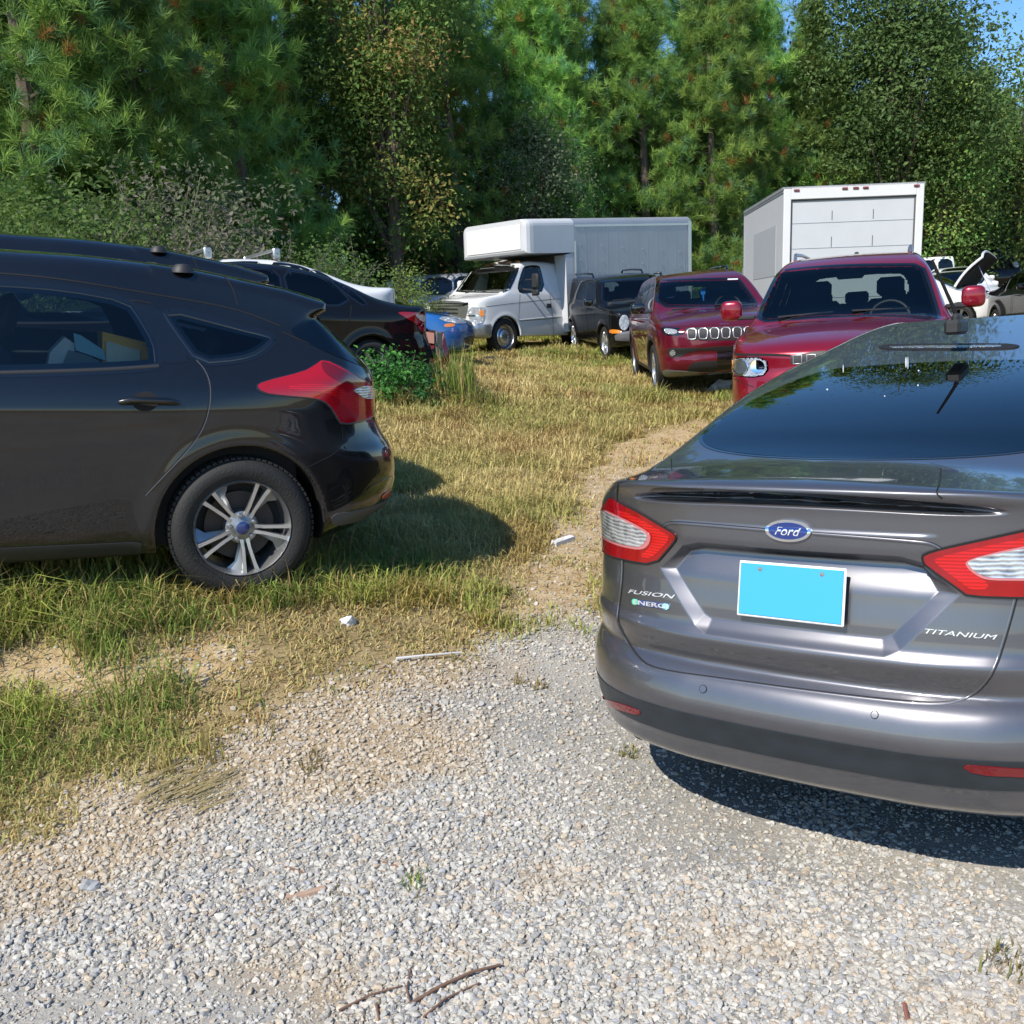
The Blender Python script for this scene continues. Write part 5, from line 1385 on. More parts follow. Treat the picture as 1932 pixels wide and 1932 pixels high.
eb = Body(ev, car_sdf(ES), (-1.1, 2.5, .3), (1.1, 5.9, 2.2), .026, 'cab', [P_white, M_['blackplastic']], arch_mat(ES))
ew = zE([(566, 900), (590, 880), (700, 720), (758, 640), (800, 634), (1180, 640), (1140, 760), (1068, 908), (900, 912)])
eb.patch('windshield', 'cam', ew, M_['van_glass'], off=.004, step=4, rnd=1, cut=2)
eb.ribbon('windshield_seal', 'cam', ew, M_['gloss_black'], w=.06, off=.002, rnd=1, closed=True)
dw = [(3.16, 1.38), (3.62, 1.36), (4.66, 1.40), (4.30, 1.93), (3.85, 1.98), (3.30, 1.97)]
dw = zE([(1170, 860), (1215, 700), (1240, 662), (1350, 652), (1385, 670), (1430, 890), (1300, 905), (1190, 915)])
eb.patch('side_window', 'cam', dw, M_['window'], off=.004, step=4, rnd=1, cut=3, mirror=True)
eb.ribbon('window_seal', 'cam', dw, M_['gloss_black'], w=.05, off=.002, rnd=1, closed=True, mirror=True)
gr = eb.patch('grille', 'cam', zE([(312, 1000), (330, 990), (690, 1004), (690, 1060), (660, 1180), (640, 1230), (560, 1200), (330, 1182)]), M_['alloy'], off=.012, step=4, rnd=1)
eb.patch('grille_bar', 'cam', zE([(320, 1020), (640, 1020), (690, 1010), (690, 1030), (640, 1046), (320, 1050)]), M_['gloss_black'], off=.016, step=4, rnd=0, parent=gr)
for y in (1062, 1100, 1140, 1165):
    eb.patch('grille_opening', 'cam', zE([(345, y), (590, y + 6), (590, y + 22), (345, y + 16)]), M_['void'], off=.016, step=5, rnd=0, parent=gr)
eb.patch('badge', 'cam', zE(ell((470, 1120), 40, 20, 0, 16)), M_['capblue'], off=.022, step=3, rnd=0, parent=gr)
hl = eb.patch('headlight', 'cam', zE([(682, 1056), (838, 1052), (850, 1070), (840, 1180), (820, 1218), (690, 1215)]), M_['lampclear'], off=.012, step=4, rnd=1)
eb.patch('turn_lens', 'cam', zE([(790, 1090), (835, 1075), (838, 1150), (800, 1140)]), M_['amber'], off=.018, step=4, rnd=1, parent=hl)
eb.patch('lamp_divider', 'cam', zE([(684, 1130), (790, 1132), (790, 1145), (686, 1144)]), M_['chrome'], off=.018, step=4, rnd=0, parent=hl)
eb.patch('headlight', 'front', [(.66, .76), (.95, .76), (.95, 1.12), (.66, 1.12)], M_['lampclear'], off=.01, step=.06, rnd=1)
eb.patch('front_bumper', 'cam', zE([(330, 1215), (600, 1240), (640, 1228), (905, 1222), (908, 1330), (890, 1342), (640, 1350), (330, 1330)]), pmat('bumper_grey', (.34, .36, .38), .3, .8), off=.03, step=5, rnd=0)
eb.ribbon('panel_seam', 'cam', [zE([(1480, 930), (1510, 1170), (1515, 1320)]), zE([(1190, 930), (1178, 1180)]), zE([(860, 1050), (1100, 1020), (1500, 975), (1590, 975)]), zE([(1180, 1190), (1500, 1165), (1590, 1155)])], M_['seam'], w=.010, off=.003)
eb.ribbon('body_crease', 'cam', zE([(1180, 1180), (1500, 1150), (1590, 1140)]), P_white, w=.03, off=.002, bead=.012)
hd = MB(); H_, N_ = eb.hit('cam', np.array(zE([(1470, 1040)])))
hd.box(H_[0], (.04, .16, .10), bev=.015); hd.build('door_handle', M_['blackplastic'], ev)
for s in (-1, 1):
    mi = MB(); mi.box((s * 1.22, 4.12, 1.58), (.20, .10, .34), bev=.04); mi.box((s * 1.22, 4.12, 1.33), (.20, .10, .13), bev=.03)
    mi.tube([(s * .95, 4.25, 1.42), (s * 1.2, 4.14, 1.38)], .025, 6); mi.tube([(s * .95, 4.15, 1.62), (s * 1.2, 4.14, 1.62)], .02, 6)
    mi.build('side_mirror', M_['blackplastic'] if s < 0 else P_white, ev, smooth=True)
for k in range(5):
    ml = MB(); ml.box((-.5 + .25 * k, 3.98 - abs(k - 2) * .03, 2.085 - abs(k - 2) * .012), (.11, .07, .035), bev=.012); ml.build('roof_marker', M_['amber'], ev)
wipers(ev, [((.3, 4.84, 1.42), (-.2, 4.72, 1.50)), ((-.25, 4.84, 1.42), (-.7, 4.70, 1.47))])
for sx in (-1, 1): wheel(ev, sx * .85, 4.86, .385, .385, .25, 'steel', sx)
for sx in (-1, 1): wheel(ev, sx * .83, .45, .385, .385, .30, 'steel', sx)
tub(ev, .86, 2.75, 4.8, .5, 1.3, M_['interior_tan'])
std_cabin(ev, 4.35, 3.45, .80, half=.80, rear=False, zdash=1.38, mat=M_['interior_tan'])
hl_ = MB(); hl_.box((0, 3.5, 1.99), (1.2, 1.1, .03)); hl_.box((0, 2.86, 1.5), (1.5, .04, 1.0)); hl_.build('headliner', M_['interior_tan'], ev)
eb.finish()
# box body: aluminium skin with rivets, rounded roof edge, over-cab nose
M_['alu'] = pmat('box_aluminium', (.34, .355, .385), .42, .35, var=.12, vscale=1.6)
M_['boxwhite'] = pmat('box_white', (.50, .515, .535), .45, var=.06, vscale=3)
def lerp(a, b, t): return a + (b - a) * t
def ztopb(y): return lerp(3.38, 2.95, (y + 2.0) / 6.0)
def zlowb(y): return 2.30 if y < 2.75 else lerp(2.26, 2.18, (y - 2.75) / 1.4)
bx = MB(); W2 = 1.18; rr = .16
def box_ring(y, zl, inset=0.0, wd=None, xo=0.0):
    zt = ztopb(y); w = (wd or W2) - inset; pts = [(-w, zl), (-w, zt - rr)]
    for k in range(1, 5):
        a = math.pi / 2 * k / 5; pts.append((-w + rr * (1 - math.cos(a)), zt - rr + rr * math.sin(a)))
    pts += [(-w + rr, zt), (w - rr, zt)]
    for k in range(4, 0, -1):
        a = math.pi / 2 * k / 5; pts.append((w - rr * (1 - math.cos(a)), zt - rr + rr * math.sin(a)))
    pts += [(w, zt - rr), (w, zl)]
    return [(x + xo, y, z) for x, z in pts]
def loft(mb, rings):
    n = len(rings[0]); V = [p for r in rings for p in r]; F = []
    for i in range(len(rings) - 1):
        for j in range(n):
            j2 = (j + 1) % n; F.append((i * n + j, (i + 1) * n + j, (i + 1) * n + j2, i * n + j2))
    F.append(tuple(range(n))); F.append(tuple((len(rings) - 1) * n + j for j in range(n))[::-1])
    mb.add(V, F)
loft(bx, [box_ring(-2.0, .72), box_ring(-1.96, .70), box_ring(2.72, .70)])
bd = bx.build('box_body', M_['alu'], ev)
ob = MB(); loft(ob, [box_ring(2.722, 2.26, 0, 1.06, -.12), box_ring(4.10, 2.19, 0, 1.06, -.12), box_ring(4.20, 2.185, .012, 1.06, -.12), box_ring(4.27, 2.20, .05, 1.06, -.12), box_ring(4.30, 2.25, .11, 1.06, -.12)])
oc = ob.build('overcab_nose', M_['boxwhite'], ev)
tr = MB()
for s in (-1, 1):
    tr.box((s * (W2 + .004), .36, 3.02), (.016, 4.7, .05), rot=np.array([[1, 0, 0], [0, 1, 0.0675], [0, -.0675, 1]]))
    tr.box((s * (W2 + .004), 2.70, 1.62), (.02, .06, 1.8)); tr.box((s * (W2 + .004), -1.93, 2.0), (.03, .14, 2.5)); tr.box((s * (W2 + .003), .4, .76), (.02, 4.7, .12))
    for y in np.arange(-1.7, 2.7, .40): tr.box((s * (W2 + .001), y, 1.85), (.008, .006, 2.2))
tr.build('box_trim', M_['steel'], bd)
rv = MB()
for s in (-1, 1):
    for y in np.arange(-1.8, 2.7, .2):
        for z in (2.92, 1.95): rv.box((s * (W2 + .004), y, z - .0675 * y * .8), (.012, .018, .018))
    for y in np.arange(-1.5, 2.6, .8):
        for z in (2.45, 2.1): rv.box((s * (W2 + .004), y, z), (.02, .05, .03))
rv.build('rivet', M_['alu'], bd)
pn = MB(); pn.box((-.12, 4.308, 2.55), (1.74, .016, .54), bev=.004); pn.build('front_panel', M_['white'], oc)
for s in (-1, 1):   # the fairing that closes the gap beside the cab
    fw = MB(); fw.add([(s * 1.17, 2.73, .48), (s * 1.17, 2.98, .46), (s * 1.17, 3.02, 2.2), (s * 1.17, 2.73, 2.26), (s * .95, 2.73, .48), (s * 1.02, 2.98, .46), (s * .80, 3.0, 2.2), (s * .80, 2.73, 2.26)], [(0, 1, 2, 3)[::s], (4, 7, 6, 5)[::s], (1, 5, 6, 2)[::s], (0, 4, 5, 1)[::s], (3, 2, 6, 7)[::s], (0, 3, 7, 4)[::s]])
    fw.build('cab_fairing', M_['boxwhite'], ev)
fr = MB(); fr.box((0, 1.5, .55), (1.0, 7.0, .2)); fr.box((0, -1.95, .6), (2.2, .12, .14)); fr.build('chassis', M_['blackplastic'], ev)

# ---- white box truck, seen from the rear
bt = empty('box_truck', 'white box truck showing its closed roll-up door and red roof markers', 'truck', pose('box'))
bw = MB(); bw.box((0, 2.25, 2.19), (2.44, 4.5, 2.5)); bb = bw.build('box_body', M_['boxwhite'], bt)
fr = MB()
for s in (-1, 1): fr.box((s * 1.155, -.025, 2.19), (.13, .05, 2.5), bev=.01)
fr.box((0, -.025, 3.33), (2.18, .05, .22), bev=.01); fr.box((0, -.03, .98), (2.44, .1, .12), bev=.02)
fr.build('door_frame', M_['white'], bt)
M_['doorw'] = pmat('rolldoor_white', (.485, .495, .475), .5, var=.07, vscale=2.5)
rd = MB()
for k in range(5): rd.box((0, .012, 1.27 + k * .44), (2.18, .02, .43), bev=.004)
rdo = rd.build('roll_up_door', M_['doorw'], bt)
sh = MB(); 
for s in (-1, 1): sh.box((s * 1.075, -.004, 2.12), (.022, .02, 2.2))
sh.box((0, -.004, 3.205), (2.18, .03, .02)); sh.build('door_channel', M_['greyplastic'], rdo)
jn = MB()
for k in range(1, 5): jn.box((0, -.001, 1.05 + k * .44), (2.16, .01, .006))
jn.build('door_seam', M_['alu'], rdo)
for x in (-.36, .36):
    for z, hh in ((2.93, .16), (2.47, .18)):
        hg = MB(); hg.box((x, -.004, z), (.007, .012, hh)); hg.build('hinge_strip', M_['greyplastic'], rdo)
for x in (-1.0, -.16, .03, .20, 1.08):
    rl = MB(); rl.box((x, -.055, 3.375), (.10, .03, .04), bev=.008); rl.build('roof_marker', M_['lampred_dark'], bt)
tr = MB()
for s in (-1, 1):
    tr.box((s * 1.225, 2.25, 3.42), (.03, 4.5, .05)); tr.box((s * 1.225, 2.25, 3.36), (.012, 4.5, .03)); tr.box((s * 1.225, 2.25, .98), (.03, 4.5, .10)); tr.box((s * 1.225, 4.47, 2.2), (.02, .05, 2.4))
tr.box((0, -.02, 3.425), (2.46, .06, .03)); tr.build('edge_rail', M_['alu'], bb)
rv = MB()
for s in (-1, 1):
    for y in np.arange(.1, 4.5, .12): rv.box((s * 1.24, y, 3.395), (.014, .02, .02))
rv.build('rivet', M_['steel'], bb)
mpg = pmat('patch_grey', (.38, .40, .43), .5)
for s in (-1, 1):
    pn = MB(); pn.box((s * 1.222, 1.9, 2.38), (.008, 2.5, .92)); pn.build('side_patch', mpg, bb)
cabm = MB(); cabm.box((0, 5.3, 1.6), (2.1, 1.5, 1.7), bev=.2); cabm.box((0, 6.3, 1.15), (1.9, .9, .8), bev=.15); cabm.build('cab', P_white, bt, smooth=True)
ch = MB(); ch.box((0, 2.9, .75), (.9, 6.6, .22)); ch.build('chassis', M_['blackplastic'], bt)
for yy in (1.0, 5.9):
    for sx in (-1, 1): wheel(bt, sx * .95, yy, .42, .42, .28, 'steel', sx, dark=True)
# ================================================================== trees and shrubs
def leafmat(name, rough=.55, trans=.35):
    m, n, l, p = newmat(name)
    at = n.new("ShaderNodeAttribute"); at.attribute_name = "tint"
    oi = n.new("ShaderNodeObjectInfo")
    hs_ = n.new("ShaderNodeHueSaturation")
    mr = n.new("ShaderNodeMapRange"); mr.inputs["To Min"].default_value = .75; mr.inputs["To Max"].default_value = 1.25
    l.new(oi.outputs["Random"], mr.inputs["Value"]); l.new(mr.outputs[0], hs_.inputs["Value"])
    mh = n.new("ShaderNodeMapRange"); mh.inputs["To Min"].default_value = .485; mh.inputs["To Max"].default_value = .515
    l.new(oi.outputs["Random"], mh.inputs["Value"]); l.new(mh.outputs[0], hs_.inputs["Hue"])
    l.new(at.outputs["Color"], hs_.inputs["Color"]); l.new(hs_.outputs[0], p.inputs["Base Color"])
    p.inputs["Roughness"].default_value = rough; p.inputs["Specular IOR Level"].default_value = .2
    tr = n.new("ShaderNodeBsdfTranslucent"); l.new(hs_.outputs[0], tr.inputs[0])
    mx = n.new("ShaderNodeMixShader"); mx.inputs[0].default_value = trans
    l.new(p.outputs[0], mx.inputs[1]); l.new(tr.outputs[0], mx.inputs[2]); l.new(mx.outputs[0], n["Material Output"].inputs[0])
    return m
M_['needle'] = leafmat('pine_needles', .45, .46); M_['leaf'] = leafmat('broad_leaves', .62, .45); M_['blade'] = leafmat('grass_blades', .6, .35)
M_['bark'] = pmat('bark', (.11, .085, .065), .9, bump=.8, bscale=18, var=.4, vscale=6)
M_['twig'] = pmat('twig', (.19, .15, .11), .9)
def rdir(r, n):
    v = r.normal(size=(n, 3)); return v / np.linalg.norm(v, axis=1, keepdims=True)
def tufts(r, C, D, nn, ln, wd, col, spread=1.0):
    """needle bursts: C centres, D directions, nn needles each"""
    n = len(C); k = n * nn
    c = np.repeat(C, nn, 0); d = np.repeat(D, nn, 0)
    back = r.random(k)[:, None]
    v = d * (.55 + .5 * r.random((k, 1))) + rdir(r, k) * spread * .8
    v /= np.linalg.norm(v, axis=1, keepdims=True)
    base = c - d * back * ln * .8
    s = np.cross(v, rdir(r, k)); s /= np.linalg.norm(s, axis=1, keepdims=True) + 1e-9
    L = ln * (.7 + .6 * r.random((k, 1)))
    tip = base + v * L; tip[:, 2] -= .12 * L[:, 0] * (1 - np.abs(v[:, 2]))
    mid = base + v * L * .5
    V = np.stack([base - s * wd * .3, base + s * wd * .3, mid + s * wd * .5, tip, mid - s * wd * .5], 1).reshape(-1, 3)
    i = np.arange(k)[:, None] * 5
    F4 = np.hstack([i, i + 1, i + 2, i + 4]); F3 = np.hstack([i + 4, i + 2, i + 3])
    cc = np.repeat(np.repeat(col, nn, 0) * (.75 + .5 * r.random((k, 1))), 5, 0)
    return V, np.vstack([np.vstack([F4[:, [0, 1, 2]], F4[:, [0, 2, 3]]]), F3]), cc
def leaves(r, C, size, col, nrm=None, aspect=.55, droop=.25):
    k = len(C)
    up = rdir(r, k) + np.array([0, 0, .7]); 
    if nrm is not None: up = up + nrm * .8
    up /= np.linalg.norm(up, axis=1, keepdims=True)
    a = np.cross(up, rdir(r, k)); a /= np.linalg.norm(a, axis=1, keepdims=True) + 1e-9
    b = np.cross(up, a); s = size * (.6 + .8 * r.random((k, 1)))
    V = np.stack([C - a * s * .5, C + b * s * aspect * .5 + up * s * .05, C + a * s * .5 - up * s * droop * .4, C - b * s * aspect * .5 + up * s * .05], 1).reshape(-1, 3)
    i = np.arange(k)[:, None] * 4
    return V, np.vstack([np.hstack([i, i + 1, i + 2]), np.hstack([i, i + 2, i + 3])]), np.repeat(col, 4, 0)
def merge(parts):
    V = []; F = []; C = []; b = 0
    for v, f, c in parts: V.append(v); F.append(f + b); C.append(c); b += len(v)
    return np.vstack(V), np.vstack(F), np.vstack(C)
def trunk_mesh(name, parent, h, r0, limbs, r, lean=.03):
    m = MB(); pts = []; x = y = 0
    for k in range(9):
        t = k / 8; pts.append((x, y, h * t - .25 * (k == 0))); x += r.normal() * lean * h / 8; y += r.normal() * lean * h / 8
    m.tube(pts, [r0 * (1.25 if k == 0 else 1) * (1 - .85 * k / 8) for k in range(9)], 9)
    for p0, p1, rr in limbs:
        mid = (np.array(p0) + np.array(p1)) / 2 + np.array([0, 0, -.08]); m.tube([p0, mid, p1], [rr, rr * .7, rr * .3], 5, cap=False)
    return m.build(name, M_['bark'], parent, smooth=True)

PINES = []; 
def make_pine(seed, h, rad, base=.015, ntuft=2300, tone=1.0, ln=.28):
    r = np.random.default_rng(seed)
    root = bpy.data.objects.new('pine_tree', None); COL.objects.link(root)
    C = []; D = []; limbs = []; col = []
    nb = int(h * 7.5)
    for i in range(nb):
        t = base + (1 - base) * (i + r.random()) / nb
        z = h * t; R_ = rad * (1 - t) ** .75 * (.65 + .55 * r.random()) + .18
        if t < .2: R_ *= .85 + .75 * t
        an = r.random() * 6.283; up = .10 + .55 * t + .2 * r.normal()
        d = np.array([math.cos(an), math.sin(an), up]); d /= np.linalg.norm(d)
        p0 = np.array([0, 0, z]); p1 = p0 + d * R_
        limbs.append((p0, p1, .018 + .03 * (1 - t)))
        m = max(4, int(ntuft / nb * (R_ / rad + .35) * 1.25))
        for k in range(m):
            s = .30 + .72 * math.sqrt(r.random()); q = p0 + d * R_ * s + r.normal(size=3) * np.array([.22, .22, .16]) * (.5 + s)
            dd = d * .6 + np.array([0, 0, .55]) + r.normal(size=3) * .45
            C.append(q); D.append(dd / np.linalg.norm(dd))
            g = r.random(); inner = s < .55
            base_c = np.array([.19, .34, .085]) if g < .5 else np.array([.31, .47, .11]) if g < .82 else np.array([.17, .33, .14])
            if r.random() < .02 or (inner and r.random() < .06): base_c = np.array([.30, .15, .04])
            col.append(base_c * tone)
    C = np.array(C); D = np.array(D); col = np.array(col)
    V, F, cc = tufts(r, C, D, 38, ln, .0145, col)
    cr = mkmesh('crown', V, F, M_['needle'], root, smooth=False, colors=cc)
    trunk_mesh('trunk', root, h * .98, .16 + h * .006, limbs[::2], r, .008)
    return root
def make_broad(seed, h, rx, rz, nclump, nleaf, size, palette, name='broadleaf_tree', zc_=.6, trunk=True, clump=.55, hollow=.45, kindname='crown'):
    r = np.random.default_rng(seed)
    root = bpy.data.objects.new(name, None); COL.objects.link(root)
    c = rdir(r, nclump) * (hollow + (1 - hollow) * r.random((nclump, 1)) ** .6)
    lobes = 1 + .25 * np.sin(3 * np.arctan2(c[:, 1], c[:, 0]) + seed) + .2 * np.sin(5 * c[:, 2] + seed * 2)
    c = c * np.array([rx, rx, rz]) * lobes[:, None] + np.array([0, 0, h * zc_])
    c = c[c[:, 2] > .12]
    L = []; col = []; N = []
    pal = np.array(palette)
    for q in c:
        k = int(nleaf * (.6 + .8 * r.random())); off = r.normal(size=(k, 3)) * clump * np.array([1, 1, .7])
        L.append(q + off); pc = pal[r.integers(len(pal))]
        col.append(pc * (.7 + .6 * r.random((k, 1)))); N.append(off / (np.linalg.norm(off, axis=1, keepdims=True) + 1e-6))
    L = np.vstack(L); col = np.vstack(col); N = np.vstack(N)
    k = L[:, 2] > .03
    V, F, cc = leaves(r, L[k], size, col[k], N[k])
    mkmesh(kindname, V, F, M_['leaf'], root, smooth=False, colors=cc)
    limbs = []
    for q in c[r.permutation(len(c))[:26]]:
        b = np.array([0, 0, max(.1, q[2] * (.35 + .3 * r.random()))]); limbs.append((b, q, .02 + .012 * h * .3))
    if trunk: trunk_mesh('trunk', root, h * .8, .06 + h * .012, limbs, r, .02)
    else:
        m = MB()
        for q in c[r.permutation(len(c))[:30]]:
            m.tube([(q[0] * .1, q[1] * .1, -.05), (q[0] * .5, q[1] * .5, q[2] * .6), tuple(q + r.normal(size=3) * .15)], [.016, .011, .004], 5, cap=False)
        m.build('stems', M_['twig'], root)
    return root
def fronds(seed, n, length, col, name, kind='foliage', arch=.6, leafl=.10, dens=26, spread=.5):
    """a shrub of arching feathery sprays"""
    r = np.random.default_rng(seed); root = bpy.data.objects.new(name, None); COL.objects.link(root)
    P = []; m = MB()
    for i in range(n):
        an = r.random() * 6.283; out = .25 + .75 * r.random(); L = length * (.6 + .6 * r.random())
        d = np.array([math.cos(an), math.sin(an)]); pts = []
        st = np.array([r.normal() * spread, r.normal() * spread, 0])
        for k in range(9):
            t = k / 8; pts.append(st + np.array([d[0] * out * L * .6 * t, d[1] * out * L * .6 * t, L * (t - arch * out * t * t * .7)]))
        pts = np.array(pts); m.tube(list(pts), [.009 * (1 - .8 * k / 8) for k in range(9)], 4, cap=False)
        tt = .25 + .75 * r.random(dens * 4); q = np.array([np.interp(tt * 8, range(9), pts[:, a]) for a in range(3)]).T
        P.append(q + r.normal(size=q.shape) * leafl * .55)
    P = np.vstack(P); P = P[P[:, 2] > .02]
    cc = np.array(col)[r.integers(len(col), size=len(P))] * (.65 + .7 * r.random((len(P), 1)))
    V, F, c = leaves(r, P, leafl, cc, None, .35)
    mkmesh(kind, V, F, M_['leaf'], root, smooth=False, colors=c); m.build('stems', M_['twig'], root)
    return root
def copy_tree(o, parent=None):
    c = o.copy(); COL.objects.link(c); c.parent = parent
    if parent is not None: c.matrix_parent_inverse = o.matrix_parent_inverse.copy()
    for ch in list(o.children): copy_tree(ch, c)
    return c
def place(o, x, y, rz, s, label, cat, group=None, sz=1.0, dz=0.0):
    o.matrix_world = Matrix.Translation((x, y, float(height(x, y)) - .05 + dz)) @ Matrix.Rotation(rz, 4, 'Z') @ Matrix.Diagonal((s, s, s * sz, 1))
    return tag(o, label, cat, group)
class Kit:
    def __init__(s, mk): s.protos = mk; s.used = [False] * len(mk)
    def get(s, i):
        i %= len(s.protos)
        if not s.used[i]: s.used[i] = True; return s.protos[i]
        return copy_tree(s.protos[i])
pk = Kit([make_pine(101, 13.5, 2.9), make_pine(102, 12.5, 2.6, tone=1.1), make_pine(103, 14.0, 3.0, tone=.9, base=.06), make_pine(104, 13.0, 2.7, tone=1.0), make_pine(105, 12.0, 2.5, tone=1.15)])
r = np.random.default_rng(55)
line = np.array([(-30, 10.5), (-22, 13.5), (-15, 17), (-9, 20.5), (-4.8, 27), (0, 32), (6, 35), (13, 39), (21, 48), (36, 52)], float)
cum = np.r_[0, np.cumsum(np.linalg.norm(np.diff(line, axis=0), axis=1))]
def along(s): return np.interp(s, cum, line[:, 0]), np.interp(s, cum, line[:, 1])
k = 0
PG = 'pines making the wall of trees behind the lot'
for row, (off, step, sc) in enumerate(((0, 2.6, .92), (2.2, 2.8, 1.02), (4.6, 2.9, 1.12))):
    s = row * 1.4
    while s < cum[-1]:
        x, y = along(s); x2, y2 = along(min(s + .5, cum[-1])); tx, ty = x2 - x, y2 - y; q = math.hypot(tx, ty) or 1
        px_, py_ = x - ty / q * off + r.normal() * .5, y + tx / q * off + r.normal() * .5
        ang = math.atan2(px_, py_)
        hsc = sc * (.92 + .16 * r.random())
        hsc *= 1 - .20 * min(1, max(0, (px_ - 7) / 9))
        if ang > .53: hsc *= .62
        skip = row == 0 and (-.20 < ang < -.12 or .30 < ang < .40)     # room for the broadleaf trees
        if py_ > 6 and abs(ang) < R(36) and not skip:
            place(pk.get(k), px_, py_, r.random() * 6.28, hsc, 'tall green pine with long needle tufts in the wall of trees', 'tree', PG, .95 + .1 * r.random()); k += 1
        s += step * (.85 + .3 * r.random())
def at_px(u, v, dist):
    """ground position seen in column u at a given distance"""
    d = px_dir(np.array([[u, v]], float))[0]; d = d / np.hypot(d[0], d[1]); return d[0] * dist, d[1] * dist
GY = [(.20, .33, .08), (.34, .40, .10), (.16, .30, .08), (.24, .36, .09), (.42, .40, .11), (.28, .38, .10), (.46, .34, .12)]
GD = [(.09, .165, .055), (.12, .20, .06), (.15, .235, .08)]
GG = [(.15, .20, .11), (.13, .17, .09), (.20, .235, .14)]
def veg(o, u, v, dist, s, label, cat, group=None, rz=None, sz=1.0, dz=0.0):
    x, y = at_px(u, v, dist); return place(o, x, y, r.random() * 6.28 if rz is None else rz, s, label, cat, group, sz, dz)
veg(make_broad(201, 12.5, 1.55, 5.4, 260, 110, .12, GY + [(.14, .27, .07)] * 4, zc_=.58, clump=.42), 735, 300, 27.5, 1.05, 'broadleaf tree turning yellow and orange among the pines, left of the white van', 'tree')
veg(make_broad(202, 8.0, 1.8, 3.4, 190, 80, .105, GG, zc_=.52, clump=.42), 985, 300, 32, 1, 'grey-green broadleaf tree rising right behind the box of the white van', 'tree')
veg(make_broad(203, 14.5, 3.1, 5.0, 330, 120, .17, GD, zc_=.64, clump=.60), 1700, 250, 42, 1.0, 'tall dark broadleaf tree towering above the white box truck on the right', 'tree')
veg(make_broad(204, 9.0, 2.1, 3.8, 200, 100, .14, GY[:3] + [(.15, .21, .06)] * 3, zc_=.52, clump=.5), 1775, 350, 43, 1.05, 'yellow-green leafy tree standing right of the white box truck', 'tree')
veg(make_broad(205, 7.0, 1.9, 3.2, 130, 70, .15, GD + [(.07, .10, .03)], zc_=.5, clump=.5), 1850, 400, 47, 1.1, 'dark bushy tree behind the parked cars at the right edge', 'tree')
veg(make_broad(206, 8.0, 1.6, 3.6, 110, 70, .16, GY[:4] + [(.10, .16, .03)] * 2, zc_=.5, clump=.5), 1925, 350, 47, 1.15, 'yellowing leafy tree at the very right edge of the lot', 'tree')
# shrubs in front of the pines
sh1 = make_broad(301, 2.9, 1.5, 1.3, 120, 60, .075, [(.20, .22, .14), (.15, .19, .10), (.26, .24, .19)], name='shrub', zc_=.5, trunk=False, clump=.26, kindname='foliage')
veg(sh1, 305, 420, 17.5, 1.2, 'grey-green shrub with dry brown twigs behind the black hatchback roof', 'shrub', sz=1.0)
sh2 = make_broad(302, 3.0, 1.7, 1.4, 120, 60, .09, [(.10, .17, .05), (.14, .22, .06)], name='shrub', zc_=.5, trunk=False, clump=.30, kindname='foliage')
veg(sh2, 60, 420, 17, 1.1, 'bushy green shrub at the left edge behind the black hatchback', 'shrub')
veg(fronds(303, 70, 3.2, [(.14, .19, .10), (.11, .165, .075), (.18, .22, .12)], 'shrub', leafl=.075, spread=.55), 480, 420, 19, .95, 'feathery shrub of long arching sprays behind the dark cars', 'shrub')
veg(fronds(304, 60, 2.6, [(.14, .18, .085), (.10, .15, .06)], 'shrub', leafl=.075, spread=.5), 215, 420, 18.5, 1.0, 'feathery shrub with thin arching stems left of the grey-green one', 'shrub')
veg(fronds(305, 50, 2.4, [(.15, .20, .075), (.10, .15, .05)], 'shrub', leafl=.07, spread=.5), 700, 480, 22, .9, 'spray of feathery stems above the roof of the white car', 'shrub')
sh4 = make_broad(306, 2.6, 1.7, 1.2, 120, 55, .085, [(.24, .16, .06), (.30, .12, .06), (.16, .19, .06), (.24, .10, .055), (.12, .17, .05)], name='shrub', zc_=.52, trunk=False, clump=.3, kindname='foliage')
veg(sh4, 835, 480, 31, 1.1, 'reddish brown bush in autumn colour left of the white van', 'shrub')
sh5 = make_broad(307, 1.9, .9, .85, 70, 55, .07, [(.18, .27, .06), (.22, .30, .08)], name='shrub', zc_=.5, trunk=False, clump=.22, kindname='foliage')
veg(sh5, 755, 560, 23, .9, 'light green bush in front of the silver wagon', 'shrub', dz=.25)
for i, (u, d, s_) in enumerate(((1080, 35, 1.2), (1330, 37, 1.2), (1370, 37, 1.0), (1770, 45, 1.1), (600, 22, .9), (140, 19.5, 1.1), (400, 20.5, 1.0))):
    o = make_broad(320 + i, 2.4, 1.5, 1.1, 70, 55, .10, GD, name='shrub', zc_=.5, trunk=False, clump=.32, kindname='foliage') if i < 3 else copy_tree(bpy.data.objects['shrub.007' if False else sh2.name])
    veg(o, u, 480, d, s_, 'dark green undergrowth bush at the foot of the pines', 'shrub', 'undergrowth bushes at the foot of the pines')
# leafy weeds and tall grass by the tail of the black sedan
wd = make_broad(401, 1.0, .62, .48, 70, 26, .10, [(.07, .19, .045), (.10, .25, .05), (.05, .14, .04)], name='weed_clump', zc_=.48, trunk=False, clump=.14, kindname='foliage')
P = ground_at([(748, 765), (905, 755)])
place(wd, P[0][0], P[0][1] + .2, 0, .62, 'leafy dark green weeds growing against the tail of the black sedan', 'weeds')
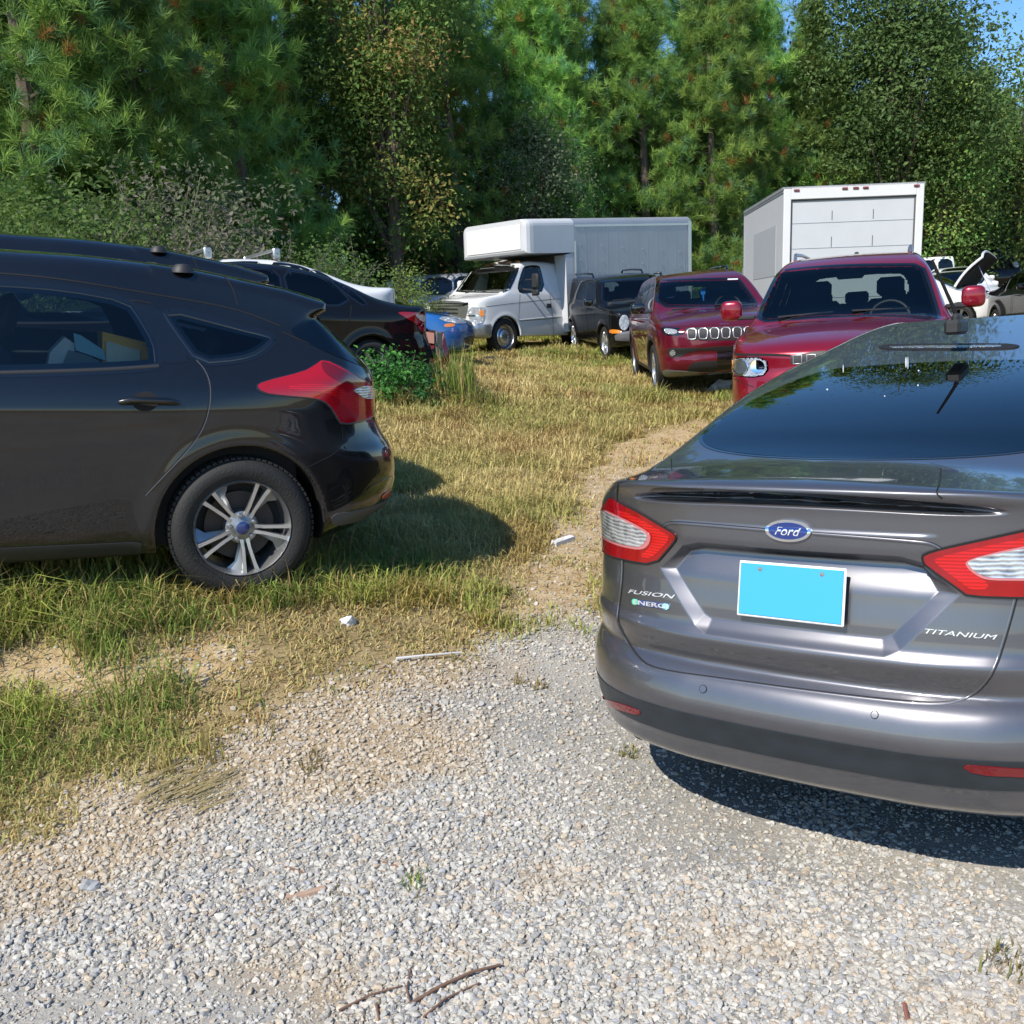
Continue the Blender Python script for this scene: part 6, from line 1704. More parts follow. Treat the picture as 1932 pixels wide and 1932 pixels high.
# ================================================================== cars further off
def simple_car(name, kind, mat, M0, label, paint_mat, wheelstyle='five', h=.03, cat='car', tint='tint', cabin=True, extra=None, group=None, hood_open=False):
    """a whole car of a given kind: sedan, hatch, wagon, jeep"""
    root = empty(name, label, cat, M0, group)
    if kind == 'sedan':
        S = dict(L=4.55, Wmax=.90, zmin=.2, arch=.37, well=.5, wheels=[(1.0, .32), (3.65, .32)],
            ztop=[(-.1, 1.00), (.03, 1.06), (.2, 1.085), (.55, 1.10), (.80, 1.14), (1.2, 1.285), (1.6, 1.41), (2.0, 1.46), (2.4, 1.465), (2.8, 1.41), (3.2, 1.21), (3.5, 1.04), (3.9, .95), (4.3, .84), (4.6, .70)],
            zrear=[(.18, .3), (.28, .1), (.4, .02), (.55, .0), (.65, .03), (.75, .07), (.9, .08), (1.02, .07), (1.1, .1), (1.3, .4)],
            W=[(.1, .82), (.3, .87), (.55, .895), (.85, .895), (.95, .87), (1.05, .82), (1.3, .71), (1.46, .60)], belt=1.0)
        win = [[(1.02, 1.04), (1.12, 1.05), (1.42, 1.30), (1.30, 1.27)], [(1.22, 1.03), (1.95, 1.02), (1.98, 1.39), (1.62, 1.36), (1.42, 1.27)], [(2.05, 1.02), (2.95, 1.00), (3.15, 1.02), (2.75, 1.34), (2.4, 1.39), (2.05, 1.39)]]
        ws = [(-.64, 3.40), (0, 3.52), (.64, 3.40), (.52, 2.78), (0, 2.72), (-.52, 2.78)]
        rw = ('top', [(-.60, .86), (0, .74), (.60, .86), (.50, 1.52), (0, 1.60), (-.50, 1.52)])
    elif kind == 'wagon':
        S = dict(L=4.75, Wmax=.92, zmin=.22, arch=.39, well=.5, wheels=[(.95, .34), (3.8, .34)],
            ztop=[(-.1, 1.55), (.05, 1.60), (.4, 1.67), (1.2, 1.72), (2.2, 1.72), (2.7, 1.66), (3.1, 1.42), (3.5, 1.13), (4.0, 1.04), (4.5, .92), (4.8, .75)],
            zrear=[(.2, .25), (.35, .05), (.6, 0), (.9, .03), (1.1, .06), (1.6, .22), (1.8, .5)],
            W=[(.1, .82), (.3, .88), (.6, .915), (.95, .915), (1.08, .88), (1.15, .84), (1.5, .74), (1.72, .64)], belt=1.1)
        win = [[(.40, 1.16), (1.15, 1.16), (1.15, 1.56), (.70, 1.56), (.45, 1.40)], [(1.25, 1.15), (2.05, 1.15), (2.05, 1.58), (1.25, 1.58)], [(2.15, 1.15), (3.15, 1.13), (2.70, 1.56), (2.15, 1.58)]]
        ws = [(-.66, 3.40), (0, 3.52), (.66, 3.40), (.55, 2.72), (0, 2.66), (-.55, 2.72)]
        rw = ('rear', [(-.58, 1.16), (.58, 1.16), (.52, 1.54), (-.52, 1.54)])
    elif kind == 'jeep':
        S = dict(L=4.2, Wmax=.90, zmin=.35, arch=.45, well=.5, wheels=[(.75, .40), (3.45, .40)],
            ztop=[(-.1, 1.80), (.1, 1.82), (1.2, 1.84), (2.3, 1.82), (2.42, 1.76), (2.62, 1.45), (2.75, 1.20), (2.85, 1.15), (3.6, 1.12), (4.1, 1.08), (4.25, .9)],
            zrear=[(.3, .2), (.45, .02), (.9, 0), (1.2, .02), (1.8, .10), (1.9, .3)],
            W=[(.2, .80), (.4, .84), (.7, .86), (1.15, .86), (1.25, .82), (1.75, .74), (1.84, .66)], belt=1.2)
        win = [[(.15, 1.30), (.62, 1.30), (.62, 1.68), (.20, 1.68)], [(.78, 1.30), (1.45, 1.30), (1.45, 1.68), (.78, 1.68)], [(1.60, 1.30), (2.55, 1.28), (2.40, 1.66), (1.60, 1.68)]]
        ws = [(-.66, 2.72), (.66, 2.72), (.62, 2.44), (-.62, 2.44)]
        rw = ('rear', [(-.60, 1.28), (.60, 1.28), (.56, 1.68), (-.56, 1.68)])
    L = S['L']
    S.setdefault('zfront', [(.2, .25), (.35, .05), (.6, .0), (.8, .05), (1.0, .3)])
    S.update(plan_r=[(0, 0), (.4, .03), (.62, .10), (.76, .22), (.84, .38), (.88, .6), (.92, 1.1)], plan_f=[(0, 0), (.4, .05), (.62, .15), (.76, .30), (.84, .48), (.89, .85), (.92, 1.2)],
        crown=[(0, .06), (4.5, .08)], taper=[(0, .07), (.9, .04), (1.6, 0), (3, 0), (L, .08)], zbot=[(0, .25), (L, .25)], flare=.018)
    if kind == 'jeep': S.update(plan_f=[(0, 0), (.5, .02), (.7, .1), (.8, .3), (.9, .8)], plan_r=[(0, 0), (.7, .02), (.8, .1), (.88, .4)], taper=[(0, 0), (L, .02)], k=(.05, .04, .05))
    if extra: S['extra'] = extra
    b = Body(root, car_sdf(S), (-1, -.06, .15), (1, L + .1, 1.95), h, 'body', [paint_mat, M_['blackplastic']], arch_mat(S))
    g = M_[tint]
    for w in win:
        b.patch('side_window', 'right', w, g, off=.004, step=.07, rnd=1, mirror=True, cut=.03)
        b.ribbon('window_seal', 'right', w, M_['gloss_black'], w=.06, off=.002, rnd=1, closed=True, mirror=True, step=.06)
    b.patch('windshield', 'top', ws, M_['windshield'], off=.004, step=.07, rnd=1, cut=.03)
    b.ribbon('window_seal', 'top', ws, M_['gloss_black'], w=.06, off=.002, rnd=1, closed=True, step=.06)
    b.patch('rear_window', rw[0], rw[1], g, off=.004, step=.07, rnd=1, cut=.03)
    b.ribbon('window_seal', rw[0], rw[1], M_['gloss_black'], w=.06, off=.002, rnd=1, closed=True, step=.06)
    if kind == 'jeep':
        b.patch('headlight', 'front', ell((.60, .98), .10, .10, 0, 14), M_['lampclear'], off=.01, step=.05, rnd=0, mirror=True)
        for k in range(7): b.patch('grille_slot', 'front', [(-.36 + k * .11, .86), (-.30 + k * .11, .86), (-.30 + k * .11, 1.06), (-.36 + k * .11, 1.06)], M_['void'], off=.006, step=.08, rnd=0)
    else:
        b.patch('headlight', 'front', [(.42, .70), (.78, .72), (.84, .84), (.60, .83), (.44, .78)], M_['lampclear'], off=.008, step=.05, rnd=1, mirror=True)
        b.patch('grille', 'front', [(-.38, .66), (.38, .66), (.42, .78), (-.42, .78)], M_['gloss_black'], off=.006, step=.07, rnd=1)
        b.patch('lower_grille', 'front', [(-.5, .34), (.5, .34), (.56, .50), (-.56, .50)], M_['blackplastic'], off=.006, step=.07, rnd=1)
    b.ribbon('door_seam', 'right', [[(win[1][0][0] + .02, win[1][0][1]), (win[1][0][0] + .1, .75), (win[1][0][0] + .25, .45)], [(win[2][0][0] - .05, win[2][0][1]), (win[2][0][0] - .04, .4)], [(win[2][1][0] + .08, win[2][1][1]), (win[2][1][0] + .12, .4)]], M_['seam'], w=.009, off=.003, mirror=True, step=.08)
    for yw, zw in S['wheels']:
        for sx in (-1, 1): wheel(root, sx * (S['Wmax'] - .13), yw, zw, zw, .22, wheelstyle, sx, dark=True)
    mirrors(root, S['Wmax'] + .09, win[2][1][0] - .12, win[2][1][1] + .04, paint_mat if kind != 'jeep' else M_['blackplastic'], (.18, .11, .13))
    tub(root, .70, .5, L - 1.3, .33, win[1][0][1] - .06)
    if cabin: std_cabin(root, win[2][1][0] - .05, win[2][0][0] + .0, .42 if kind != 'sedan' else .28, half=.62, zdash=win[2][1][1] - .04, yr=(win[2][0][0] - .50) if kind == 'sedan' else None)
    return root, b, S

def world_at(uv, depth):
    d = px_dir(np.array([uv], float))[0]; return CAM_O + d * depth
# second hatchback of the same kind, parked alongside the first
h2 = copy_tree(foc)
tip = FOC_M[:3, :3] @ np.array([-.55, .40, 1.345]) + FOC_M[:3, 3]
d1 = (tip - CAM_O) @ _fw
zt = zF([(1205, 238)])[0]
d2 = d1 * 1.31
mv = world_at(zt, d2) - tip
m2 = foc.matrix_world.copy(); m2.translation += Vector(mv); h2.matrix_world = m2
h2['label'] = 'second black hatchback whose roof and spoiler show just above the roof of the nearest one'

# black sedan with a torn off rear bumper, tail towards us
zS = lambda pts: zc(600, 600, 650, pts)
bs, bb_, SS = simple_car('parked_sedan', 'sedan', None, pose('bsed'), 'black sedan with missing rear bumper, weeds growing against its tail', P_blk2, h=.02)
tl_ = zS([(1188, 556), (1215, 550), (1310, 552), (1390, 562), (1418, 600), (1424, 668), (1385, 700), (1355, 690), (1330, 640), (1260, 600)])
t_ = bb_.patch('taillight', 'cam', tl_, M_['lampred'], off=.008, step=4, rnd=1, thick=.012)
bb_.patch('reverse_lens', 'cam', zS([(1312, 565), (1385, 568), (1405, 615), (1365, 625)]), M_['lamprefl'], off=.012, step=3, rnd=1, parent=t_)
bb_.patch('taillight', 'rear', [(.42, .80), (.80, .80), (.82, .96), (.60, .95)], M_['lampred'], off=.008, step=.05, rnd=1)
bb_.patch('bare_tail', 'rear', [(-.80, .32), (.80, .32), (.78, .66), (-.78, .66)], M_['void'], off=.006, step=.08, rnd=1)
bm_ = MB(); bm_.box((0, .0, .50), (1.5, .08, .11), bev=.02)
for s in (-1, 1): bm_.box((s * .5, .06, .5), (.09, .16, .12)); bm_.box((s * .72, .05, .62), (.06, .10, .3), bev=.02)
bm_.build('bumper_beam', M_['greyplastic'], bs)
bb_.patch('door_handle', 'left', [(1.45, .86), (1.68, .86), (1.68, .90), (1.45, .90)], P_blk2, off=.02, step=.05, rnd=1, mirror=True)
bb_.finish()
# dark red bumper corner with a yellowed lamp, standing behind the tail of the black sedan
q_ = world_at(zS([(1470, 830)])[0], 14.0)
rbm = MB(); V = []; F = []
prof = [(.0, .05), (.10, .06), (.22, .09), (.36, .07), (.50, .03), (.60, .0)]
for i in range(9):
    a = -1.1 + 2.0 * i / 8
    for z, o_ in prof: V.append((.05 + (.20 + o_) * math.sin(a) + .05, -(.20 + o_) * math.cos(a), z))
for i in range(8):
    for j in range(5): F.append((i * 6 + j, (i + 1) * 6 + j, (i + 1) * 6 + j + 1, i * 6 + j + 1))
n_ = len(V); V += [(x * .96, y * .94 + .01, z) for x, y, z in V]; F += [tuple(q + n_ for q in f)[::-1] for f in F[:40]]
rbm.add(V, F); ro = rbm.build('bumper_corner', P_red2, None, smooth=True)
ro.location = (q_[0] - .05, q_[1], float(height(q_[0], q_[1])) - .05); ro.scale = (.75, .75, .95)
rl_ = MB(); rl_.add([(-.02, -.285, .46), (.20, -.25, .42), (.30, -.14, .40), (.26, -.14, .58), (.06, -.26, .64), (-.06, -.275, .62), (-.02, -.24, .46), (.18, -.2, .42), (.25, -.12, .4), (.22, -.12, .58), (.05, -.2, .64), (-.05, -.22, .62)], [(0, 1, 2, 3, 4, 5), (11, 10, 9, 8, 7, 6)] + [(i, i + 6, (i + 1) % 6 + 6, (i + 1) % 6) for i in range(6)])
rl_.build('faded_lamp', pmat('faded_lens', (.40, .20, .15), .45), ro)
tag(ro, 'dark red car corner with a faded tan lamp behind the black sedan tail', 'car part')
# blue car, front end towards us on the right, no bumper
bl, blb, _ = simple_car('parked_hatchback', 'sedan', None, pose('blue'), 'bright blue car with its front bumper missing, wheel showing behind the black sedan', paint('paint_blue', (.012, .12, .38), .3, .3, dust=.10), h=.03, cabin=False)
blb.patch('side_marker', 'right', [(4.12, .66), (4.30, .66), (4.30, .72), (4.14, .72)], M_['amber'], off=.006, step=.05, rnd=1, mirror=True)
blb.finish()
bpart = MB(); bpart.tube([(0, 0, .02), (.25, .05, .06), (.5, .0, .05), (.7, -.1, .03)], [.03, .05, .05, .02], 6); bpart.box((.3, .05, .05), (.4, .10, .02), bev=.008)
bp_ = bpart.build('bumper_fragment', M_['blackplastic'], None, smooth=True); q = ground_at([(925, 683)])[0]; bp_.location = (q[0] - .35, q[1], q[2] + .01)
tag(bp_, 'torn black plastic bumper piece lying in the grass near the white van', 'debris')
# white car with roof bars behind the dark cars
wc, wb, _ = simple_car('parked_hatchback', 'sedan', None, pose('wcar'), 'white car with silver roof bars beyond the black sedan', P_white, h=.03)
for yy in (1.85, 2.75):
    rb2 = MB(); rb2.tube([(-.62, yy, 1.50), (-.58, yy, 1.565), (.58, yy, 1.565), (.62, yy, 1.50)], .022, 8)
    for s in (-1, 1): rb2.box((s * .60, yy, 1.51), (.06, .10, .14), bev=.015)
    rb2.build('roof_bar', M_['steel'], wc, smooth=True)
wb.finish()
# silver wagon beyond the bush
sw, swb, _ = simple_car('parked_wagon', 'wagon', None, pose('wagon'), 'silver grey wagon with dark windows partly hidden by the white van', paint('paint_silver', (.30, .31, .33), .5, .4, dust=.15), h=.035)
swb.finish()
# ---- cluster at the right edge
jw, jb, _ = simple_car('parked_jeep', 'jeep', None, pose('jeepw'), 'white boxy off-roader with square side windows right of the box truck', P_white, h=.035, cabin=False)
jb.finish()
kt, kb, _ = simple_car('parked_jeep', 'jeep', None, pose('jeepb'), 'dark high off-roader with a row of white roof lights at the tree line', P_blk2, h=.04)
for k, x in enumerate((-.55, -.18, 0, .18, .55)):
    ml = MB(); ml.lathe([(.001, .05), (.05, .045), (.06, 0)], origin=(x, 2.36, 1.86), axis='Y', n=12); ml.build('roof_light', M_['white'], kt)
kb.finish()
kt.scale = (1.15, 1.15, 1.25)
w1, w1b, _ = simple_car('parked_sedan', 'sedan', None, pose('wsed'), 'white sedan facing us at the right edge with a wide dark windshield', P_white, h=.03)
w1b.finish()
w2, w2b, _ = simple_car('parked_sedan', 'sedan', None, pose('smallw'), 'small white car with a blue tinted windshield just beyond the red door mirror', P_white, h=.03)
w2b.finish()
# car with its hood up: engine bay open
def bay(d, x, y, z, ax):
    q = np.maximum(np.maximum(np.abs(y - 3.95) - .42, ax - .62), .62 - z)
    return smax(d, -q, .03)
for (pk_, pm, lab, hood_up) in (('hoodw', P_white, 'white car facing us with its hood propped open over the engine', True),
                                    ('hoodb', P_blk2, 'dark car with an open black hood at the very right edge', True)):
    oc_, ob_, _ = simple_car('parked_sedan', 'sedan', None, pose(pk_), lab, pm, h=.025, extra=bay)
    hd = MB(); V = []; F = []; nx, ny = 13, 8
    for sgn in (0, 1):
        for j in range(ny):
            for i in range(nx):
                u = -1 + 2 * i / (nx - 1); t = j / (ny - 1)
                w = .70 - .10 * t * t; a = R(52); ln = .92 * t
                bulge = .08 * (1 - u * u) + .05 * math.sin(t * math.pi)
                y = 3.50 + ln * math.cos(a) - (bulge - (.08 * sgn)) * math.sin(a) * 1.0; z = 1.06 + ln * math.sin(a) + (bulge - (.08 * sgn)) * math.cos(a) - .10 * (u * u) * t
                V.append((u * w * (1 - .06 * u * u * t), y, z))
    N0 = nx * ny
    for j in range(ny - 1):
        for i in range(nx - 1):
            k = j * nx + i; F.append((k, k + 1, k + nx + 1, k + nx)[::-1]); F.append((N0 + k, N0 + k + 1, N0 + k + nx + 1, N0 + k + nx))
    rim_ = [i for i in range(nx)] + [j * nx + nx - 1 for j in range(1, ny)] + [(ny - 1) * nx + i for i in range(nx - 2, -1, -1)] + [j * nx for j in range(ny - 2, 0, -1)]
    for i in range(len(rim_)): a_, b_ = rim_[i], rim_[(i + 1) % len(rim_)]; F.append((a_, b_, b_ + N0, a_ + N0))
    me_i = [0 if k % 2 == 0 else 1 for k in range(2 * (nx - 1) * (ny - 1))] + [0] * len(rim_)
    mkmesh('hood', V, F, [pm, M_['void']], oc_, midx=me_i)
    hr_ = MB(); hr_.tube([V[i] for i in rim_[:nx]] if False else [V[q] for q in [j * nx for j in range(ny)] + [(ny - 1) * nx + i for i in range(1, nx)] + [j * nx + nx - 1 for j in range(ny - 2, -1, -1)]], .032, 6); hr_.build('hood_rim', pm, oc_, smooth=True)
    en = MB(); en.box((0, 3.95, .74), (.75, .5, .2), bev=.03); en.box((-.42, 3.9, .80), (.25, .3, .16), bev=.02); en.box((.40, 4.05, .80), (.2, .22, .14), bev=.02); en.box((.1, 4.2, .84), (.9, .06, .05), bev=.01)
    for k in range(5): en.tube([(-.5 + .2 * k, 3.7, .82), (-.45 + .2 * k, 3.95, .90 + .03 * (k % 2)), (-.4 + .2 * k, 4.2, .80)], .018, 6)
    en.build('engine', M_['greyplastic'], oc_)
    tk = MB(); tk.box((.42, 4.22, .80), (.16, .14, .16), bev=.02); tk.box((-.45, 4.2, .80), (.10, .2, .10), bev=.02); tk.build('fluid_tank', M_['white'], oc_)
    pr_ = MB(); pr_.tube([(.5, 4.25, .85), (.42, 3.95, 1.50)], .009, 6); pr_.build('hood_prop', M_['steel'], oc_)
    ob_.finish()
# ================================================================== gravel stones, grass, litter
def in_view(P, mu=60, mv=60):
    d = (P - CAM_O) @ _fw
    u = 966 + CAM_F * ((P - CAM_O) @ cam_right) / np.maximum(d, .1); v = 966 - CAM_F * ((P - CAM_O) @ cam_up) / np.maximum(d, .1)
    return (d > .3) & (u > -mu) & (u < 1932 + mu) & (v > 300) & (v < 1932 + mv)
def polar(n, r0, r1, e, seed, half=.56):
    """points over the field of view, density falling off as r^-e"""
    q = np.random.default_rng(seed); a = 2 - e
    rr = (r0 ** a + q.random(n) * (r1 ** a - r0 ** a)) ** (1 / a); th = (q.random(n) * 2 - 1) * half
    return rr * np.sin(th), rr * np.cos(th)
# --- stones
x, y = polar(330000, 1.75, 9.5, 1.35, 71, .66)
g, t = masks(x, y)
q = np.random.default_rng(72)
coarse = fbm(x, y, 1.0, 41, 3)
bare = np.maximum(sstep(.48, .62, coarse) * .55, sstep(.44, .56, coarse) * sstep(-.2, .7, x) * .72)
keep = (q.random(len(x)) < np.clip(g * (1 - bare) + .22 * t, 0, 1))
x, y, bare, t, g = x[keep], y[keep], bare[keep], t[keep], g[keep]
z = height(x, y) + g * (fbm(x, y, .22, 5, 3) - .5) * .018
P = np.c_[x, y, z]; k = in_view(P); P = P[k]; bare = bare[k]; t = t[k]
n = len(P)
t0 = (1 + 5 ** .5) / 2
ico = np.array([(-1, t0, 0), (1, t0, 0), (-1, -t0, 0), (1, -t0, 0), (0, -1, t0), (0, 1, t0), (0, -1, -t0), (0, 1, -t0), (t0, 0, -1), (t0, 0, 1), (-t0, 0, -1), (-t0, 0, 1)]) / math.sqrt(1 + t0 * t0)
icf = np.array([(0, 11, 5), (0, 5, 1), (0, 1, 7), (0, 7, 10), (0, 10, 11), (1, 5, 9), (5, 11, 4), (11, 10, 2), (10, 7, 6), (7, 1, 8), (3, 9, 4), (3, 4, 2), (3, 2, 6), (3, 6, 8), (3, 8, 9), (4, 9, 5), (2, 4, 11), (6, 2, 10), (8, 6, 7), (9, 8, 1)])
sz = np.clip(np.exp(q.normal(math.log(.0049), .45, n)), .0022, .0115) * (1 - .30 * bare)
sc = sz[:, None] * np.c_[.85 + .6 * q.random(n), .75 + .45 * q.random(n), .55 + .35 * q.random(n)]
def split_ico(V0, F0):
    V1 = [tuple(v) for v in V0]; mp = {}; F1 = []
    def mid(a, b):
        k_ = (min(a, b), max(a, b))
        if k_ not in mp: m_ = (np.array(V1[a]) + np.array(V1[b])) / 2; mp[k_] = len(V1); V1.append(tuple(m_ / np.linalg.norm(m_)))
        return mp[k_]
    for a, b, c in F0:
        x1, x2, x3 = mid(a, b), mid(b, c), mid(c, a); F1 += [(a, x1, x3), (b, x2, x1), (c, x3, x2), (x1, x2, x3)]
    return np.array(V1), np.array(F1)
ico2, icf2 = split_ico(ico, icf)
pal = np.array([(.44, .42, .375), (.385, .375, .35), (.46, .435, .385), (.335, .335, .335), (.44, .375, .29), (.50, .475, .43), (.41, .335, .26), (.25, .25, .25)])
col = pal[q.choice(8, n, p=[.25, .18, .19, .11, .11, .07, .05, .04])] * (.85 + .3 * q.random((n, 1)))
gd_ = sd_poly(P[:, 0], P[:, 1], GRAVEL)
tanm = sstep(.47, .66, fbm(P[:, 0], P[:, 1], .7, 33, 4) + .24 * sstep(-1.0, -.05, gd_) * sstep(.9, -.4, P[:, 0]) - .10)[:, None]
col = col * (1 - .42 * tanm) + np.array([.44, .33, .195]) * .42 * tanm
def stones(sel, V0, F0, jit):
    m = len(V0); nn_ = int(sel.sum()); d_ = 1 + jit * q.normal(size=(nn_, m, 1))
    # a few random flat facets make each pebble angular
    W_ = np.repeat(V0[None], nn_, 0)
    for _ in range(9):
        ax_ = rdir(q, nn_); lim = .42 + .38 * q.random((nn_, 1)); dd = (W_ * ax_[:, None]).sum(-1); ex = np.maximum(dd - lim, 0); W_ = W_ - ex[..., None] * ax_[:, None]
    V = W_ * d_ * sc[sel][:, None, :] * 1.22
    an = q.random(nn_) * 6.283; ti = q.normal(size=nn_) * .35
    ca, sa, ct, st = np.cos(an), np.sin(an), np.cos(ti), np.sin(ti)
    Vy = V[:, :, 1] * ct[:, None] - V[:, :, 2] * st[:, None]; Vz = V[:, :, 1] * st[:, None] + V[:, :, 2] * ct[:, None]
    Vx = V[:, :, 0] * ca[:, None] - Vy * sa[:, None]; Vy = V[:, :, 0] * sa[:, None] + Vy * ca[:, None]
    V = np.stack([Vx, Vy, Vz], -1) + P[sel][:, None, :] + np.array([0, 0, 1.])[None, None] * (sc[sel][:, 2] * .35)[:, None, None]
    F = (F0[None] + (np.arange(nn_) * m)[:, None, None]).reshape(-1, 3)
    return V.reshape(-1, 3), F, np.repeat(col[sel], m, 0)
big_ = (sz > .0075) & (np.hypot(P[:, 0], P[:, 1]) < 4.2)
V, F, cc_ = merge([stones(big_, ico2, icf2, .03), stones(~big_, ico, icf, .12)])
mt, nn, l, p = newmat('crushed_stone'); at = nn.new("ShaderNodeAttribute"); at.attribute_name = "tint"; p.inputs["Roughness"].default_value = .9; p.inputs["Specular IOR Level"].default_value = .25
tc_ = nn.new("ShaderNodeTexCoord"); nz_ = nn.new("ShaderNodeTexNoise"); nz_.inputs["Scale"].default_value = 160; nz_.inputs["Detail"].default_value = 4; l.new(tc_.outputs["Object"], nz_.inputs["Vector"])
mr_ = nn.new("ShaderNodeMapRange"); mr_.inputs["From Min"].default_value = .3; mr_.inputs["From Max"].default_value = .7; mr_.inputs["To Min"].default_value = .78; mr_.inputs["To Max"].default_value = 1.15; l.new(nz_.outputs["Fac"], mr_.inputs["Value"])
mx_ = nn.new("ShaderNodeVectorMath"); mx_.operation = 'SCALE'; l.new(at.outputs["Color"], mx_.inputs[0]); l.new(mr_.outputs[0], mx_.inputs["Scale"]); l.new(mx_.outputs[0], p.inputs["Base Color"])
bp_n = nn.new("ShaderNodeBump"); bp_n.inputs["Strength"].default_value = .5; bp_n.inputs["Distance"].default_value = .003; l.new(nz_.outputs["Fac"], bp_n.inputs["Height"]); l.new(bp_n.outputs[0], p.inputs["Normal"])
o = mkmesh('gravel', V, F, mt, smooth=False, colors=cc_); o['kind'] = 'stuff'; o['label'] = 'loose pale crushed stone covering the drive'

# --- grass
def blades(seed, cx, cy, nb, hgt, col, spread, wmul=1.0, lean=.6):
    q = np.random.default_rng(seed); n = len(cx); k = n * nb
    X = np.repeat(cx, nb) + q.normal(size=k) * np.repeat(spread, nb); Y = np.repeat(cy, nb) + q.normal(size=k) * np.repeat(spread, nb)
    Z = height(X, Y) - .01
    H = np.repeat(hgt, nb) * (.45 + .75 * q.random(k)); an = q.random(k) * 6.283
    ln = lean * (.15 + q.random(k)) * H
    d = np.c_[np.cos(an), np.sin(an)]; s = np.c_[-np.sin(an + q.normal(size=k) * .6), np.cos(an)]
    dist = np.hypot(X, Y); w = (.0014 + .00040 * dist) * wmul * (.7 + .6 * q.random(k))
    V = np.zeros((k, 5, 3))
    b = np.c_[X, Y, Z]
    sv = np.c_[s * w[:, None], np.zeros(k)]
    m = b + np.c_[d * (ln * .35)[:, None], H * .62]; tp = b + np.c_[d * ln[:, None], H * (1 - .35 * (ln / H) ** 2)]
    V[:, 0] = b - sv; V[:, 1] = b + sv; V[:, 2] = m + sv * .75; V[:, 3] = tp; V[:, 4] = m - sv * .75
    i = np.arange(k)[:, None] * 5
    F = np.vstack([np.hstack([i, i + 1, i + 2]), np.hstack([i, i + 2, i + 4]), np.hstack([i + 4, i + 2, i + 3])])
    c = np.repeat(col, nb, 0) * (.7 + .6 * q.random((k, 1)))
    mixs = q.random(k) < .30; c[mixs] = np.array([.46, .35, .15]) * (.7 + .5 * q.random((mixs.sum(), 1)))
    return V.reshape(-1, 3), F, np.repeat(c, 5, 0)
foc_i = np.linalg.inv(FOC_M)
def focus_local(x, y): return (np.c_[x, y, np.full(len(x), .4), np.ones(len(x))] @ foc_i.T)[:, :3]
x, y = polar(44000, 2.3, 34, 1.45, 81)
g, t = masks(x, y); q = np.random.default_rng(82)
patch = fbm(x, y, .8, 61, 3)
dens = np.clip((1 - g * 1.02) * (1 - .97 * t), 0, 1) * sstep(.34, .60, patch + .06 + .16 * sstep(4.0, 5.3, np.hypot(x, y)) - .09 * sstep(6, 8, np.hypot(x, y)))
P = np.c_[x, y, height(x, y) + .1]
k = (q.random(len(x)) < dens) & in_view(P, 120, 120)
x, y, t = x[k], y[k], t[k]
lc = focus_local(x, y)
near = sstep(.65, .15, np.abs(lc[:, 0] + 1.12)) * (.35 + .65 * sstep(.9, 1.5, lc[:, 1])) * (lc[:, 1] > .2) * (lc[:, 1] < 4.8)       # tall along the hatchback's sill
under = (np.abs(lc[:, 0]) < .80) & (lc[:, 1] > .0) & (lc[:, 1] < 4.3)
dist = np.hypot(x, y)
hgt = .085 + .07 * fbm(x, y, .7, 91, 2) + .40 * near * fbm(x, y, .35, 92, 2) ** 1.3 + (.01 + .13 * sstep(.5, .75, fbm(x, y, 1.3, 94, 3))) * sstep(5.5, 8, dist)
hgt = hgt * (.55 + .45 * sstep(3.2, 4.9, dist)) * (.6 + .8 * fbm(x, y, .28, 93, 2))
hgt = np.where(under, np.minimum(hgt, .14), hgt) * (1 - .45 * t)
gm = sstep(.40, .60, fbm(x, y, 1.9, 95, 3) + .06 * sstep(7.5, 4.5, dist) - .14 * sstep(4.7, 3.6, dist) + .12 * near - .10 * sstep(6.5, 9, dist) * sstep(16, 12, dist) + .10 * sstep(17, 21, dist))[:, None]
straw = np.array([.58, .47, .22]); green = np.array([.22, .29, .065]); lime = np.array([.36, .40, .09]); olive = np.array([.40, .37, .13])
lm_ = sstep(.4, .6, fbm(x, y, .6, 97, 2))[:, None]
om_ = sstep(.42, .58, fbm(x, y, 1.1, 99, 3))[:, None]; straw = straw * (1 - om_ * .75) + olive * om_ * .75
col = straw * (1 - gm) + (green * (1 - lm_) + lime * lm_) * gm
rust = (fbm(x, y, .5, 98, 2) > .66)[:, None]; col = np.where(rust, col * .5 + np.array([.34, .17, .07]) * .5, col)
V, F, c = blades(83, x, y, 20, hgt, col, .024 + .011 * dist / 4 + 0 * hgt, lean=1.15)
o = mkmesh('grass', V, F, M_['blade'], smooth=False, colors=c); o['kind'] = 'stuff'; o['label'] = 'dry yellow and green grass covering the field between the cars'
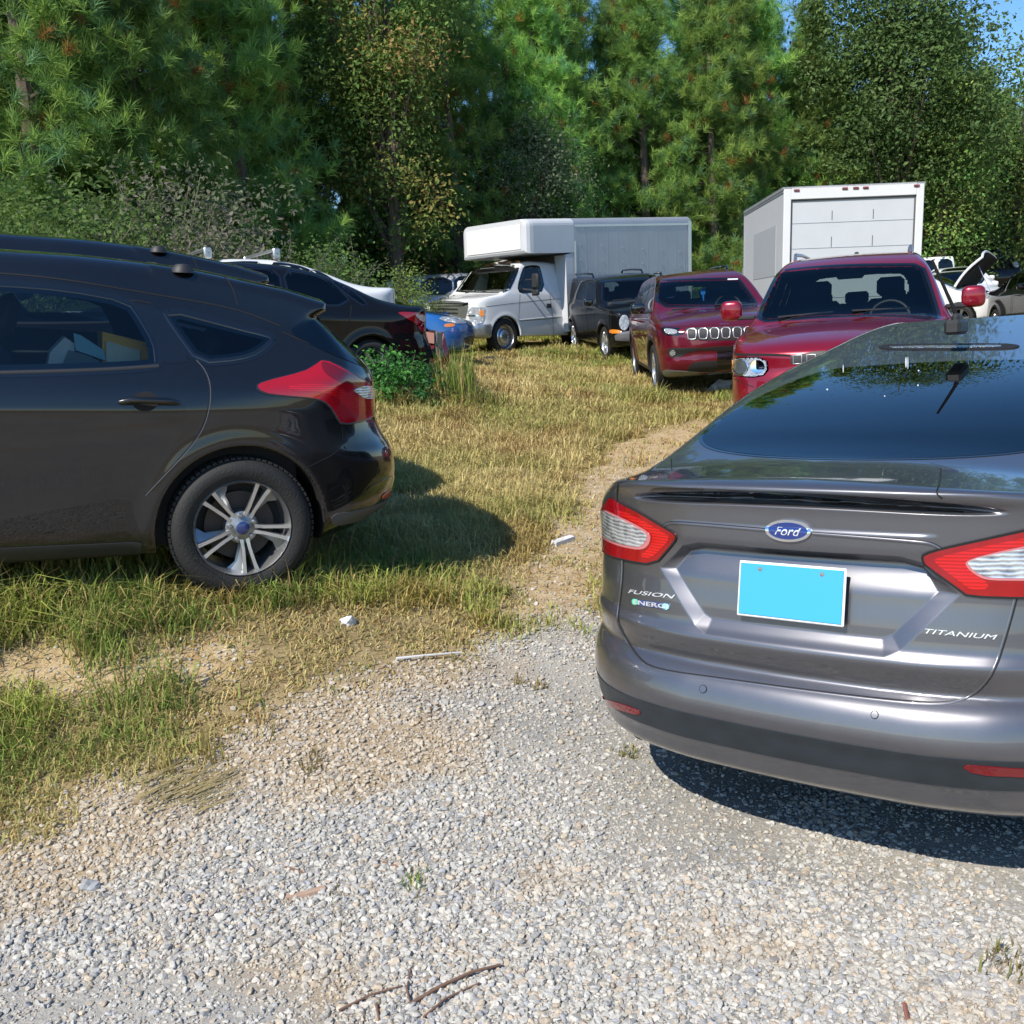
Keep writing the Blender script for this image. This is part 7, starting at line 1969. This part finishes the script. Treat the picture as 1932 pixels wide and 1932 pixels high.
# thatch: short dead litter lying between the living grass
x, y = polar(26000, 2.3, 22, 1.5, 181); g, t = masks(x, y); q = np.random.default_rng(182)
k = (q.random(len(x)) < np.clip(1 - g * 1.03, 0, 1) * (1 - .80 * t)) & in_view(np.c_[x, y, height(x, y)], 100, 100)
x, y = x[k], y[k]
pal_ = np.array([(.44, .35, .17), (.35, .26, .12), (.31, .18, .08), (.40, .34, .15), (.24, .26, .07)])
V, F, c = blades(183, x, y, 14, .030 + .035 * fbm(x, y, .4, 184, 2), pal_[q.choice(5, len(x), p=[.34, .24, .14, .16, .12])], .05 + .010 * np.hypot(x, y) / 4, lean=2.6)
o = mkmesh('dead_thatch', V, F, M_['blade'], smooth=False, colors=c); o['kind'] = 'stuff'; o['label'] = 'short dead straw litter between the living grass'
def tuft_thing(name, u, v, n, hgt, col, spread, label, cat, seed, group=None, wmul=1.0, lean=.6, nb=12):
    c0 = ground_at([(u, v)])[0]; q = np.random.default_rng(seed)
    cx = c0[0] + q.normal(size=n) * spread; cy = c0[1] + q.normal(size=n) * spread * 1.3
    V, F, c = blades(seed + 1, cx, cy, nb, np.full(n, hgt), np.tile(np.array(col), (n, 1)), np.full(n, .02), wmul, lean)
    o = mkmesh(name, V - c0, F, M_['blade'], smooth=False, colors=c); o.location = c0
    return tag(o, label, cat, group)
tuft_thing('grass_clump', 868, 752, 26, .62, (.21, .29, .06), .16, 'clump of tall upright green grass right of the black sedan tail', 'grass clump', 501, lean=.28)
tuft_thing('grass_clump', 905, 770, 16, .30, (.17, .25, .05), .14, 'lower grass clump in front of the tall upright one', 'grass clump', 503)
tuft_thing('grass_clump', 195, 1072, 16, .40, (.22, .31, .06), .12, 'tallest green grass clump against the sill of the black hatchback', 'grass clump', 505, lean=.6)
tuft_thing('grass_clump', 85, 1075, 14, .34, (.28, .31, .08), .14, 'yellowish grass clump at the sill near the left edge', 'grass clump', 531, lean=.8)
tuft_thing('grass_clump', 10, 1080, 12, .32, (.20, .30, .06), .12, 'green grass clump at the very left edge under the hatchback sill', 'grass clump', 533, lean=.7)
tuft_thing('grass_clump', 300, 1085, 12, .30, (.26, .30, .07), .10, 'grass clump just left of the alloy wheel', 'grass clump', 535, lean=.8)
tuft_thing('grass_clump', 430, 1098, 12, .24, (.24, .31, .07), .10, 'grass clump in front of the lower rim of the alloy wheel', 'grass clump', 537, lean=.8)
tuft_thing('grass_clump', 560, 1092, 12, .22, (.26, .33, .07), .10, 'grass clump right of the alloy wheel', 'grass clump', 539, lean=.8)
tuft_thing('grass_clump', 330, 1440, 7, .13, (.36, .30, .11), .06, 'small yellowish grass clump at the edge of the gravel', 'grass clump', 507)
tuft_thing('weed_tuft', 600, 1452, 5, .045, (.20, .17, .07), .03, 'flat brownish weed tuft in the gravel below the grass edge', 'weed', 511)
tuft_thing('weed_tuft', 782, 1672, 4, .05, (.12, .19, .05), .025, 'small green weed tuft in the middle of the gravel', 'weed', 513)
tuft_thing('weed_tuft', 655, 1705, 4, .035, (.24, .19, .08), .03, 'dry brown weed tuft in the gravel beside a flat wood chip', 'weed', 515)
tuft_thing('weed_tuft', 1898, 1812, 7, .05, (.24, .24, .08), .03, 'yellow-green weed tuft in the gravel at the lower right', 'weed', 517)
tuft_thing('weed_tuft', 1186, 1422, 4, .04, (.16, .18, .05), .02, 'tiny weed tuft by the corner of the grey sedan bumper', 'weed', 519)
tuft_thing('weed_tuft', 1010, 1300, 5, .04, (.26, .19, .09), .035, 'dry tuft at the upper edge of the gravel', 'weed', 521)
for i, (u, v, lab) in enumerate(((225, 1778, 'matted brown dead leaf patch in the gravel at the lower left'), (515, 1716, 'small dark dead leaf patch left of the wood chip'), (395, 1412, 'dark dead leaf patch on the sand under the grass edge'), (815, 1345, 'reddish dead weed patch at the upper gravel below the white stick'), (692, 1518, 'small dark debris patch in the middle gravel'))):
    tuft_thing('dead_leaf_patch', u, v, 9, .022, (.20, .12, .06), .028, lab, 'dead leaves', 560 + 2 * i, lean=3.0, wmul=1.6)
# long straw stems leaning over the grass
sm_ = MB(); q = np.random.default_rng(530)
for (u, v) in ((240, 1040), (190, 1060), (300, 1050), (100, 1080), (60, 1085), (660, 1065), (700, 1060), (130, 1070), (350, 1090), (620, 1080), (30, 1075), (560, 1090), (445, 1085), (500, 1080), (870, 1010), (910, 1030)):
    c0 = ground_at([(u, v)])[0]; a = q.random() * 6.28; L = .28 + .22 * q.random(); ln = .15 + .3 * q.random()
    pts = [c0 + np.array([math.cos(a) * ln * t * t * L * 1.6, math.sin(a) * ln * t * t * L, L * (t - .18 * t * t)]) for t in (0, .3, .6, .85, 1)]
    sm_.tube(pts, [.0022, .002, .0017, .0013, .001], 4, cap=False)
    for w in range(3):
        b = q.random() * 6.28; e = pts[-1] + np.array([math.cos(b), math.sin(b), .25]) * .07; sm_.tube([pts[-1], e], [.0012, .0008], 4, cap=False)
o = sm_.build('straw_stems', pmat('straw', (.42, .30, .13), .7), None); o['kind'] = 'stuff'; o['label'] = 'long dry seed stems rising from the grass'
# twigs, sticks, litter
def twig(name, pts, rad, mat, label, cat, lift=.008, group=None):
    G = ground_at(pts); G[:, 2] += lift; c0 = G[0].copy(); m = MB(); Pq = G - c0
    Pq[1:-1, 2] += .004; m.tube(list(Pq), [rad * (1 - .5 * i / len(Pq)) for i in range(len(Pq))], 6)
    o = m.build(name, mat, None, smooth=True); o.location = c0; return tag(o, label, cat, group)
brn = pmat('dry_twig', (.16, .09, .06), .85, var=.3, vscale=30); 
twig('twig', [(775, 1900), (830, 1870), (890, 1842), (945, 1825)], .0055, brn, 'longest brown twig lying on the gravel at the bottom edge', 'twig')
twig('twig', [(640, 1912), (700, 1885), (760, 1865)], .0035, brn, 'thin straight twig left of the longest one', 'twig')
twig('twig', [(800, 1925), (840, 1893), (905, 1860)], .0035, brn, 'thin twig lying under the longest one', 'twig')
twig('twig', [(775, 1835), (768, 1875), (776, 1905)], .003, brn, 'short upright twig crossing the end of the longest one', 'twig')
twig('twig', [(710, 1900), (716, 1930)], .004, brn, 'short twig stub at the very bottom edge', 'twig')
twig('bark_strip', [(1706, 1900), (1712, 1928)], .006, pmat('red_bark', (.26, .10, .07), .8), 'reddish bark strip at the bottom right of the gravel', 'bark')
twig('white_stick', [(748, 1251), (810, 1246), (872, 1239)], .006, M_['white'], 'straight white plastic stick at the edge of grass and gravel', 'stick', lift=.02)
for i, (u, v, lab) in enumerate(((745, 1640, 'dark dry stalk lying near the green weed tuft'), (560, 1648, 'small dark stalk left of the wood chip'))):
    twig('dry_stalk', [(u - 22, v - 8), (u, v), (u + 20, v + 6)], .004, brn, lab, 'stalk')
def slab(name, outline, th, mat, label, cat, lift=.0):
    G = ground_at(outline); c0 = G.mean(0); Pq = G - c0; n = len(Pq); zz = Pq[:, 2].max() + lift
    V = np.vstack([np.c_[Pq[:, :2], np.full(n, zz + th)], np.c_[Pq[:, :2] * 1.04, np.full(n, Pq[:, 2].min() - .005)]])
    o = mkmesh(name, V, [tuple(range(n))] + [(i, n + i, n + (i + 1) % n, (i + 1) % n) for i in range(n)], mat, smooth=False); o.location = c0
    return tag(o, label, cat)
slab('wood_chip', [(536, 1690), (575, 1688), (612, 1676), (616, 1684), (580, 1694), (540, 1700)], .008, pmat('chip', (.40, .27, .19), .8, var=.3, vscale=40), 'flat reddish wood chip lying on the gravel', 'wood chip')
rk = pmat('litter_white', (.72, .73, .74), .6, var=.1, vscale=20)
def lump(name, u, v, s, mat, label, cat, seed):
    c0 = ground_at([(u, v)])[0]; q = np.random.default_rng(seed); V = ico2 * (1 + .22 * q.normal(size=(42, 1))) * np.array(s); V[:, 2] += s[2] * .4
    o = mkmesh(name, V, [tuple(f) for f in icf2.tolist()], mat, smooth=False); o.location = c0; return tag(o, label, cat)
rkg = pmat('rock_grey', (.27, .275, .285), .9, var=.35, vscale=40, bump=.5, bscale=60)
lump('rock', 168, 1676, (.030, .024, .018), rkg, 'larger blue-grey rock among the gravel at the lower left', 'rock', 5)
lump('plastic_scrap', 655, 1178, (.035, .03, .025), rk, 'crumpled white plastic scrap caught in the grass', 'litter', 1)
lump('stone_chunk', 1162, 752, (.09, .08, .06), rk, 'pale stone chunk in the dry grass in front of the wine red car', 'stone', 2)
lump('stone_chunk', 1358, 742, (.14, .10, .13), rk, 'pale stone chunk beside the front corner of the cherry red car', 'stone', 3)
slab('paper_scrap', [(1040, 1025), (1075, 1015), (1085, 1020), (1050, 1032)], .006, rk, 'flat white scrap lying on the sandy track', 'litter', .01)
# flattened dead grass at the edge of the gravel
dg_ = MB(); q = np.random.default_rng(540)
for i in range(70):
    u0, v0 = 250 + 150 * q.random(), 1545 - 60 * q.random() ; du, dv = 60 + 50 * q.random(), -28 - 25 * q.random()
    G = ground_at([(u0, v0), (u0 + du * .5, v0 + dv * .5), (u0 + du, v0 + dv)]); G[:, 2] += .01 + .025 * q.random(); dg_.tube(list(G), [.0022, .0018, .0008], 3, cap=False)
o = dg_.build('dead_grass', pmat('dead_straw', (.34, .27, .12), .8, var=.4, vscale=9), None); tag(o, 'flattened bunch of dead grass lying on the edge of the gravel', 'dead grass')
# ================================================================== things lying inside the black hatchback
def in_focus(name, outline_zf, xplane, th, mat, label, cat):
    """a flat box inside the car whose face is outlined in the photograph, set at a given depth"""
    uv = np.array(zF(outline_zf), float); D = px_dir(uv) @ foc_i[:3, :3].T; O = foc_i[:3, :3] @ CAM_O + foc_i[:3, 3]
    t = (xplane - O[0]) / D[:, 0]; P = O + D * t[:, None]; n = len(P)
    V = np.vstack([P, P + np.array([th, 0, 0])]); c0 = V.mean(0)
    o = mkmesh(name, V - c0, [tuple(range(n)), tuple(range(2 * n - 1, n - 1, -1))] + [(i, n + i, n + (i + 1) % n, (i + 1) % n) for i in range(n)], mat, smooth=False)
    o.matrix_world = Matrix(FOC_M.tolist()) @ Matrix.Translation(c0.tolist()); return tag(o, label, cat)
in_focus('carton', [(474, 505), (705, 562), (708, 700), (474, 700)], -.66, .28, pmat('carton_yellow', (.80, .42, .02), .6), 'yellow carton standing inside the rear window of the nearest black hatchback', 'carton')
in_focus('paper_sheet', [(492, 548), (648, 592), (650, 690), (492, 690)], -.675, .012, pmat('sheet_cream', (.62, .64, .50), .7), 'cream paper sheet against the yellow carton inside the car', 'paper')
in_focus('bag', [(215, 690), (232, 600), (300, 530), (345, 560), (345, 600), (300, 640), (268, 700)], -.66, .2, pmat('bag_white', (.55, .62, .62), .6), 'pale bag leaning on the rear seat inside the nearest black hatchback', 'bag')
in_focus('bag', [(270, 700), (320, 590), (420, 620), (490, 660), (490, 700)], -.68, .2, pmat('bag_grey', (.13, .18, .20), .6), 'dark grey bag in front of the pale one inside the nearest black hatchback', 'bag')
in_focus('leaflet', [(340, 512), (372, 520), (480, 590), (492, 640), (350, 590)], -.685, .012, pmat('leaflet_blue', (.22, .50, .60), .6), 'light blue printed leaflet lying between bag and carton inside the car', 'leaflet')
